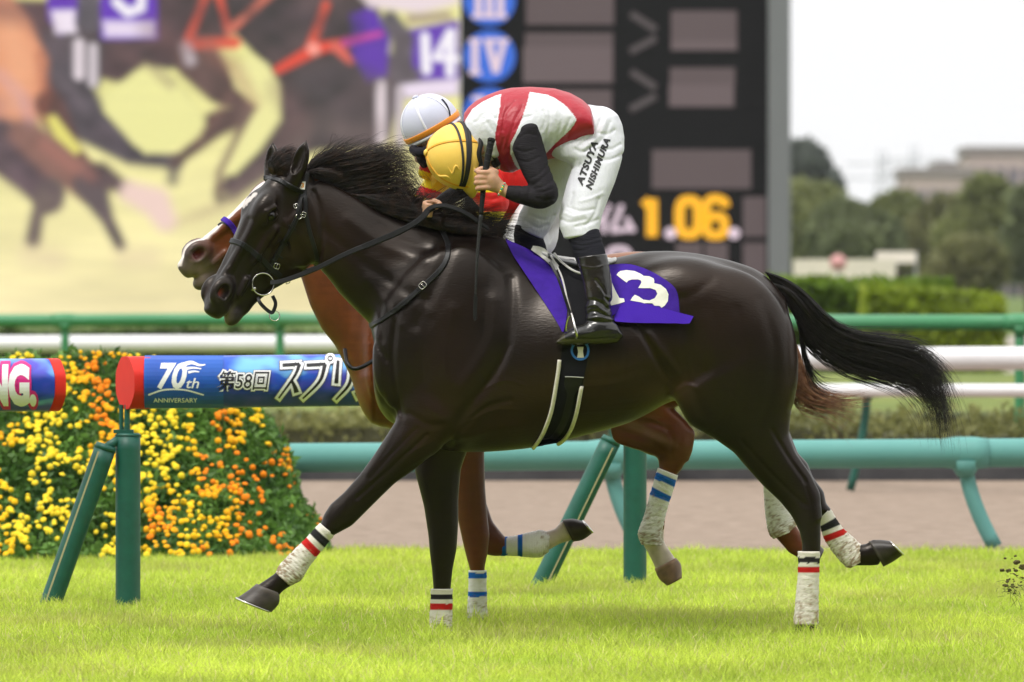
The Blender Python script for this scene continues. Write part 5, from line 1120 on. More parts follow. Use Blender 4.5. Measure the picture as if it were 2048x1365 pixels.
    SW([(1284, 1082), (1303, 1120), (1312, 1140)], [(1326, 1082), (1343, 1106), (1352, 1120)], [(0, -.15, .034), (.5, -.15, .029), (1, -.15, .034)], .012)
    # far hind leg
    SW([(1440, 800), (1500, 870), (1525, 930), (1529, 983), (1533, 1029), (1537, 1063)], [(1560, 800), (1578, 880), (1575, 930), (1572, 983), (1580, 1029), (1588, 1055)], [(0, .14, .08), (.4, .14, .045), (.7, .14, .03), (1, .14, .034)], .02, off=-.003)
    SW([(1540, 1062), (1580, 1108), (1602, 1120)], [(1590, 1048), (1615, 1085), (1628, 1092)], [(0, .14, .034), (.5, .14, .028), (1, .14, .034)], .012)
    O, L, F, Sn = head_frame((617, 361), (-.82, .572), math.radians(10), math.radians(4), Yc); H = Head(O, L, F, Sn, 1.0)
    horse_head(Fd, H, .010)
    ear(Fd, H.p(.0, .06, .06), H.p(-.11, -.04, .09), .034, 0, H.F); ear(Fd, H.p(.0, .06, -.06), H.p(-.11, -.04, -.09), .034, 0, H.F)
    D = lambda p, d, r, **k: Fd.dent(p, d*.8, r*1.2, Y1=Yc, **k)
    D([(700, 520), (690, 640), (720, 740)], .007, .02); D([(1240, 850), (1290, 870), (1340, 885)], .005, .010); D([(1310, 850), (1340, 870), (1370, 905)], .004, .008)
    D([(940, 920), (948, 1000), (955, 1060)], .004, .008); D([(1230, 850), (1280, 838), (1330, 850)], -.005, .006); D([(1250, 870), (1300, 885), (1335, 912)], .006, .007); D([(1338, 860), (1352, 885), (1350, 925)], .006, .006); D([(1372, 880), (1362, 905), (1352, 935)], .004, .005); D([(1260, 884), (1300, 900), (1325, 925)], -.004, .004); D([(1280, 850), (1320, 856), (1350, 868)], .004, .006)
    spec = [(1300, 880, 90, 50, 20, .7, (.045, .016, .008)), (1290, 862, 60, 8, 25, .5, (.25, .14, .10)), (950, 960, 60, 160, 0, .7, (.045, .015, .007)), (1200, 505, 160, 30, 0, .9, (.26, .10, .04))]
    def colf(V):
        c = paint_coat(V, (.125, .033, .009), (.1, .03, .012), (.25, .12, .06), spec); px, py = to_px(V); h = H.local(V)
        mz = np.clip((h[:, 0]-.47)/.10, 0, 1)[:, None]; c = c*(1-mz)+np.array((.085, .062, .058))*mz
        nn = vnoise(V, 30, 3)-.5
        m = np.clip((.040+.012*nn-np.abs(h[:, 2]))/.008, 0, 1)*(h[:, 1] > .015)*(h[:, 0] > .02)*(h[:, 0] < .70); m = m[:, None]; c = c*(1-m)+np.array((.72, .64, .60))*m
        lp = np.exp(-((h[:, 0]-.62)/.05)**2-((h[:, 1]+.05)/.05)**2)[:, None]*.85*(0.6+.8*vnoise(V, 40, 2)[:, None]); lp = np.clip(lp, 0, 1); c = c*(1-lp)+np.array((.34, .25, .20))*lp
        for s in (1, -1):
            m = np.exp(-((h[:, 0]-.577)/.026)**2-((h[:, 1]-.020)/.015)**2-((h[:, 2]-.046*s)/.022)**2)[:, None]; m = np.clip(m*1.6, 0, 1); c = c*(1-m)+np.array((.15, .02, .02))*m
        # white socks
        for (cx, cy, r) in ((1115, 1078, 45), (1320, 1110, 52)):
            m = (np.hypot(px-cx, py-cy) < r)[:, None]; c = np.where(m, np.array((.62, .52, .45))*(0.75+.4*vnoise(V, 50, 7)[:, None]), c)
        return c
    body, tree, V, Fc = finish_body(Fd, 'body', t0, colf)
    for s in (1, -1):
        bm = bmesh.new(); bmesh.ops.create_uvsphere(bm, u_segments=24, v_segments=16, radius=.0205)
        me = bpy.data.meshes.new('eye'); bm.to_mesh(me); bm.free(); me.materials.append(M_EYE)
        o = bpy.data.objects.new('eye', me); S.collection.objects.link(o); o.parent = t0; o.location = Vector(H.p(.197, .024, .083*s))-t0.location
    hc = (.16, .10, .06)
    put_hoof('hoof', t0, [(918, 1258), (908, 1270), (898, 1282)], [(956, 1264), (956, 1274), (956, 1282)], Yc-.14, hc)
    put_hoof('hoof', t0, [(1124, 1040), (1146, 1038), (1166, 1043)], [(1146, 1084), (1166, 1080), (1186, 1066)], Yc+.14, (.035, .025, .02), sole=(.10, .06, .035))
    put_hoof('hoof', t0, [(1309, 1138), (1318, 1158), (1334, 1172)], [(1352, 1116), (1362, 1130), (1364, 1156)], Yc-.15, (.20, .12, .07), shoe=False)
    put_hoof('hoof', t0, [(1600, 1122), (1620, 1128), (1636, 1124)], [(1628, 1090), (1640, 1092), (1648, 1100)], Yc+.14, (.04, .03, .025), shoe=False)
    B2 = (.78, .76, .74)
    put_bandage(t0, [(939, 1141), (938, 1180), (936, 1215), (934, 1245)], [(972, 1141), (972, 1180), (973, 1215), (976, 1245)], Yc-.14, (.034, .031, .031, .038), [(.04, .13, BLU), (.37, .46, BLU)], (.4, 1, 1.0), wbase=B2)
    put_bandage(t0, [(992, 1077), (1030, 1073), (1060, 1066), (1080, 1062), (1100, 1066)], [(992, 1111), (1030, 1111), (1060, 1114), (1080, 1114), (1098, 1103)], Yc+.14, (.033, .031, .031, .036, .034), [(.06, .14, BLU), (.29, .37, BLU)], (.6, 1, .6), wbase=B2)
    put_bandage(t0, [(1317, 936), (1305, 976), (1290, 1029), (1277, 1066), (1284, 1090)], [(1355, 951), (1341, 994), (1331, 1029), (1325, 1066), (1328, 1092)], Yc-.15, (.036, .031, .031, .038, .036), [(.06, .14, BLU), (.24, .32, BLU)], (.25, .9, 1.0), wbase=B2)
    put_bandage(t0, [(1527, 955), (1529, 990), (1532, 1029), (1538, 1066), (1548, 1078)], [(1572, 950), (1572, 983), (1582, 1020), (1592, 1046), (1586, 1062)], Yc+.14, (.034, .031, .034, .038, .034), [(.02, .08, BLU)], (.3, .9, 1.4), wbase=B2)
    return t0, tree, H
CH, CT, CHEAD = chestnut_horse()
print('horses', round(time.time()-T0, 1))
# ================================================================ hair
def resample(P, n):
    P = catmull(np.array(P, 'f8'), 8); d = np.concatenate([[0], np.cumsum(np.linalg.norm(np.diff(P, axis=0), axis=1))]); t = np.linspace(0, d[-1], n); return np.stack([np.interp(t, d, P[:, k]) for k in range(P.shape[1])], 1)
def hair(name, parent, guides, n, m, r0=.0011, seg_=16, jit=.012, spreadY=.03, seed=1, weights=None, wild=.15, Yc=0.0, cln=30):
    """strands interpolated between neighbouring guide curves (photo-plane px, py [, Y])"""
    r = np.random.default_rng(seed); G = []
    for g in guides:
        g = [(p[0], p[1], (p[2] if len(p) > 2 else 0)+Yc) for p in g]; G.append(resample([tuple(W3(*p)) for p in g], seg_))
    G = np.array(G); k = len(G); t = r.uniform(0, k-1.001, n) if weights is None else r.choice(k-1, n, p=np.array(weights, 'f8')/sum(weights))+r.random(n)
    i = t.astype(int); f = (t-i)[:, None, None]; P = G[i]*(1-f)+G[i+1]*f
    s = np.linspace(0, 1, seg_)[None, :, None]
    cl = r.integers(0, max(8, n//cln), n); co = r.normal(size=(cl.max()+1, 3))*jit*1.3; fo = r.uniform(1.5, 4.5, (cl.max()+1,)); ph = r.uniform(0, 6.28, cl.max()+1)
    off = co[cl][:, None, :]*(s**1.2)+r.normal(size=(n, 1, 3))*jit*.45*(s**.8+.15)
    wv = np.sin(s*fo[cl][:, None, None]*2+ph[cl][:, None, None])*jit*.8*s; P = P+off+wv*r.normal(size=(n, 1, 3))*.5
    w_ = (r.random(n) < wild)[:, None, None]; P = P+w_*(r.normal(size=(n, 1, 3))*jit*1.3*s**2)
    P[:, :, 1] += (r.uniform(-1, 1, (n, 1))*spreadY*(.4+.6*s[..., 0]))
    ln = 1.02-.55*r.random(n)**1.3; ln = ln[:, None, None]; idx = s*ln*(seg_-1); i0 = np.clip(idx.astype(int), 0, seg_-2); ff = idx-i0
    a = np.take_along_axis(P, np.repeat(i0, 3, 2), 1); b = np.take_along_axis(P, np.repeat(i0+1, 3, 2), 1); P = a*(1-ff)+b*ff
    T = np.gradient(P, axis=1); T /= np.linalg.norm(T, axis=2)[..., None]+1e-9; A = np.cross(T, (0, 1, 0.01)); A /= np.linalg.norm(A, axis=2)[..., None]+1e-9; B = np.cross(T, A)
    rad = r0*r.uniform(.7, 1.4, n)[:, None, None]*(1-.85*s**2.5)
    V = np.stack([P+rad*(A*math.cos(q)+B*math.sin(q)) for q in (0, 2.094, 4.189)], 2).reshape(-1, 3)
    b0 = (np.arange(n)[:, None]*seg_+np.arange(seg_-1)[None])*3; F = np.concatenate([np.stack([b0+j, b0+(j+1) % 3, b0+3+(j+1) % 3, b0+3+j], -1).reshape(-1, 4) for j in range(3)])
    return mesh_obj(name, V, F, m, parent)
def hair_mat(name, c1, c2, rough=.38):
    m = bpy.data.materials.new(name); m.use_nodes = True; n = m.node_tree; b = n.nodes['Principled BSDF']; b.inputs['Roughness'].default_value = rough; b.inputs['Specular IOR Level'].default_value = .35
    tc = n.nodes.new('ShaderNodeTexCoord'); t = n.nodes.new('ShaderNodeTexNoise'); t.inputs['Scale'].default_value = 30; n.links.new(tc.outputs['Object'], t.inputs['Vector'])
    r = n.nodes.new('ShaderNodeMapRange'); r.inputs[1].default_value = .42; r.inputs[2].default_value = .7; n.links.new(t.outputs[0], r.inputs[0])
    x = n.nodes.new('ShaderNodeMix'); x.data_type = 'RGBA'; x.inputs[6].default_value = c1; x.inputs[7].default_value = c2; n.links.new(r.outputs[0], x.inputs[0]); n.links.new(x.outputs[2], b.inputs['Base Color']); return m
M_HAIR = hair_mat('dark_hair', (.008, .0052, .0046, 1), (.045, .021, .013, 1)); M_TAIL = hair_mat('tail_hair', (.006, .005, .0045, 1), (.016, .012, .010, 1), .34); M_CHAIR = hair_mat('chestnut_hair', (.13, .05, .025, 1), (.32, .16, .08, 1))
hair('forelock', BH, [[(541, 348, -.05), (537, 328, -.06), (550, 308, -.06), (572, 297, -.05), (588, 292, -.04)], [(546, 350, -.07), (543, 335, -.08), (560, 316, -.08), (582, 305, -.07), (600, 306, -.05)], [(556, 350, -.08), (562, 338, -.09), (580, 328, -.09), (598, 320, -.07), (615, 316, -.05)], [(570, 352, -.09), (578, 343, -.09), (592, 335, -.08), (610, 332, -.06)]], 620, M_HAIR, .0011, 12, .006, .015, 3)
MG_ = [[(603, 350), (625, 330), (655, 311), (680, 299), (702, 284)], [(610, 352), (640, 324), (675, 307), (705, 292), (712, 300)], [(618, 354), (660, 327), (710, 319), (750, 312), (788, 303), (806, 308)], [(632, 358), (680, 336), (730, 326), (770, 306), (800, 308), (817, 334)],
       [(652, 364), (700, 346), (750, 336), (790, 316), (812, 332), (821, 364)], [(682, 378), (730, 364), (775, 350), (806, 346), (819, 372), (820, 394)], [(708, 392), (750, 380), (788, 372), (812, 374), (822, 396), (830, 412)], [(738, 410), (772, 404), (800, 392), (816, 384), (830, 404)],
       [(770, 428), (796, 420), (814, 406), (822, 402), (836, 420)], [(800, 441), (824, 430), (850, 416), (878, 404), (900, 396)], [(830, 448), (862, 432), (892, 414), (918, 400), (942, 398)], [(856, 455), (894, 441), (930, 430), (962, 428), (990, 432)],
       [(884, 462), (920, 453), (960, 447), (994, 447), (1030, 453)], [(922, 470), (960, 464), (990, 461), (1022, 470)], [(960, 476), (985, 474), (1012, 478)]]
hair('mane', BH, MG_, 3900, M_HAIR, .0012, 18, .022, .035, 5, cln=170)
hair('mane', BH, [[(608, 352, -.03), (625, 348, -.05), (650, 350, -.06), (668, 356, -.06)], [(606, 350, -.03), (630, 340, -.05), (655, 338, -.06), (690, 345, -.06)]], 160, M_CHAIR if 0 else M_HAIR, .001, 12, .008, .012, 6)
hair('mane', BH, [[(700, 388, -.02), (735, 392, -.03), (770, 398, -.04), (800, 404, -.04), (826, 396, -.04)], [(760, 424, -.02), (790, 428, -.04), (820, 426, -.04), (850, 430, -.05)], [(820, 445, -.03), (860, 448, -.05), (900, 452, -.05), (940, 458, -.05)], [(900, 466, -.03), (940, 466, -.04), (975, 466, -.05), (1005, 466, -.05)]], 1300, M_HAIR, .0012, 14, .010, .02, 7)
TG = [[(1532, 545), (1575, 562), (1612, 590), (1650, 632), (1700, 666), (1765, 674), (1852, 680)], [(1535, 548), (1580, 575), (1615, 610), (1660, 655), (1720, 680), (1790, 690), (1850, 706), (1890, 745), (1899, 772)],
      [(1538, 552), (1590, 600), (1620, 640), (1670, 680), (1740, 700), (1810, 715), (1870, 745), (1892, 790), (1897, 850)], [(1540, 556), (1595, 620), (1620, 665), (1670, 700), (1730, 722), (1800, 745), (1855, 780), (1882, 830), (1888, 888)],
      [(1545, 560), (1600, 635), (1612, 672), (1650, 705), (1700, 738), (1770, 758), (1830, 778), (1866, 820), (1880, 862)], [(1548, 565), (1602, 645), (1608, 685), (1640, 715), (1690, 745), (1750, 765), (1810, 790), (1850, 840), (1862, 878)]]
hair('tail', BH, TG, 2300, M_TAIL, .0013, 22, .020, .035, 8, weights=[.6, 1.4, 1.5, .9, .2], wild=.15, cln=110)
hair('tail', BH, [[(1596, 640), (1606, 690), (1620, 730), (1650, 758), (1692, 760)], [(1598, 650), (1606, 700), (1616, 740), (1634, 782), (1690, 812)]], 90, M_TAIL, .0012, 16, .012, .02, 9)
V, F = tube(catmull(np.array([W3(1522, 566), W3(1562, 576), W3(1592, 598), W3(1612, 622), W3(1640, 662), W3(1690, 696)]), 5), np.interp(np.linspace(0, 1, 26), [0, .3, .6, 1], [.016, .026, .028, .008]), 16); mesh_obj('dock', V, F, M_TAIL, BH)
hair('tail', CH, [[(1560, 620), (1590, 690), (1608, 745), (1640, 785), (1690, 800), (1742, 796)], [(1550, 620), (1580, 710), (1598, 770), (1630, 800), (1680, 812), (1725, 806)], [(1545, 620), (1575, 730), (1592, 790), (1625, 815), (1665, 822), (1700, 850)], [(1540, 620), (1570, 740), (1588, 800), (1602, 825), (1640, 830), (1690, 880)]], 800, M_CHAIR, .0011, 18, .014, .03, 10, Yc=1.0, weights=[1.5, 1.2, .35])
hair('mane', CH, [[(600, 352), (640, 340), (690, 350)], [(700, 395), (750, 390), (800, 400)], [(840, 450), (890, 440), (930, 450)]], 600, M_CHAIR, .0012, 10, .01, .02, 11, Yc=1.0)

# ================================================================ tack of the dark horse
M_LEATH = mat('black_leather', (.008, .008, .009, 1), .45, .32, bump=(300, .25, .001)); M_RUB = mat('rubber_grip', (.011, .011, .012, 1), .7, .2, bump=(520, .8, .002))
br = empty('bridle', W3(560, 460, -.15), 'black leather bridle with steel ring bit and reins on the dark horse', 'bridle')
def strap(name, pts, w_, th, parent, m=M_LEATH, lift=.001, tree=BT, side=1, sub=6):
    P, N = on_skin(tree, pts, sub, lift, side); V, F = ribbon(P, N, w_, th); return mesh_obj(name, V, F, m, parent, smooth=False)
strap('cheek_strap', [(610, 352), (608, 365), (605, 385), (600, 408), (594, 435), (577, 469), (560, 499), (541, 533), (534, 549)], .020, .007, br)
strap('cheek_strap', [(604, 396), (599, 425), (588, 450), (570, 480)], .013, .012, br)
strap('throat_latch', [(608, 378), (611, 402), (612, 429), (620, 465), (629, 495), (634, 522), (630, 540)], .017, .006, br)
strap('browband', [(508, 365), (516, 359), (530, 356), (556, 361), (583, 373), (606, 386)], .020, .007, br)
strap('noseband', [(453, 491), (458, 485), (468, 483), (488, 491), (510, 508), (528, 524), (541, 538), (560, 552)], .024, .009, br)
strap('headpiece', [(606, 384), (609, 366), (612, 352), (613, 348)], .024, .009, br)
def tag_at(tree, cx, cy, w_, h_, ang, lift, th, name, m, parent):
    h = hit(tree, cx, cy); p, n = np.array(h[0]), np.array(h[1]); n = np.array((-.15, -1., .1)); n /= np.linalg.norm(n); u = np.array((math.cos(ang), 0, math.sin(ang))); u -= n*(u@n); u /= np.linalg.norm(u); v = np.cross(n, u)
    V, F = box(p+n*(lift+th/2), (w_/2, h_/2, th/2), np.array([u, v, n])); o = mesh_obj(name, V, F, m, parent, smooth=False); return o, p+n*(lift+th+.0008), u, v
M_TAGW = mat('tag_white', rgb(226, 222, 220), .5); M_TAGO = mat('tag_orange', rgb(224, 148, 62), .5)
o, c0, u0, v0 = tag_at(BT, 605, 372, .029, .033, -.10, .016, .004, 'number_tag', M_TAGW, br)
if v0[2] < 0: v0 = -v0
if u0[0] < 0: u0 = -u0
V, F, _ = text_vf('13', -.0105, .0105, -.010, .010, .04, 0, 0); mesh_obj('tag_number', np.array([c0+u0*p[0]+v0*p[1] for p in V]), F, M_TAGO, o, smooth=False)
def buckle(cx, cy, s_, ang, parent, tree=BT, lift=.009):
    h = hit(tree, cx, cy)
    if not h: return
    p, n = np.array(h[0]), np.array(h[1]); u = np.array((math.cos(ang), 0, -math.sin(ang))); u -= n*(u@n); u /= np.linalg.norm(u); v = np.cross(n, u); c = p+n*lift
    th = np.linspace(0, 2*math.pi, 25); P = np.array([c+u*s_*np.sign(math.cos(t))*abs(math.cos(t))**.5+v*s_*1.15*np.sign(math.sin(t))*abs(math.sin(t))**.5 for t in th]); V, F = merge([tube(P, .0018, 6, False), tube(np.array([c-u*s_, c, c+u*s_]), .0014, 6)]); mesh_obj('buckle', V, F, M_STEEL, parent)
for b_ in ((592, 413, .008, 1.1), (597, 434, .010, 1.2), (607, 430, .009, .3), (552, 532, .011, 1.9), (574, 561, .010, .25)): buckle(*b_, br)
for q in ((583, 455), (566, 486), (546, 521), (557, 512)):
    P, N = on_skin(BT, [(q[0]-7, q[1]-4), q, (q[0]+8, q[1]+5)], 3, .006); V, F = ribbon(P, N, .008, .004); mesh_obj('keeper', V, F, M_LEATH, br, smooth=False)
def ring3(c, r, th, axis, m, parent, name='bit_ring', sx=1.0):
    axis = np.array(axis, 'f8'); axis /= np.linalg.norm(axis); u = np.cross(axis, (0, 0, 1)); u /= np.linalg.norm(u); v = np.cross(axis, u); t = np.linspace(0, 2*math.pi, 37)
    V, F = tube(np.array([np.array(c)+u*r*sx*math.cos(a)+v*r*math.sin(a) for a in t]), th, 8, False); return mesh_obj(name, V, F, m, parent)
hr = hit(BT, 525, 560); ry = min(hr[0][1], -.09)-.016
ring3(W3(526, 569, ry), .046, .0032, (.25, -1, .05), M_STEEL, br)
V, F = tube(np.array([W3(500, 580, ry+.03), W3(505, 579, ry+.003), W3(512, 577, ry-.001)]), np.array([.006, .0095, .007]), 12); mesh_obj('bit_mouthpiece', V, F, M_STEEL, br)
def free_strap(name, pts, w_, th, parent, m=M_LEATH, nrm=(0, -1, .25), sub=6, reins_w=None):
    C = catmull(np.array([W3(*p) for p in pts]), sub); N = np.tile(np.array(nrm, 'f8')/np.linalg.norm(nrm), (len(C), 1)); ww = w_ if reins_w is None else np.interp(np.linspace(0, 1, len(C)), *reins_w)
    V, F = ribbon(C, N, ww, th); return mesh_obj(name, V, F, m, parent, smooth=False)
free_strap('curb_strap', [(516, 596, ry+.01), (520, 606, ry), (530, 617, ry), (543, 626, ry), (549, 618, ry), (551, 606, ry), (545, 592, ry)], .015, .006, br)
ring3(W3(549, 632, ry-.004), .0215, .0022, (.1, -1, .2), M_STEEL, br, 'martingale_ring')
RZ = -.215
free_strap('rein', [(541, 566, ry), (556, 565, ry-.004), (574, 560, ry-.008), (610, 547, ry-.02), (643, 533, -.155), (677, 516, -.17), (712, 500, -.185), (728, 494, -.19)], .022, .006, br, reins_w=([0, .25, 1], [.020, .020, .022]))
free_strap('rein_grip', [(726, 495, -.189), (760, 481, -.195), (795, 466, -.20), (828, 448, -.19), (846, 434, -.16), (856, 422, -.13), (866, 416, -.12)], .025, .009, br, M_RUB)
free_strap('rein', [(858, 420, -.13), (870, 414, -.14), (890, 413, -.15), (915, 420, -.16), (938, 432, -.16), (958, 446, -.15), (975, 458, -.10)], .021, .007, br, M_RUB, nrm=(.2, -1, .7))
# far-side cheek strap and rein
strap('cheek_strap', [(604, 356), (590, 395), (575, 440), (550, 495), (530, 545)], .017, .006, br, side=-1)
ring3(W3(520, 567, abs(ry)*.6), .046, .0032, (.25, -1, .05), M_STEEL, br)
free_strap('rein', [(541, 566, .08), (643, 533, .13), (728, 494, .17), (820, 455, .16), (858, 420, .02)], .022, .006, br, nrm=(0, 1, .25))
# neck strap
nk = empty('neck_strap', W3(830, 560, -.2), 'black neck strap with steel buckle across the dark horse shoulder', 'strap')
strap('band', [(884, 462), (893, 482), (897, 500), (892, 522), (878, 543), (852, 568), (820, 596), (786, 624), (760, 643), (742, 652)], .022, .007, nk)
strap('band', [(850, 455), (820, 520), (790, 580), (760, 630), (742, 652)], .022, .007, nk, side=-1)
buckle(846, 572, .013, .8, nk); free_strap('strap_end', [(835, 584, hit(BT, 835, 584)[0][1]-.012), (812, 604, hit(BT, 812, 604)[0][1]-.012), (795, 618, hit(BT, 795, 618)[0][1]-.012)], .018, .005, nk, nrm=(-.3, -1, .1))
ct = empty('bridle', W3(460, 450, 1), 'bridle with purple noseband on the chestnut horse', 'bridle')
M_PURP = mat('purple_cloth', rgb(70, 40, 158), .85, .12, noise=(16, .5, rgb(46, 26, 112)), bump=(220, .5, .002))
strap('noseband', [(437, 447), (444, 440), (452, 442), (462, 450), (474, 468), (480, 482)], .024, .008, ct, M_PURP, tree=CT, lift=.003)
strap('noseband_trim', [(437, 452), (446, 446), (456, 450), (468, 462), (476, 478)], .012, .005, ct, M_LEATH, tree=CT, lift=.002)
strap('cheek_strap', [(560, 380), (520, 430), (480, 482), (455, 520)], .017, .006, ct, tree=CT)
ns = empty('neck_strap', W3(715, 735, .85), 'thin black neck strap hanging on the chestnut horse chest', 'strap'); hc = lambda x, y: (hit(CT, x, y) or [Vector((0, .8, 0))])[0][1]-.006
V, F = tube(catmull(np.array([W3(690, 700, .80), W3(694, 724, .72), W3(705, 737, .70), W3(722, 735, .70), W3(750, 720, .74)]), 6), .009, 8); mesh_obj('band', V, F, M_LEATH, ns)

# ---------------- saddle cloth with the number 13
def drape(e1, e2, nu, nv, lift, tree=BT, wav=0.0, seed=1, thick=.003, mirror=False, lift2=None):
    A = catmull(np.array(e1, 'f8'), 6); B = catmull(np.array(e2, 'f8'), 6); A = A[np.linspace(0, len(A)-1, nu).round().astype(int)]; B = B[np.linspace(0, len(B)-1, nu).round().astype(int)]; V = np.zeros((nu, nv, 3))
    for i in range(nu):
        for j in range(nv):
            q = A[i]*(1-j/(nv-1))+B[i]*(j/(nv-1)); h = hit(tree, q[0], q[1]); k = 0
            while h is None and k < 14: k += 1; h = hit(tree, q[0], q[1]+2*k)
            V[i, j] = np.array(W3(q[0], q[1], h[0][1])) if h else W3(q[0], q[1], -.2)
    W_ = V[..., 1]
    for _ in range(3): W_[1:-1] = (W_[:-2]+2*W_[1:-1]+W_[2:])/4; W_[:, 1:-1] = (W_[:, :-2]+2*W_[:, 1:-1]+W_[:, 2:])/4
    jj = np.linspace(0, 1, nv)[None]; L = lift if lift2 is None else lift*(1-jj)+lift2*jj
    V[..., 1] = W_-L-wav*(vnoise(V.reshape(-1, 3), 9, seed).reshape(nu, nv)-.5)
    Q = V.reshape(-1, 3); bk = Q+np.array((0, thick, 0)); F = [(i*nv+j, i*nv+j+1, (i+1)*nv+j+1, (i+1)*nv+j) for i in range(nu-1) for j in range(nv-1)]; n = len(Q)
    F2 = F+[tuple(x+n for x in f[::-1]) for f in F]; P2 = np.concatenate([Q, bk])
    if mirror: F2 = F2+[tuple(x+2*n for x in f[::-1]) for f in F2]; M_ = P2.copy(); M_[:, 1] *= -1; P2 = np.concatenate([P2, M_])
    return P2, F2, Q, F
sc = empty('saddle_cloth', W3(1200, 560, -.2), 'purple saddle cloth with white number 13, its rear corner flapping up', 'saddle cloth')
V, F, Qf, Ff = drape([(1010, 477), (1024, 507), (1040, 532), (1056, 556), (1074, 583), (1091, 609), (1106, 632), (1118, 652), (1124, 664)], [(1064, 502), (1085, 518), (1104, 538), (1120, 556), (1130, 580), (1134, 604), (1134, 626), (1131, 646), (1127, 664)], 30, 12, .010, wav=.006, mirror=True)
mesh_obj('front_panel', V, F, M_PURP, sc)
V, F, Qn, Fn = drape([(1160, 540), (1200, 531), (1221, 530), (1246, 528), (1270, 531), (1302, 543), (1334, 562), (1350, 577), (1356, 592), (1358, 610), (1359, 625)], [(1160, 640), (1200, 640), (1228, 630), (1236, 618), (1246, 608), (1260, 603), (1278, 605), (1300, 610), (1322, 616), (1342, 621), (1359, 625.5)], 44, 20, .008, wav=.006, mirror=True)
mesh_obj('number_panel', V, F, M_PURP, sc)
V, F, Qp, Fp = drape([(1228, 634), (1238, 616), (1248, 607), (1260, 603), (1278, 605), (1300, 610), (1322, 616), (1342, 621), (1360, 626), (1387, 633)], [(1230, 643), (1245, 644.5), (1260, 645.5), (1275, 646), (1295, 646.5), (1315, 646.5), (1335, 647), (1352, 647), (1366, 648), (1379, 647)], 40, 10, .012, wav=.010, thick=.004, lift2=.034)
mesh_obj('folded_flap', V, F, mat('purple_lining', rgb(66, 36, 158), .9, .1, bump=(220, .5, .002)), sc)
ctree = BVHTree.FromPolygons([tuple(p) for p in Qn], Fn)
K = lambda L: [(1100+x/5.6875, -(480+y/5.6875)) for x, y in L]
M_NUM = mat('number_white', rgb(238, 236, 226), .8, .15)
for P_ in (K([(757, 400), (775, 372), (800, 355), (870, 345), (960, 355), (1030, 385), (1065, 410), (1130, 415), (1180, 440), (1187, 470), (1183, 492), (1260, 512), (1320, 560), (1348, 620), (1340, 700), (1305, 750), (1262, 778), (1150, 748), (1030, 710), (915, 690), (938, 652), (965, 625), (1010, 645), (1060, 680), (1130, 690), (1190, 665), (1222, 615), (1200, 570), (1140, 550), (1060, 550), (1003, 548), (1030, 505), (1040, 482), (1030, 460), (1000, 450), (930, 452), (890, 465), (872, 487), (820, 450)]), K([(600, 480), (700, 478), (745, 580), (790, 662), (842, 668), (850, 705), (780, 728), (600, 770)])):
    V, F = poly_vf(P_, 14); Q = []
    for x, y, _ in V:
        h = hit(ctree, x, -y); Q.append(tuple(W3(x, -y, (h[0][1] if h else -.25)-.0022)))
    mesh_obj('number', np.array(Q), F, M_NUM, sc, smooth=False)

# ---------------- saddle, girth, stirrup
sd_ = empty('saddle', W3(1140, 560, -.2), 'small black and white racing saddle with girth and steel stirrup', 'saddle')
M_WLE = mat('white_leather', rgb(214, 212, 208), .4, .5, noise=(30, .4, rgb(150, 146, 138)), bump=(60, .4, .002)); M_FELT = mat('black_felt', (.012, .012, .014, 1), .9, .1, bump=(200, .4, .001)); M_TRIM = mat('cream_trim', rgb(222, 216, 204), .6, noise=(40, .4, rgb(176, 164, 138)))
Fs = Field(W3(1040, 560, -.2), W3(1260, 470, .2), .005)
Fs.sweep([(1066, 492), (1090, 500), (1120, 516), (1160, 524), (1200, 522), (1232, 514)], [(1070, 505), (1095, 520), (1125, 536), (1160, 542), (1200, 540), (1228, 531)], [(0, 0, .035), (.2, 0, .075), (.6, 0, .10), (.85, 0, .11), (1, 0, .08)], .02)
Vs, Fq = Fs.mesh(); Vs = relax(Vs, Fq, 2); cw = np.tile((.015, .015, .016), (len(Vs), 1)); px, py = to_px(Vs); cw[px > 1196] = (.62, .62, .60); cw[(px < 1096)] = (.55, .55, .53)
mesh_obj('seat', Vs, Fq, mat('seat_leather', attr=True, rough=.35, spec=.5), sd_, cols=cw)
V, F, Q, _ = drape([(1088, 504), (1112, 515), (1140, 528), (1162, 546), (1172, 575), (1174, 610), (1174, 636), (1168, 648)], [(1098, 524), (1108, 540), (1124, 560), (1134, 584), (1140, 606), (1144, 626), (1147, 640), (1152, 650)], 30, 8, .020, wav=.004, thick=.008); mesh_obj('flap', V, F, M_FELT, sd_)
V, F, Q, _ = drape([(1066, 492), (1080, 494), (1092, 500), (1104, 514), (1118, 532)], [(1062, 500), (1072, 507), (1084, 516), (1098, 528), (1112, 542)], 16, 5, .028, thick=.008); mesh_obj('skirt', V, F, M_WLE, sd_); V = V*np.array((1, -1, 1)); mesh_obj('skirt', V, [f[::-1] for f in F], M_WLE, sd_)
def skin_tube(name, pts, r, lift, parent, m, tree=BT, sub=5):
    P, N = on_skin(tree, pts, sub, lift); V, F = tube(P, r, 8); return mesh_obj(name, V, F, m, parent)
skin_tube('binding', [(1104, 528), (1116, 540), (1130, 549), (1145, 558), (1160, 564), (1182, 569)], .005, .048, sd_, M_WLE)
skin_tube('binding', [(1098, 526), (1112, 546), (1124, 566), (1132, 590), (1137, 612), (1142, 632)], .004, .034, sd_, M_WLE)
free_strap('stirrup_leather', [(1100, 524, -.30), (1116, 556, -.335), (1128, 590, -.35), (1137, 618, -.355), (1142, 632, -.36)], .012, .004, sd_)
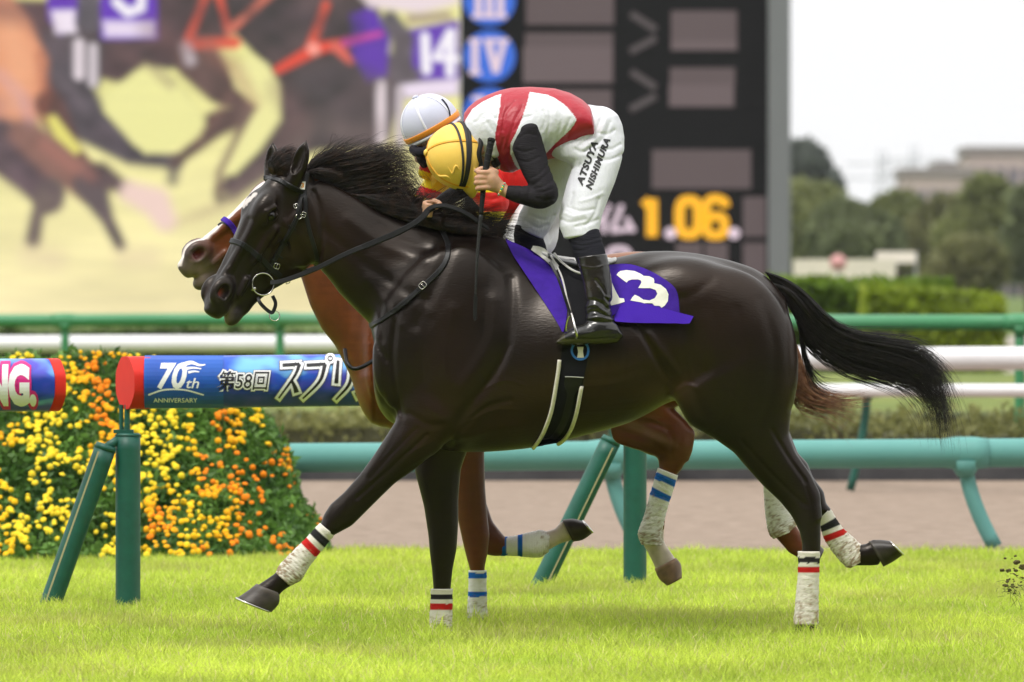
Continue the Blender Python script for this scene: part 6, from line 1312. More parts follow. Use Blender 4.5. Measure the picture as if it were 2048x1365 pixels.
P = [W3(1143, 628, -.36), W3(1136, 640, -.345), W3(1133, 656, -.335), W3(1137, 672, -.33), W3(1148, 678, -.36), W3(1154, 672, -.40), W3(1150, 655, -.40), W3(1146, 638, -.38), W3(1143, 628, -.36)]
V, F = tube(catmull(np.array(P), 5), .0055, 8, False); mesh_obj('stirrup', V, F, M_STEEL, sd_)
gE1 = [(1126, 660), (1124, 700), (1120, 730), (1114, 765), (1106, 805), (1096, 840), (1084, 868), (1070, 890), (1060, 896)]; gE2 = [(1182, 655), (1179, 690), (1174, 725), (1167, 760), (1160, 800), (1150, 835), (1138, 860), (1118, 884), (1106, 888)]
V, F, Q, _ = drape(gE1, gE2, 40, 9, .006, thick=.006); mesh_obj('girth', V, F, M_FELT, sd_)
skin_tube('girth_trim', [(1120, 720), (1117, 745), (1111, 780), (1103, 820), (1092, 850), (1080, 874), (1066, 892)], .0085, .010, sd_, M_TRIM)
skin_tube('girth_trim', [(1163, 772), (1158, 800), (1151, 830), (1140, 858), (1126, 877), (1108, 888)], .0085, .010, sd_, M_TRIM)
V, F, Q, _ = drape([(1131, 752), (1128, 772), (1134, 788), (1130, 810), (1122, 840), (1110, 862), (1098, 878)], [(1167, 753), (1160, 775), (1150, 788), (1145, 812), (1138, 838), (1126, 862), (1112, 880)], 24, 7, .014, thick=.004); mesh_obj('girth_guard', V, F, M_LEATH, sd_)
strap('stitching', [(1131, 752), (1150, 752), (1167, 753)], .003, .002, sd_, M_WLE, .018)
P, N = on_skin(BT, [(1161+16*math.cos(a), 702+17*math.sin(a)) for a in np.linspace(0, 2*math.pi, 14)], 3, .014, smoothn=0); V, F = ribbon(P, N, .009, .0015); mesh_obj('round_patch_ring', V, F, mat('patch_blue', rgb(40, 110, 190), .5), sd_, smooth=False)
V, F, Q, _ = drape([(1154, 694), (1156, 704), (1154, 716)], [(1167, 694), (1166, 704), (1168, 716)], 8, 5, .015, thick=.001); mesh_obj('patch_blob', V, F, M_TRIM, sd_)
# far half of the girth
hA = [hit(BT, x+q, y, side=-1) for x, y in gE1[1:-1] for q in (0, 50)]
V = [tuple(np.array(h[0])+np.array((0, .008, 0))) for h in hA if h]; 
if len(V) == 2*len(gE1[1:-1]): mesh_obj('girth', np.array(V), [(2*i, 2*i+1, 2*i+3, 2*i+2) for i in range(len(V)//2-1)], M_FELT, sd_)
print('tack', round(time.time()-T0, 1))
# ================================================================ riders
M_SKIN = mat('skin', attr=True, rough=.5, spec=.35, sss=.15, bump=(120, .15, .001)); M_SILK = mat('silks', attr=True, rough=.42, spec=.4, bump=(22, .55, .012, (1, 1, 1)))
M_BREECH = mat('breeches', attr=True, rough=.6, spec=.25, bump=(18, .5, .012, (1.6, 1.6, .7))); M_LYCRA = mat('stretch_sleeve', (.012, .010, .013, 1), .72, .2, bump=(60, .5, .004, (.6, .6, 3)))
M_BOOT = mat('boot_leather', attr=True, rough=.24, spec=.55, coat=.12, bump=(30, .5, .006)); M_SOCK = mat('sock', (.014, .014, .02, 1), .85, .15, bump=(50, .6, .005, (.5, .5, 3)))
def in_poly(px, py, pts):
    pts = np.array(pts, 'f8'); ins = np.zeros(px.shape, bool)
    for i in range(len(pts)):
        a, b = pts[i], pts[(i+1) % len(pts)]; ins ^= ((a[1] > py) != (b[1] > py)) & (px < (b[0]-a[0])*(py-a[1])/(b[1]-a[1]+1e-9)+a[0])
    return ins
def garment(Fd, name, parent, m, col, rn=1):
    V, F = Fd.mesh(); V = relax(V, F, rn); c = col(V) if callable(col) else (np.tile(np.array(col), (len(V), 1)) if col is not None else None)
    return mesh_obj(name, V, F, m, parent, cols=c), bvh(V, F), V
def fieldpx(x0, y0, x1, y1, Y0, Y1, h):
    a, b = W3(x0, y1, (Y0+Y1)/2), W3(x1, y0, (Y0+Y1)/2); return Field((a[0], Y0, a[2]), (b[0], Y1, b[2]), h)
def folds(Fd, L, d=.003, r=.006, **k):
    for p in L: Fd.dent(p, d, r, **k)

# ---------------- rider of the dark horse
R1 = empty('person', W3(1150, 560, 0), 'jockey in white and red silks, yellow helmet and white breeches bent over the dark horse', 'person')
def rider1():
    # body: one continuous figure
    Fd = fieldpx(820, 150, 1290, 720, -.48, .48, .0055)
    def body(F, g=0.0, k=.02):
        F.chain([(1172, 264, 0, 26), (1110, 240, 0, 32), (1040, 240, 0, 34), (1008, 262, 0, 32)], k, 1.3)
        F.chain([(1005, 270, 0, 24), (975, 290, -.02, 22), (955, 305, -.03, 30)], .02, 1.0)
        for s in (-1, 1): pass
    body(Fd)
    Fd.ell(W3(935, 308, -.04), (.10, .078, .085), None, .03)                        # skull
    Fd.chain([(965, 318, -.05, 22), (984, 333, -.055, 13)], .02, 1)                 # jaw towards chin
    Fd.chain([(940, 340, -.06, 14), (962, 352, -.06, 8)], .015, .9)                 # brow, nose
    Fd.ell(W3(963, 297, -.125), (.018, .010, .030), None, .008)                     # ear
    for s, sh, el, wr in ((-1, [(1048, 268, -.14, 22), (1060, 288, -.18, 19)], [(1078, 345, -.22, 17), (1092, 385, -.25, 16)], [(1055, 392, -.25, 14), (1018, 386, -.24, 12), (1003, 378, -.24, 12)]),
                          (1, [(1015, 268, .14, 22), (1000, 295, .17, 19)], [(955, 350, .19, 15), (915, 385, .16, 13)], [(890, 400, .10, 12), (872, 411, .03, 10)])):
        Fd.chain(sh+el+wr, .015, 1)
    # legs
    Fd.chain([(1190, 272, -.07, 26), (1190, 320, -.105, 27), (1170, 400, -.175, 25), (1160, 452, -.215, 20), (1172, 490, -.25, 18), (1188, 555, -.295, 15), (1196, 640, -.325, 12)], .02, 1)
    Fd.chain([(1193, 655, -.33, 13), (1150, 672, -.335, 12), (1130, 680, -.335, 8)], .01, 1.1)
    Fd.chain([(1170, 268, .08, 32), (1120, 335, .14, 29), (1082, 410, .19, 22), (1066, 448, .215, 18), (1070, 500, .245, 16), (1118, 560, .28, 14), (1128, 645, .32, 11), (1080, 675, .33, 8)], .02, 1)
    # near hand, closed on the whip
    Hn = [];  c = W3
    Fd.chain([(1003, 377, -.24, 12), (992, 370, -.245, 15), (982, 360, -.25, 17)], .008, .75)
    Fd.chain([(983, 347, -.248, 11), (984, 371, -.248, 12)], .01, .8)
    for i, (kx, ky, mx, my, tx, ty) in enumerate(((974, 346, 958, 345, 956, 351), (972, 356, 954, 356, 955, 361), (972, 366, 953, 366, 956, 371), (975, 376, 956, 377, 959, 381))):
        Fd.chain([(kx+6, ky, -.255, 6.0), (kx-4, ky-.5, -.268, 5.6), (mx, my, -.262, 5.0), (mx-1, my+1.5, -.244, 4.4), (tx+6, ty, -.228, 3.8)], .0028, 1, sub=3)
    Fd.chain([(992, 345, -.235, 6.5), (978, 338, -.232, 6), (962, 338, -.240, 5.2), (951, 342, -.248, 4.4)], .004, 1, sub=3)    # thumb
    # far hand on the rein
    Fd.chain([(872, 411, .02, 11), (860, 412, -.02, 12), (853, 414, -.05, 10)], .008, .8)
    for i in range(4): Fd.chain([(862, 405+i*7, -.05, 5), (850, 406+i*7, -.075, 5), (852, 410+i*7, -.10, 4.4), (862, 411+i*7, -.105, 4)], .003, 1, sub=3)
    Fd.chain([(868, 402, -.03, 5.5), (880, 408, -.08, 5), (872, 416, -.105, 4.4)], .004, 1, sub=3)
    def cf(V):
        n = vnoise(V, 60, 3)[:, None]; c_ = np.tile(np.array((.52, .30, .19)), (len(V), 1))*(.85+.3*n); px, py = to_px(V)
        hr_ = (px < 962) & (py > 240) & (py < 350) & (px > 900) & (V[:, 1] > -.115); c_[hr_] = (.012, .010, .010)
        kn = np.minimum.reduce([np.hypot(px-q, py-w_) for q, w_ in ((970, 346), (968, 356), (968, 366), (971, 376), (956, 346), (953, 357), (953, 367), (956, 378))]); m = np.exp(-(kn/5)**2)[:, None]*.35; c_ = c_*(1-m)+np.array((.58, .25, .17))*m
        return c_
    garment(Fd, 'body', R1, M_SKIN, cf, 1)
    # silks vest
    F = fieldpx(890, 150, 1220, 380, -.28, .28, .0042)
    F.sweep([(921, 240), (935, 216), (952, 202), (975, 190), (1000, 181), (1022, 176), (1060, 174), (1108, 177), (1140, 186), (1165, 200), (1180, 214)],
            [(958, 330), (975, 328), (990, 332), (1006, 344), (1024, 346), (1042, 338), (1066, 328), (1092, 320), (1122, 314), (1154, 302), (1186, 284)],
            [(0, 0, .12), (.15, 0, .185), (.35, -.0, .20), (.6, 0, .196), (.85, 0, .200), (1, 0, .196)], .02, cap=.15, sm=4)
    F.pell(1052, 268, -.165, 30, 32, .045, 0, .04); F.pell(1010, 268, .165, 30, 32, .045, 0, .04)
    folds(F, [[(1030, 205), (1010, 230), (1005, 262)], [(1045, 215), (1028, 250), (1012, 300)], [(1008, 280), (1002, 310), (1010, 335)], [(1020, 300), (1016, 325), (1024, 342)], [(1100, 215), (1098, 250), (1086, 290)], [(1120, 215), (1122, 250), (1108, 285)],
              [(1075, 210), (1090, 240), (1084, 262)], [(960, 236), (975, 228), (990, 240)], [(950, 246), (968, 240), (984, 262)], [(1140, 240), (1128, 265), (1104, 296)], [(990, 285), (980, 300), (985, 320)], [(1000, 222), (992, 246), (996, 268)], [(1150, 250), (1135, 275)], [(1060, 235), (1045, 240), (1030, 262)]], .0042, .0065, Y1=0.0)
    folds(F, [[(1012, 200), (1005, 235), (1000, 270)], [(1060, 190), (1052, 215)], [(1112, 205), (1110, 240)], [(968, 244), (985, 240), (996, 256)], [(1030, 290), (1022, 320)]], -.003, .006, Y1=0.0)
    def cs(V):
        px, py = to_px(V); c_ = np.tile(np.array((.72, .73, .78)), (len(V), 1)); n = vnoise(V, 25, 4)[:, None]; c_ *= .95+.1*n
        stripe = [(1003, 170), (1062, 170), (1056, 200), (1050, 219), (1043, 240), (1032, 266), (1022, 285), (1020, 306), (1030, 330), (1048, 352), (1000, 352), (1000, 330), (992, 305), (990, 271), (996, 240), (1001, 205)]
        back = [(905, 252), (925, 214), (950, 196), (980, 180), (1010, 168), (1010, 186), (990, 192), (965, 204), (945, 218), (931, 240), (924, 262), (905, 262)]
        arc = [(1058, 168), (1120, 168), (1150, 184), (1195, 205), (1200, 250), (1196, 290), (1160, 312), (1120, 325), (1086, 334), (1088, 312), (1108, 290), (1128, 272), (1143, 257), (1153, 242), (1150, 234), (1140, 221), (1127, 208), (1112, 198), (1095, 190), (1058, 184)]
        m = in_poly(px, py, stripe) | in_poly(px, py, back) | in_poly(px, py, arc); m &= (V[:, 1] < .16)
        c_[m] = np.array((.40, .018, .035)); return c_
    garment(F, 'silks', R1, M_SILK, cs, 1)
    # long sleeves
    F = fieldpx(850, 230, 1140, 440, -.36, .3, .0042)
    F.sweep([(1036, 268), (1022, 300), (1030, 325), (1040, 345), (1052, 366)][::-1] if 0 else [(1040, 256), (1030, 275), (1024, 300), (1034, 325), (1046, 352), (1058, 374)], [(1080, 262), (1084, 280), (1092, 308), (1098, 335), (1108, 362), (1118, 388)], [(0, -.175, .055), (.4, -.20, .052), (.8, -.235, .048), (1, -.25, .046)], .015, cap=.6, sm=3)
    F.chain([(1090, 388, -.25, 27), (1078, 396, -.252, 22.5), (1055, 392, -.25, 20), (1036, 389, -.245, 17.5), (1020, 385.5, -.24, 14.2)], .012, .95)
    F.chain([(1015, 275, .15, 30), (1000, 300, .17, 27), (955, 350, .19, 20), (918, 383, .16, 17), (893, 398, .09, 15), (878, 407, .035, 12.5)], .012, 1)
    folds(F, [[(1100, 345), (1080, 362), (1066, 372)], [(1108, 360), (1088, 374), (1070, 380)], [(1112, 375), (1092, 384), (1074, 386)], [(1096, 330), (1078, 350), (1062, 358)], [(1030, 300), (1048, 306), (1070, 300)], [(1036, 322), (1056, 326), (1078, 316)], [(1110, 400), (1090, 402), (1072, 398)], [(1060, 378), (1054, 400)], [(1044, 374), (1040, 400)], [(1032, 376), (1029, 398)],
              [(1034, 280), (1052, 270), (1072, 272)], [(900, 380), (908, 402)], [(890, 388), (897, 408)], [(912, 372), (920, 395)]], .003, .0045)
    garment(F, 'sleeves', R1, M_LYCRA, None, 1)
    # breeches
    F = fieldpx(1015, 195, 1275, 500, -.34, .34, .0042)
    F.sweep([(1178, 206), (1216, 227), (1237, 250), (1248, 275), (1248, 300), (1240, 332), (1229, 366), (1215, 400), (1204, 430), (1196, 468)], [(1085, 300), (1112, 318), (1134, 326), (1144, 336), (1139, 352), (1132, 372), (1125, 400), (1118, 430), (1118, 455), (1126, 474)],
            [(0, 0, .13), (.18, -.035, .135), (.35, -.09, .10), (.6, -.16, .085), (.85, -.215, .07), (1, -.235, .062)], .03, cap=.25, sm=4)
    F.pell(1196, 262, .02, 48, 50, .155, 30, .03); F.sweep([(1165, 200), (1184, 215), (1200, 235)], [(1135, 296), (1150, 312), (1170, 330)], [(0, 0, .14), (1, 0, .15)], .03)
    F.sweep([(1190, 260), (1165, 320), (1145, 370), (1118, 425), (1100, 460), (1084, 481)], [(1110, 280), (1085, 330), (1066, 370), (1050, 405), (1038, 428), (1034, 444)], [(0, .09, .11), (.4, .15, .085), (.8, .2, .07), (1, .22, .06)], .025, cap=.25)
    folds(F, [[(1240, 290), (1222, 300), (1196, 300)], [(1244, 310), (1215, 322), (1190, 318)], [(1205, 232), (1190, 262), (1160, 292)], [(1220, 246), (1205, 280), (1170, 306)], [(1175, 230), (1168, 255), (1148, 280)], [(1136, 416), (1160, 424), (1186, 420)], [(1122, 440), (1140, 446), (1170, 440)], [(1150, 455), (1176, 448), (1194, 440)],
              [(1160, 330), (1150, 370), (1140, 410)], [(1196, 400), (1188, 430), (1170, 452)], [(1060, 430), (1090, 440), (1108, 430)], [(1050, 440), (1075, 456), (1095, 450)], [(1090, 350), (1105, 380)], [(1150, 300), (1166, 306), (1190, 290)], [(1228, 262), (1214, 270), (1196, 268)]], .0045, .0065)
    folds(F, [[(1128, 427), (1145, 434), (1168, 430)], [(1212, 240), (1198, 272), (1166, 299)], [(1160, 404), (1182, 398), (1204, 388)], [(1156, 345), (1147, 385)]], -.0035, .006)
    def cb(V): n = vnoise(V, 20, 6)[:, None]; return np.tile(np.array((.70, .71, .76)), (len(V), 1))*(.94+.12*n)
    o, bt, Vb = garment(F, 'breeches', R1, M_BREECH, cb, 1)
    ink = mat('breeches_print', (.02, .02, .022, 1), .7)
    def leg_text(word, a, b, hgt, flip=1):
        """word laid from photo point a to b, letters of height hgt px to the left of that line"""
        V, Fc, _ = text_vf(word, 0, 1, 0, 1, .052, .22, 5, space=1.1); a = np.array(a, 'f8'); d = np.array(b)-a; nn = np.array([d[1], -d[0]])/np.linalg.norm(d)*hgt; Q = []
        for x, y, _ in V:
            p = a+d*x+nn*y*flip; h = hit(bt, p[0], p[1]); Q.append(tuple(h[0]+h[1]*.0022) if h else tuple(W3(p[0], p[1], -.3)))
        mesh_obj('breeches_lettering', np.array(Q), Fc, ink, o, smooth=False)
    leg_text('ATSUYA', (1162, 374), (1196, 283), 13, -1) if 0 else leg_text('ATSUYA', (1165, 374), (1197, 286), 14)
    leg_text('NISHIMURA', (1183, 381), (1221, 280), 13.5)
    # socks and boots
    F = fieldpx(1015, 440, 1240, 560, -.38, .36, .0042); F.sweep([(1196, 458), (1203, 480), (1212, 515)], [(1126, 462), (1138, 485), (1152, 525)], [(0, -.232, .056), (1, -.275, .055)], .01, cap=.2)
    folds(F, [[(1135, 478), (1165, 484), (1205, 474)], [(1140, 488), (1170, 492), (1206, 484)], [(1142, 500), (1160, 502), (1180, 496)]], .003, .004); garment(F, 'sock', R1, M_SOCK, None, 1); F = fieldpx(1005, 420, 1120, 560, .1, .4, .0042); F.sweep([(1084, 468), (1092, 490), (1104, 545)], [(1032, 436), (1027, 470), (1036, 545)], [(0, .22, .055), (1, .255, .055)], .01); garment(F, 'sock', R1, M_SOCK, None, 1)
    for s in (-1, 1):
        dx, dy = (0, 0) if s < 0 else (-62, 10); F = fieldpx(1090+dx, 490+dy, 1265+dx, 710+dy, -.42 if s < 0 else .18, -.2 if s < 0 else .42, .0036); yy = lambda y: y if s < 0 else -y
        sh = lambda L: [(x+dx, y+dy) for x, y in L]
        F.sweep(sh([(1212, 508), (1218, 535), (1222, 565), (1223, 595), (1220, 615), (1226, 638), (1236, 655)]), sh([(1153, 517), (1158, 540), (1165, 565), (1170, 600), (1168, 625), (1168, 645), (1160, 665)]), [(0, yy(-.28), .055), (.5, yy(-.305), .050), (1, yy(-.33), .043)], .012, cap=.12, sm=3, Yref=0)
        F.sweep(sh([(1114, 679), (1124, 668), (1136, 659), (1152, 651), (1175, 645), (1205, 645), (1232, 650), (1242, 664)]), sh([(1113, 687), (1128, 690), (1150, 690), (1172, 688), (1190, 688), (1210, 687), (1232, 685), (1241, 676)]), [(0, yy(-.335), .028), (.25, yy(-.34), .045), (.6, yy(-.335), .038), (1, yy(-.33), .034)], .012, cap=.4, sm=3)
        folds(F, [sh(p) for p in ([(1168, 604), (1184, 600), (1200, 606), (1212, 620)], [(1190, 560), (1204, 580), (1212, 600), (1224, 606)], [(1168, 630), (1188, 622), (1214, 634), (1230, 632)], [(1172, 640), (1200, 644), (1232, 644)], [(1205, 605), (1214, 618), (1228, 622)])], .005, .006)
        folds(F, [sh(p) for p in ([(1168, 614), (1188, 610), (1206, 622), (1222, 620)], [(1196, 575), (1208, 592), (1220, 596)], [(1172, 638), (1198, 634), (1228, 640)])], -.004, .005)
        folds(F, [sh([(1156, 531), (1185, 536), (1219, 528)])], -.002, .003); folds(F, [sh([(1118, 681), (1150, 677), (1190, 678), (1238, 670)])], .003, .003)
        def cbt(V):
            px, py = to_px(V); px = px-dx; py = py-dy; c_ = np.tile(np.array((.010, .0095, .009)), (len(V), 1)); m = np.clip(blob(px, py, 1180, 560, 26, 36)*vnoise(V, 22, 3)*1.2, 0, 1)[:, None]; c_ = c_*(1-m)+np.array((.035, .025, .017))*m
            m = (py > 678)[:, None] | (px < 1130)[:, None]; return np.where(m, np.array((.045, .040, .022)), c_)
        garment(F, 'boot', R1, M_BOOT, cbt, 1)
    # helmet: crown points to the left and a little to the camera
    hc, ax = np.array(W3(926, 313, -.045)), np.array((-.93, -.26, .10)); ax /= np.linalg.norm(ax); bd = np.array((.10, -.1, -1.)); bd -= ax*(bd@ax); bd /= np.linalg.norm(bd); sd = np.cross(ax, bd)
    M_HY = mat('helmet_cover_yellow', rgb(254, 212, 104), .55, .35, noise=(9, .35, rgb(246, 194, 76)), bump=(16, .35, .008)); M_HS = mat('helmet_strap', (.014, .013, .014, 1), .6)
    def dome(c, ax, bd, sd, m, ra, rb, rc, parent, name='helmet', full=-.25):
        V, Fc = [], []; nu, nv = 48, 26
        for j in range(nv):
            ph = math.pi/2*(1-j/(nv-1))+math.asin(max(-1, full))*(j/(nv-1)); z, q = math.sin(ph), math.cos(ph)
            for i in range(nu):
                t = 2*math.pi*i/nu; V.append(c+ax*ra*z+bd*rb*q*math.cos(t)+sd*rc*q*math.sin(t))
        for j in range(nv-1):
            for i in range(nu): Fc.append((j*nu+i, j*nu+(i+1) % nu, (j+1)*nu+(i+1) % nu, (j+1)*nu+i))
        n = len(V); V = V+[c+(v-c)*.93 for v in V]; Fc = Fc+[tuple(x+n for x in f[::-1]) for f in Fc]+[((nv-1)*nu+i, (nv-1)*nu+(i+1) % nu, n+(nv-1)*nu+(i+1) % nu, n+(nv-1)*nu+i) for i in range(nu)]
        return mesh_obj(name, V, Fc, m, parent)
    def onhel(c, ax, bd, sd, ra, rb, rc, z, t, k=1.0): q = math.sqrt(max(0, 1-z*z)); return c+(ax*ra*z+bd*rb*q*math.cos(t)+sd*rc*q*math.sin(t))*k
    def helmet(c, ax, bd, sd, m, dims, mp, parent, strapm=None, peak=True):
        ra, rb, rc = dims; h = dome(c, ax, bd, sd, m, ra, rb, rc, parent)
        V, F = tube(np.array([onhel(c, ax, bd, sd, ra, rb, rc, .9999, 0, 1.0), onhel(c, ax, bd, sd, ra, rb, rc, 1, 0, 1.04), onhel(c, ax, bd, sd, ra, rb, rc, 1, 0, 1.07)]), np.array([.014, .014, .006]), 14); mesh_obj('button', V, F, m, h)
        for t in (0.0, math.pi/2, math.pi, 3*math.pi/2):
            P = [onhel(c, ax, bd, sd, ra, rb, rc, z, t+.35, 1.003) for z in np.linspace(.99, -.2, 20)]; N = [(p-c)/np.linalg.norm(p-c) for p in P]; V, F = ribbon(P, N, .010, .0025); mesh_obj('seam', V, F, mp, h)
        if peak:
            V = []; nn = 20
            for k in range(nn+1):
                t = (k/nn-.5)*2.3; q = math.cos((k/nn-.5)*math.pi)
                for e, dz in ((0, 0), (1, 0)):
                    p = onhel(c, ax, bd, sd, ra, rb, rc, -.12, t, 1.0); out = (bd*math.cos(t)+sd*math.sin(t)); V.append(p+e*(out*.030*q**.6-ax*.036*q**.5)); V.append(V[-1]-ax*.004-out*.004)
            Fc = []
            for k in range(nn): a = k*4; Fc += [(a, a+4, a+6, a+2), (a+1, a+3, a+7, a+5), (a+2, a+6, a+7, a+3)]
            mesh_obj('peak', V, Fc, m, h)
        return h
    dims = (.158, .142, .122); h = helmet(hc, ax, bd, sd, M_HY, dims, mat('seam_yellow', rgb(244, 172, 44), .5), R1)
    for zs, ts in (((.75, .6, .45, .35), (-.9, -.6, -.7, -.4)), ((.8, .62, .5, .3), (-1.6, -1.4, -1.75, -1.5)), ((.86, .7, .5, .3), (.5, .35, .6, .4)), ((.55, .4, .35, .2), (1.0, .8, 1.1, .9))):
        zz = catmull(np.array(list(zip(zs, ts))), 6); V, F = tube(np.array([onhel(hc, ax, bd, sd, *dims, z, t, 1.0) for z, t in zz]), np.sin(np.linspace(.1, 3.04, len(zz)))*.0055, 8); mesh_obj('ridge', V, F, M_HY, h)
    for z0, z1, w_ in ((.16, .02, .016), (.42, .10, .010), (.05, .0, .012)):
        P = []
        for t in np.linspace(math.pi*.12, math.pi*2.05, 50):
            zz = z1+(z0-z1)*(.5-.5*math.cos(t-.2)); P.append(onhel(hc, ax, bd, sd, *dims, zz, t, 1.012))
        N = [(p-hc)/np.linalg.norm(p-hc) for p in P]; V, F = ribbon(P, N, w_, .003); mesh_obj('goggle_strap', V, F, M_HS, h)
    # straps, goggles and neck gear behind the helmet
    P = [tuple(W3(958, 262, -.13)), tuple(W3(962, 285, -.15)), tuple(W3(958, 310, -.15)), tuple(W3(962, 335, -.13))]; V, F = tube(catmull(np.array(P), 6), .011, 8); mesh_obj('harness', V, F, M_HS, R1)
    P = [tuple(W3(945, 250, -.08)), tuple(W3(964, 262, -.12)), tuple(W3(974, 280, -.13))]; V, F = tube(catmull(np.array(P), 6), .019, 10); mesh_obj('hair', V, F, mat('black_hair', (.008, .007, .007, 1), .5), R1)
    P = [tuple(W3(986, 306, -.13)), tuple(W3(992, 314, -.12)), tuple(W3(996, 324, -.10)), tuple(W3(986, 330, -.09))]; V, F = tube(catmull(np.array(P), 6), .016, 10); mesh_obj('collar', V, F, M_HS, R1)
    V, F = tube(catmull(np.array([tuple(W3(961, 288, -.145)), tuple(W3(965, 294, -.15)), tuple(W3(964, 303, -.148)), tuple(W3(960, 308, -.14))]), 6), .0055, 8); mesh_obj('ear', V, F, mat('ear_skin', (.55, .27, .18, 1), .5), R1)
    # white scarf-like collar of the silks
    F = fieldpx(930, 225, 1010, 330, -.24, .1, .005); F.chain([(948, 250, -.07, 16), (968, 256, -.13, 15), (985, 278, -.155, 14), (990, 305, -.14, 11)], .015, 1); F.chain([(962, 262, -.12, 9), (975, 282, -.15, 8), (984, 300, -.14, 6)], .01, 1); folds(F, [[(950, 246), (968, 250), (984, 270)], [(960, 262), (974, 272), (986, 292)]], .004, .006); garment(F, 'collar', R1, M_SILK, (.72, .72, .74), 1)
    # bead bracelet
    bc = [(.02, .45, .3), (.85, .75, .1), (.75, .25, .08), (.8, .8, .75), (.1, .45, .3), (.7, .05, .04)]; wc = np.array(W3(1003, 379, -.24)); wa = np.array(W3(1018, 387, -.24))-wc; wa /= np.linalg.norm(wa); u = np.array((0, -1., 0)); v = np.cross(wa, u); L = []; 
    bo = empty('bracelet', tuple(wc), 'bead bracelet of green, yellow and white beads on the rider wrist', 'bracelet')
    for k in range(20):
        t = 2*math.pi*k/20; p = wc+(u*math.cos(t)+v*math.sin(t))*np.array(.0275); V, F = tube(np.array([p-wa*.004, p-wa*.0025, p+wa*.0025, p+wa*.004]), np.array([.002, .0042, .0042, .002]), 8)
        if k < 6: globals().setdefault('BEADM', []).append(mat('bead', (*bc[k], 1), .3))
        mesh_obj('bead', V, F, BEADM[k % 6], bo)
rider1()
# whip held in the near hand
wh = empty('whip', W3(967, 360, -.245), 'black whip with taped grip held upright by the jockey in white and red', 'whip')
C = catmull(np.array([W3(983, 279, -.232), W3(977, 310, -.240), W3(970, 350, -.247), W3(966, 385, -.25), W3(962, 430, -.255)]), 6); V, F = tube(C, np.interp(np.linspace(0, 1, len(C)), [0, .03, .08, .6, 1], [.009, .0155, .0145, .0125, .009]), 14); mesh_obj('grip', V, F, M_RUB, wh)
V, F = tube(np.array([C[0]+(C[0]-C[1])*.5, C[0], C[1]]), np.array([.011, .017, .0155]), 14); mesh_obj('grip_cap', V, F, M_RUB, wh)
d = C[1:]-C[:-1]; P = []
for k in range(140): f = k/139*.82*(len(C)-1); i = int(f); p = C[i]+(C[min(i+1, len(C)-1)]-C[i])*(f-i); r = np.interp(f/(len(C)-1), [0, .03, .08, .6, 1], [.009, .0158, .0150, .013, .0095]); a = k*.42; P.append(p+np.array((math.cos(a), math.sin(a), 0))*r)
V, F = tube(np.array(P), .0012, 5); mesh_obj('tape_winding', V, F, mat('tape', (.03, .03, .032, 1), .5), wh)
C = catmull(np.array([W3(962, 428, -.255), W3(957, 480, -.262), W3(953, 540, -.27), W3(951, 596, -.275)]), 6); V, F = tube(C, np.linspace(.0085, .0045, len(C)), 10); mesh_obj('shaft', V, F, mat('whip_shaft', (.010, .010, .011, 1), .5, .25, noise=(150, .3, (.12, .12, .12, 1))), wh)
C = catmull(np.array([W3(951, 588, -.275), W3(951, 600, -.275), W3(950, 625, -.277), W3(950.5, 641, -.278)]), 6); V, F = ribbon(C, np.tile((0, -1., 0), (len(C), 1)), np.interp(np.linspace(0, 1, len(C)), [0, .2, .9, 1], [.009, .015, .0165, .008]), .005); mesh_obj('flap', V, F, M_LEATH, wh, smooth=False)

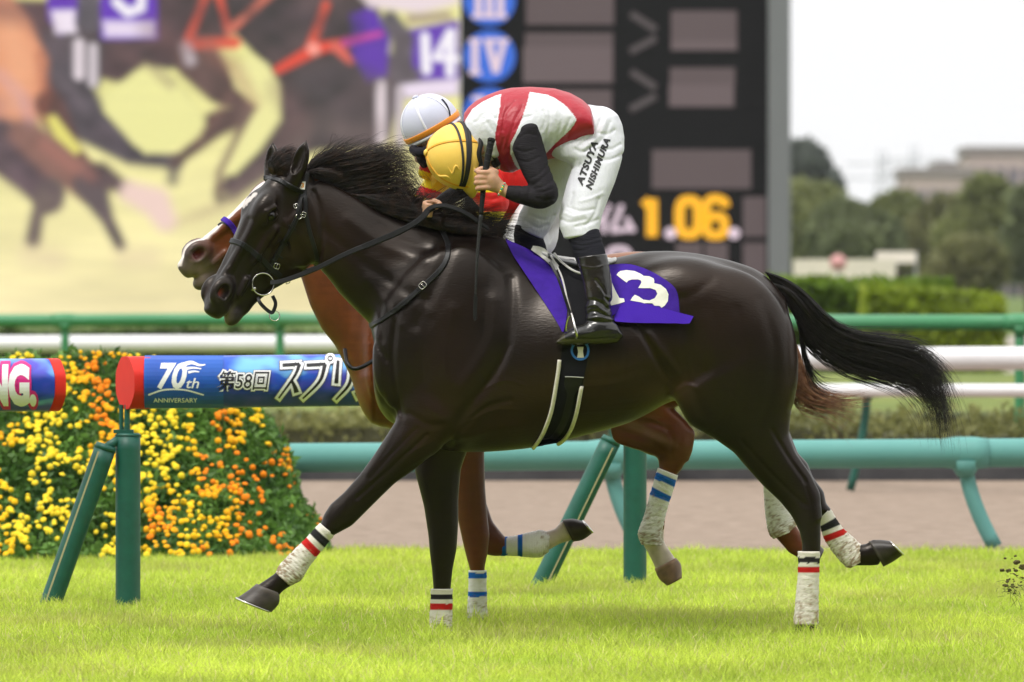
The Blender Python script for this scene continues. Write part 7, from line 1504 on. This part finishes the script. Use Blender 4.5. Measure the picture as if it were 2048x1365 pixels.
# ---------------- rider of the chestnut
R2 = empty('person', W3(1050, 560, 1), 'jockey in red and yellow silks and white helmet crouched on the chestnut horse', 'person')
def rider2():
    Yc = 1.0; Fd = fieldpx(790, 180, 1260, 720, Yc-.45, Yc+.45, .008)
    C = lambda P, k=.02, f=1, F=None: (F or Fd).chain([(a, b, Yc+y, r) for a, b, y, r in P], k, f)
    C([(1130, 350, 0, 50), (1060, 320, 0, 48), (990, 320, 0, 44), (940, 330, 0, 34)], .02, 1.3); C([(930, 320, 0, 22), (890, 292, 0, 22)]); Fd.ell(W3(866, 272, Yc), (.085, .075, .10), None, .03); C([(848, 300, 0, 16), (838, 318, 0, 10)])
    Fd.chain([(850, 285, Yc-.06, 8), (842, 300, Yc-.04, 6)], .01)
    for s in (-1, 1):
        pts = [(965, 335, .15*s, 20), (985, 400, .22*s, 16), (972, 440, .2*s, 13), (940, 450, .12*s, 11)] if s < 0 else [(930, 320, .17, 26), (890, 350, .22, 22), (860, 385, .14, 18), (838, 408, .05, 14)]
        C(pts); C([(1130, 370, .08*s, 34), (1085, 425, .14*s, 28), (1052, 478, .2*s, 22), (1072, 560, .25*s, 18), (1098, 640, .31*s, 12), (1060, 670, .33*s, 8)])
    for i in range(4): C([(834, 402+i*7, -.02, 6), (822, 404+i*7, -.05, 5.5), (822, 410+i*7, -.08, 5), (832, 412+i*7, -.09, 4)], .003)
    C([(842, 398, -.02, 6), (834, 396, -.06, 5)], .004)
    for i in range(4): C([(938, 444+i*7, .10-.2, 6), (926, 446+i*7, -.12, 5.5), (926, 452+i*7, -.15, 5)], .003)
    garment(Fd, 'body', R2, M_SKIN, (.45, .27, .18), 1)
    F = fieldpx(800, 210, 1200, 470, Yc-.36, Yc+.36, .006)
    F.sweep([(915, 300), (940, 272), (985, 258), (1040, 262), (1100, 285), (1150, 320)], [(935, 385), (965, 425), (1010, 441), (1058, 434), (1090, 428), (1130, 420)], [(0, Yc, .15), (.4, Yc, .2), (1, Yc, .17)], .03, Yref=Yc)
    C([(960, 340, -.18, 32), (990, 395, -.23, 28), (984, 425, -.22, 24), (966, 440, -.17, 20), (952, 446, -.13, 16)], .012, 1, F)
    C([(920, 320, .17, 30), (892, 345, .2, 28), (872, 368, .15, 25), (850, 392, .08, 19), (838, 404, .05, 16)], .012, 1, F)
    C([(885, 300, .05, 18), (866, 322, .06, 22), (850, 345, .08, 14)], .02, 1, F)
    folds(F, [[(1010, 350), (1004, 390), (1012, 430)], [(1030, 345), (1028, 390), (1040, 425)], [(960, 390), (980, 396), (1004, 390)], [(955, 410), (978, 418), (1000, 410)], [(870, 340), (860, 360)], [(880, 352), (862, 378)]], .004, .007)
    def c2(V):
        px, py = to_px(V); c_ = np.tile(np.array((.62, .018, .014)), (len(V), 1)); Yl = (.86, .68, .01)
        t = (py-np.interp(px, [820, 890], [0, 24]))
        c_[(px < 905) & (((t < 312) & (t > 280)) | ((t > 333) & (t < 364)) | (t > 386))] = Yl
        c_[(px > 940) & (px < 1012) & (((py > 378) & (py < 386)) | (py > 424)) & (V[:, 1] < Yc-.1)] = Yl
        c_[(px > 940) & (px < 965) & (py > 340) & (py < 352)] = Yl
        return c_
    garment(F, 'silks', R2, mat('silks_bright', attr=True, rough=.5, spec=.3, bump=(20, .4, .01)), c2, 1)
    F = fieldpx(980, 300, 1200, 530, Yc-.36, Yc+.36, .007)
    for s in (-1, 1): C([(1130, 365, .09*s, 48), (1085, 420, .15*s, 44), (1050, 462, .2*s, 38), (1040, 480, .22*s, 34)], .02, 1, F); 
    C([(1085, 440, -.1, 34), (1080, 480, -.15, 34), (1060, 500, -.2, 28)], .02, 1, F)
    folds(F, [[(1010, 440), (1040, 446), (1060, 470)], [(1090, 440), (1100, 470), (1090, 500)]], .004, .007); garment(F, 'breeches', R2, M_BREECH, (.72, .72, .73), 1)
    for s in (-1, 1):
        F = fieldpx(1020, 500, 1150, 700, Yc-.42 if s < 0 else Yc+.15, Yc-.15 if s < 0 else Yc+.42, .007); C([(1070, 530, .25*s, 27), (1090, 590, .29*s, 24), (1098, 650, .32*s, 19), (1060, 672, .33*s, 14)], .012, 1, F); garment(F, 'boot', R2, M_BOOT, (.01, .01, .01), 1)
    # helmet with lavender-grey cover
    c = np.array(W3(860, 248, Yc)); ax = np.array((-.48, -.12, .86)); ax /= np.linalg.norm(ax); bd = np.array((-1, -.1, -.5)); bd -= ax*(bd@ax); bd /= np.linalg.norm(bd); sd = np.cross(ax, bd)
    m = mat('helmet_cover_grey', rgb(206, 208, 226), .55, .35, noise=(12, .3, rgb(192, 194, 214)), bump=(16, .3, .006)); mw = mat('seam_white', rgb(238, 238, 246), .5)
    V, Fc = [], []; nu, nv = 44, 24; ra, rb, rc = .128, .128, .112
    P_ = lambda z, t, k=1.0: c+(ax*ra*z+bd*rb*math.sqrt(max(0, 1-z*z))*math.cos(t)+sd*rc*math.sqrt(max(0, 1-z*z))*math.sin(t))*k
    for j in range(nv):
        ph = math.pi/2*(1-j/(nv-1))-.32*(j/(nv-1))
        for i in range(nu): V.append(P_(math.sin(ph), 2*math.pi*i/nu))
    for j in range(nv-1):
        for i in range(nu): Fc.append((j*nu+i, j*nu+(i+1) % nu, (j+1)*nu+(i+1) % nu, (j+1)*nu+i))
    h = mesh_obj('helmet', V, Fc, m, R2)
    V, F = tube(np.array([P_(1, 0, .99), P_(1, 0, 1.06), P_(1, 0, 1.08)]), np.array([.014, .013, .006]), 12); mesh_obj('button', V, F, m, h)
    for t in np.arange(6)*math.pi/3+.25:
        P = [P_(z, t, 1.004) for z in np.linspace(.985, -.2, 18)]; N = [(p-c)/np.linalg.norm(p-c) for p in P]; V, F = ribbon(P, N, .010, .002); mesh_obj('seam', V, F, mw, h)
    P = [P_(-.13, t, 1.012) for t in np.linspace(0, 2*math.pi, 60)]; N = [(p-c)/np.linalg.norm(p-c) for p in P]; V, F = ribbon(P, N, .024, .004); mesh_obj('orange_band', V, F, mat('band_orange', rgb(240, 152, 44), .5), h)
    P = [P_(-.30, t, 1.02) for t in np.linspace(0, 2*math.pi, 60)]; V, F = ribbon(P, N, .012, .004); mesh_obj('white_edge', V, F, mw, h)
    P = [P_(z, 2.3+.5*z, 1.012) for z in np.linspace(.55, -.35, 14)]; N = [(p-c)/np.linalg.norm(p-c) for p in P]; V, F = ribbon(P, N, .008, .003); mesh_obj('goggle_strap', V, F, M_SOCK, h)
    V, F = tube(catmull(np.array([W3(826, 298, Yc-.05), W3(836, 306, Yc-.09), W3(858, 300, Yc-.09), W3(880, 286, Yc-.07)]), 5), .020, 10); mesh_obj('goggles', V, F, M_SOCK, R2)
    V, F = tube(catmull(np.array([W3(838, 296, Yc-.08), W3(842, 318, Yc-.06), W3(850, 330, Yc-.03)]), 5), .019, 10); mesh_obj('face_guard', V, F, M_SOCK, R2)
rider2()
sd2 = empty('saddle', W3(1180, 530, .9), 'white-edged saddle with purple cloth just showing behind the near rider boot', 'saddle')
Fs = Field(W3(1050, 580, .7), W3(1260, 480, 1.3), .006); Fs.sweep([(1080, 505), (1120, 512), (1180, 520), (1215, 514), (1233, 516)], [(1080, 530), (1120, 536), (1180, 536), (1215, 532), (1233, 526)], [(0, 1, .05), (.5, 1, .12), (.85, 1, .14), (1, 1, .10)], .02, Yref=1)
Vs, Fq = Fs.mesh(); Vs = relax(Vs, Fq, 2); mesh_obj('seat', Vs, Fq, M_WLE, sd2)
V, F, Q, _ = drape([(1100, 520), (1140, 518), (1190, 520), (1220, 524)], [(1100, 640), (1140, 640), (1190, 640), (1220, 640)], 14, 10, .012, tree=CT, mirror=False); mesh_obj('cloth', V, F, M_PURP, sd2)
print('riders', round(time.time()-T0, 1))
# clods of turf kicked up at the right
def clods():
    r = np.random.default_rng(5); o = empty('turf_clod', W3(2030, 1175, .15), 'dark clod of soil and grass thrown up at the right edge', 'clod')
    for k in range(60):
        x = 2030+r.normal(0, 15); y = 1172+r.normal(0, 18)-abs(r.normal(0, 26)); q = r.uniform(.0015, .006) if k > 6 else r.uniform(.007, .012); p = np.array(W3(x, y, .15+r.normal(0, .05)))
        bm = bmesh.new(); bmesh.ops.create_icosphere(bm, subdivisions=2, radius=q)
        V = np.array([v.co[:] for v in bm.verts]); F = [tuple(v.index for v in f.verts) for f in bm.faces]; bm.free(); V *= (.55+.9*vnoise(V/q+k*7, 1.1, k))[:, None]*np.array((1.3, 1, .8))
        mesh_obj('crumb', V+p, F, M_CLOD, o, smooth=False)
    L = [];
    for k in range(40):
        p = np.array(W3(2030+r.normal(0, 14), 1180+r.normal(0, 12), .15)); d = r.normal(size=3); d /= np.linalg.norm(d); L.append(tube(np.array([p, p+d*.02, p+d*.04+np.array((0, 0, -.004))]), .0011, 3))
    V, F = merge(L); tag(mesh_obj('grass_bits', V, F, mat('torn_grass', (.10, .14, .03, 1), .8), o, smooth=False), kind='stuff')
M_CLOD = mat('soil_clod', (.10, .075, .04, 1), .95, .1, noise=(60, .6, (.10, .12, .03, 1)))
clods()
S.cycles.use_denoising = True
print('done', round(time.time()-T0, 1))
# damp air between here and the skyline
def haze():
    V, F = box((0, 330, 40), (320, 480, 41.5)); o = mesh_obj('haze', V, F, None, smooth=False)
    m = bpy.data.materials.new('air'); m.use_nodes = True; n = m.node_tree; n.nodes.clear(); v = n.nodes.new('ShaderNodeVolumePrincipled'); v.inputs['Color'].default_value = (.86, .88, .92, 1); v.inputs['Density'].default_value = .00014; v.inputs['Anisotropy'].default_value = .2
    u = n.nodes.new('ShaderNodeOutputMaterial'); n.links.new(v.outputs[0], u.inputs['Volume']); o.data.materials.append(m); tag(o, kind='stuff')
haze()
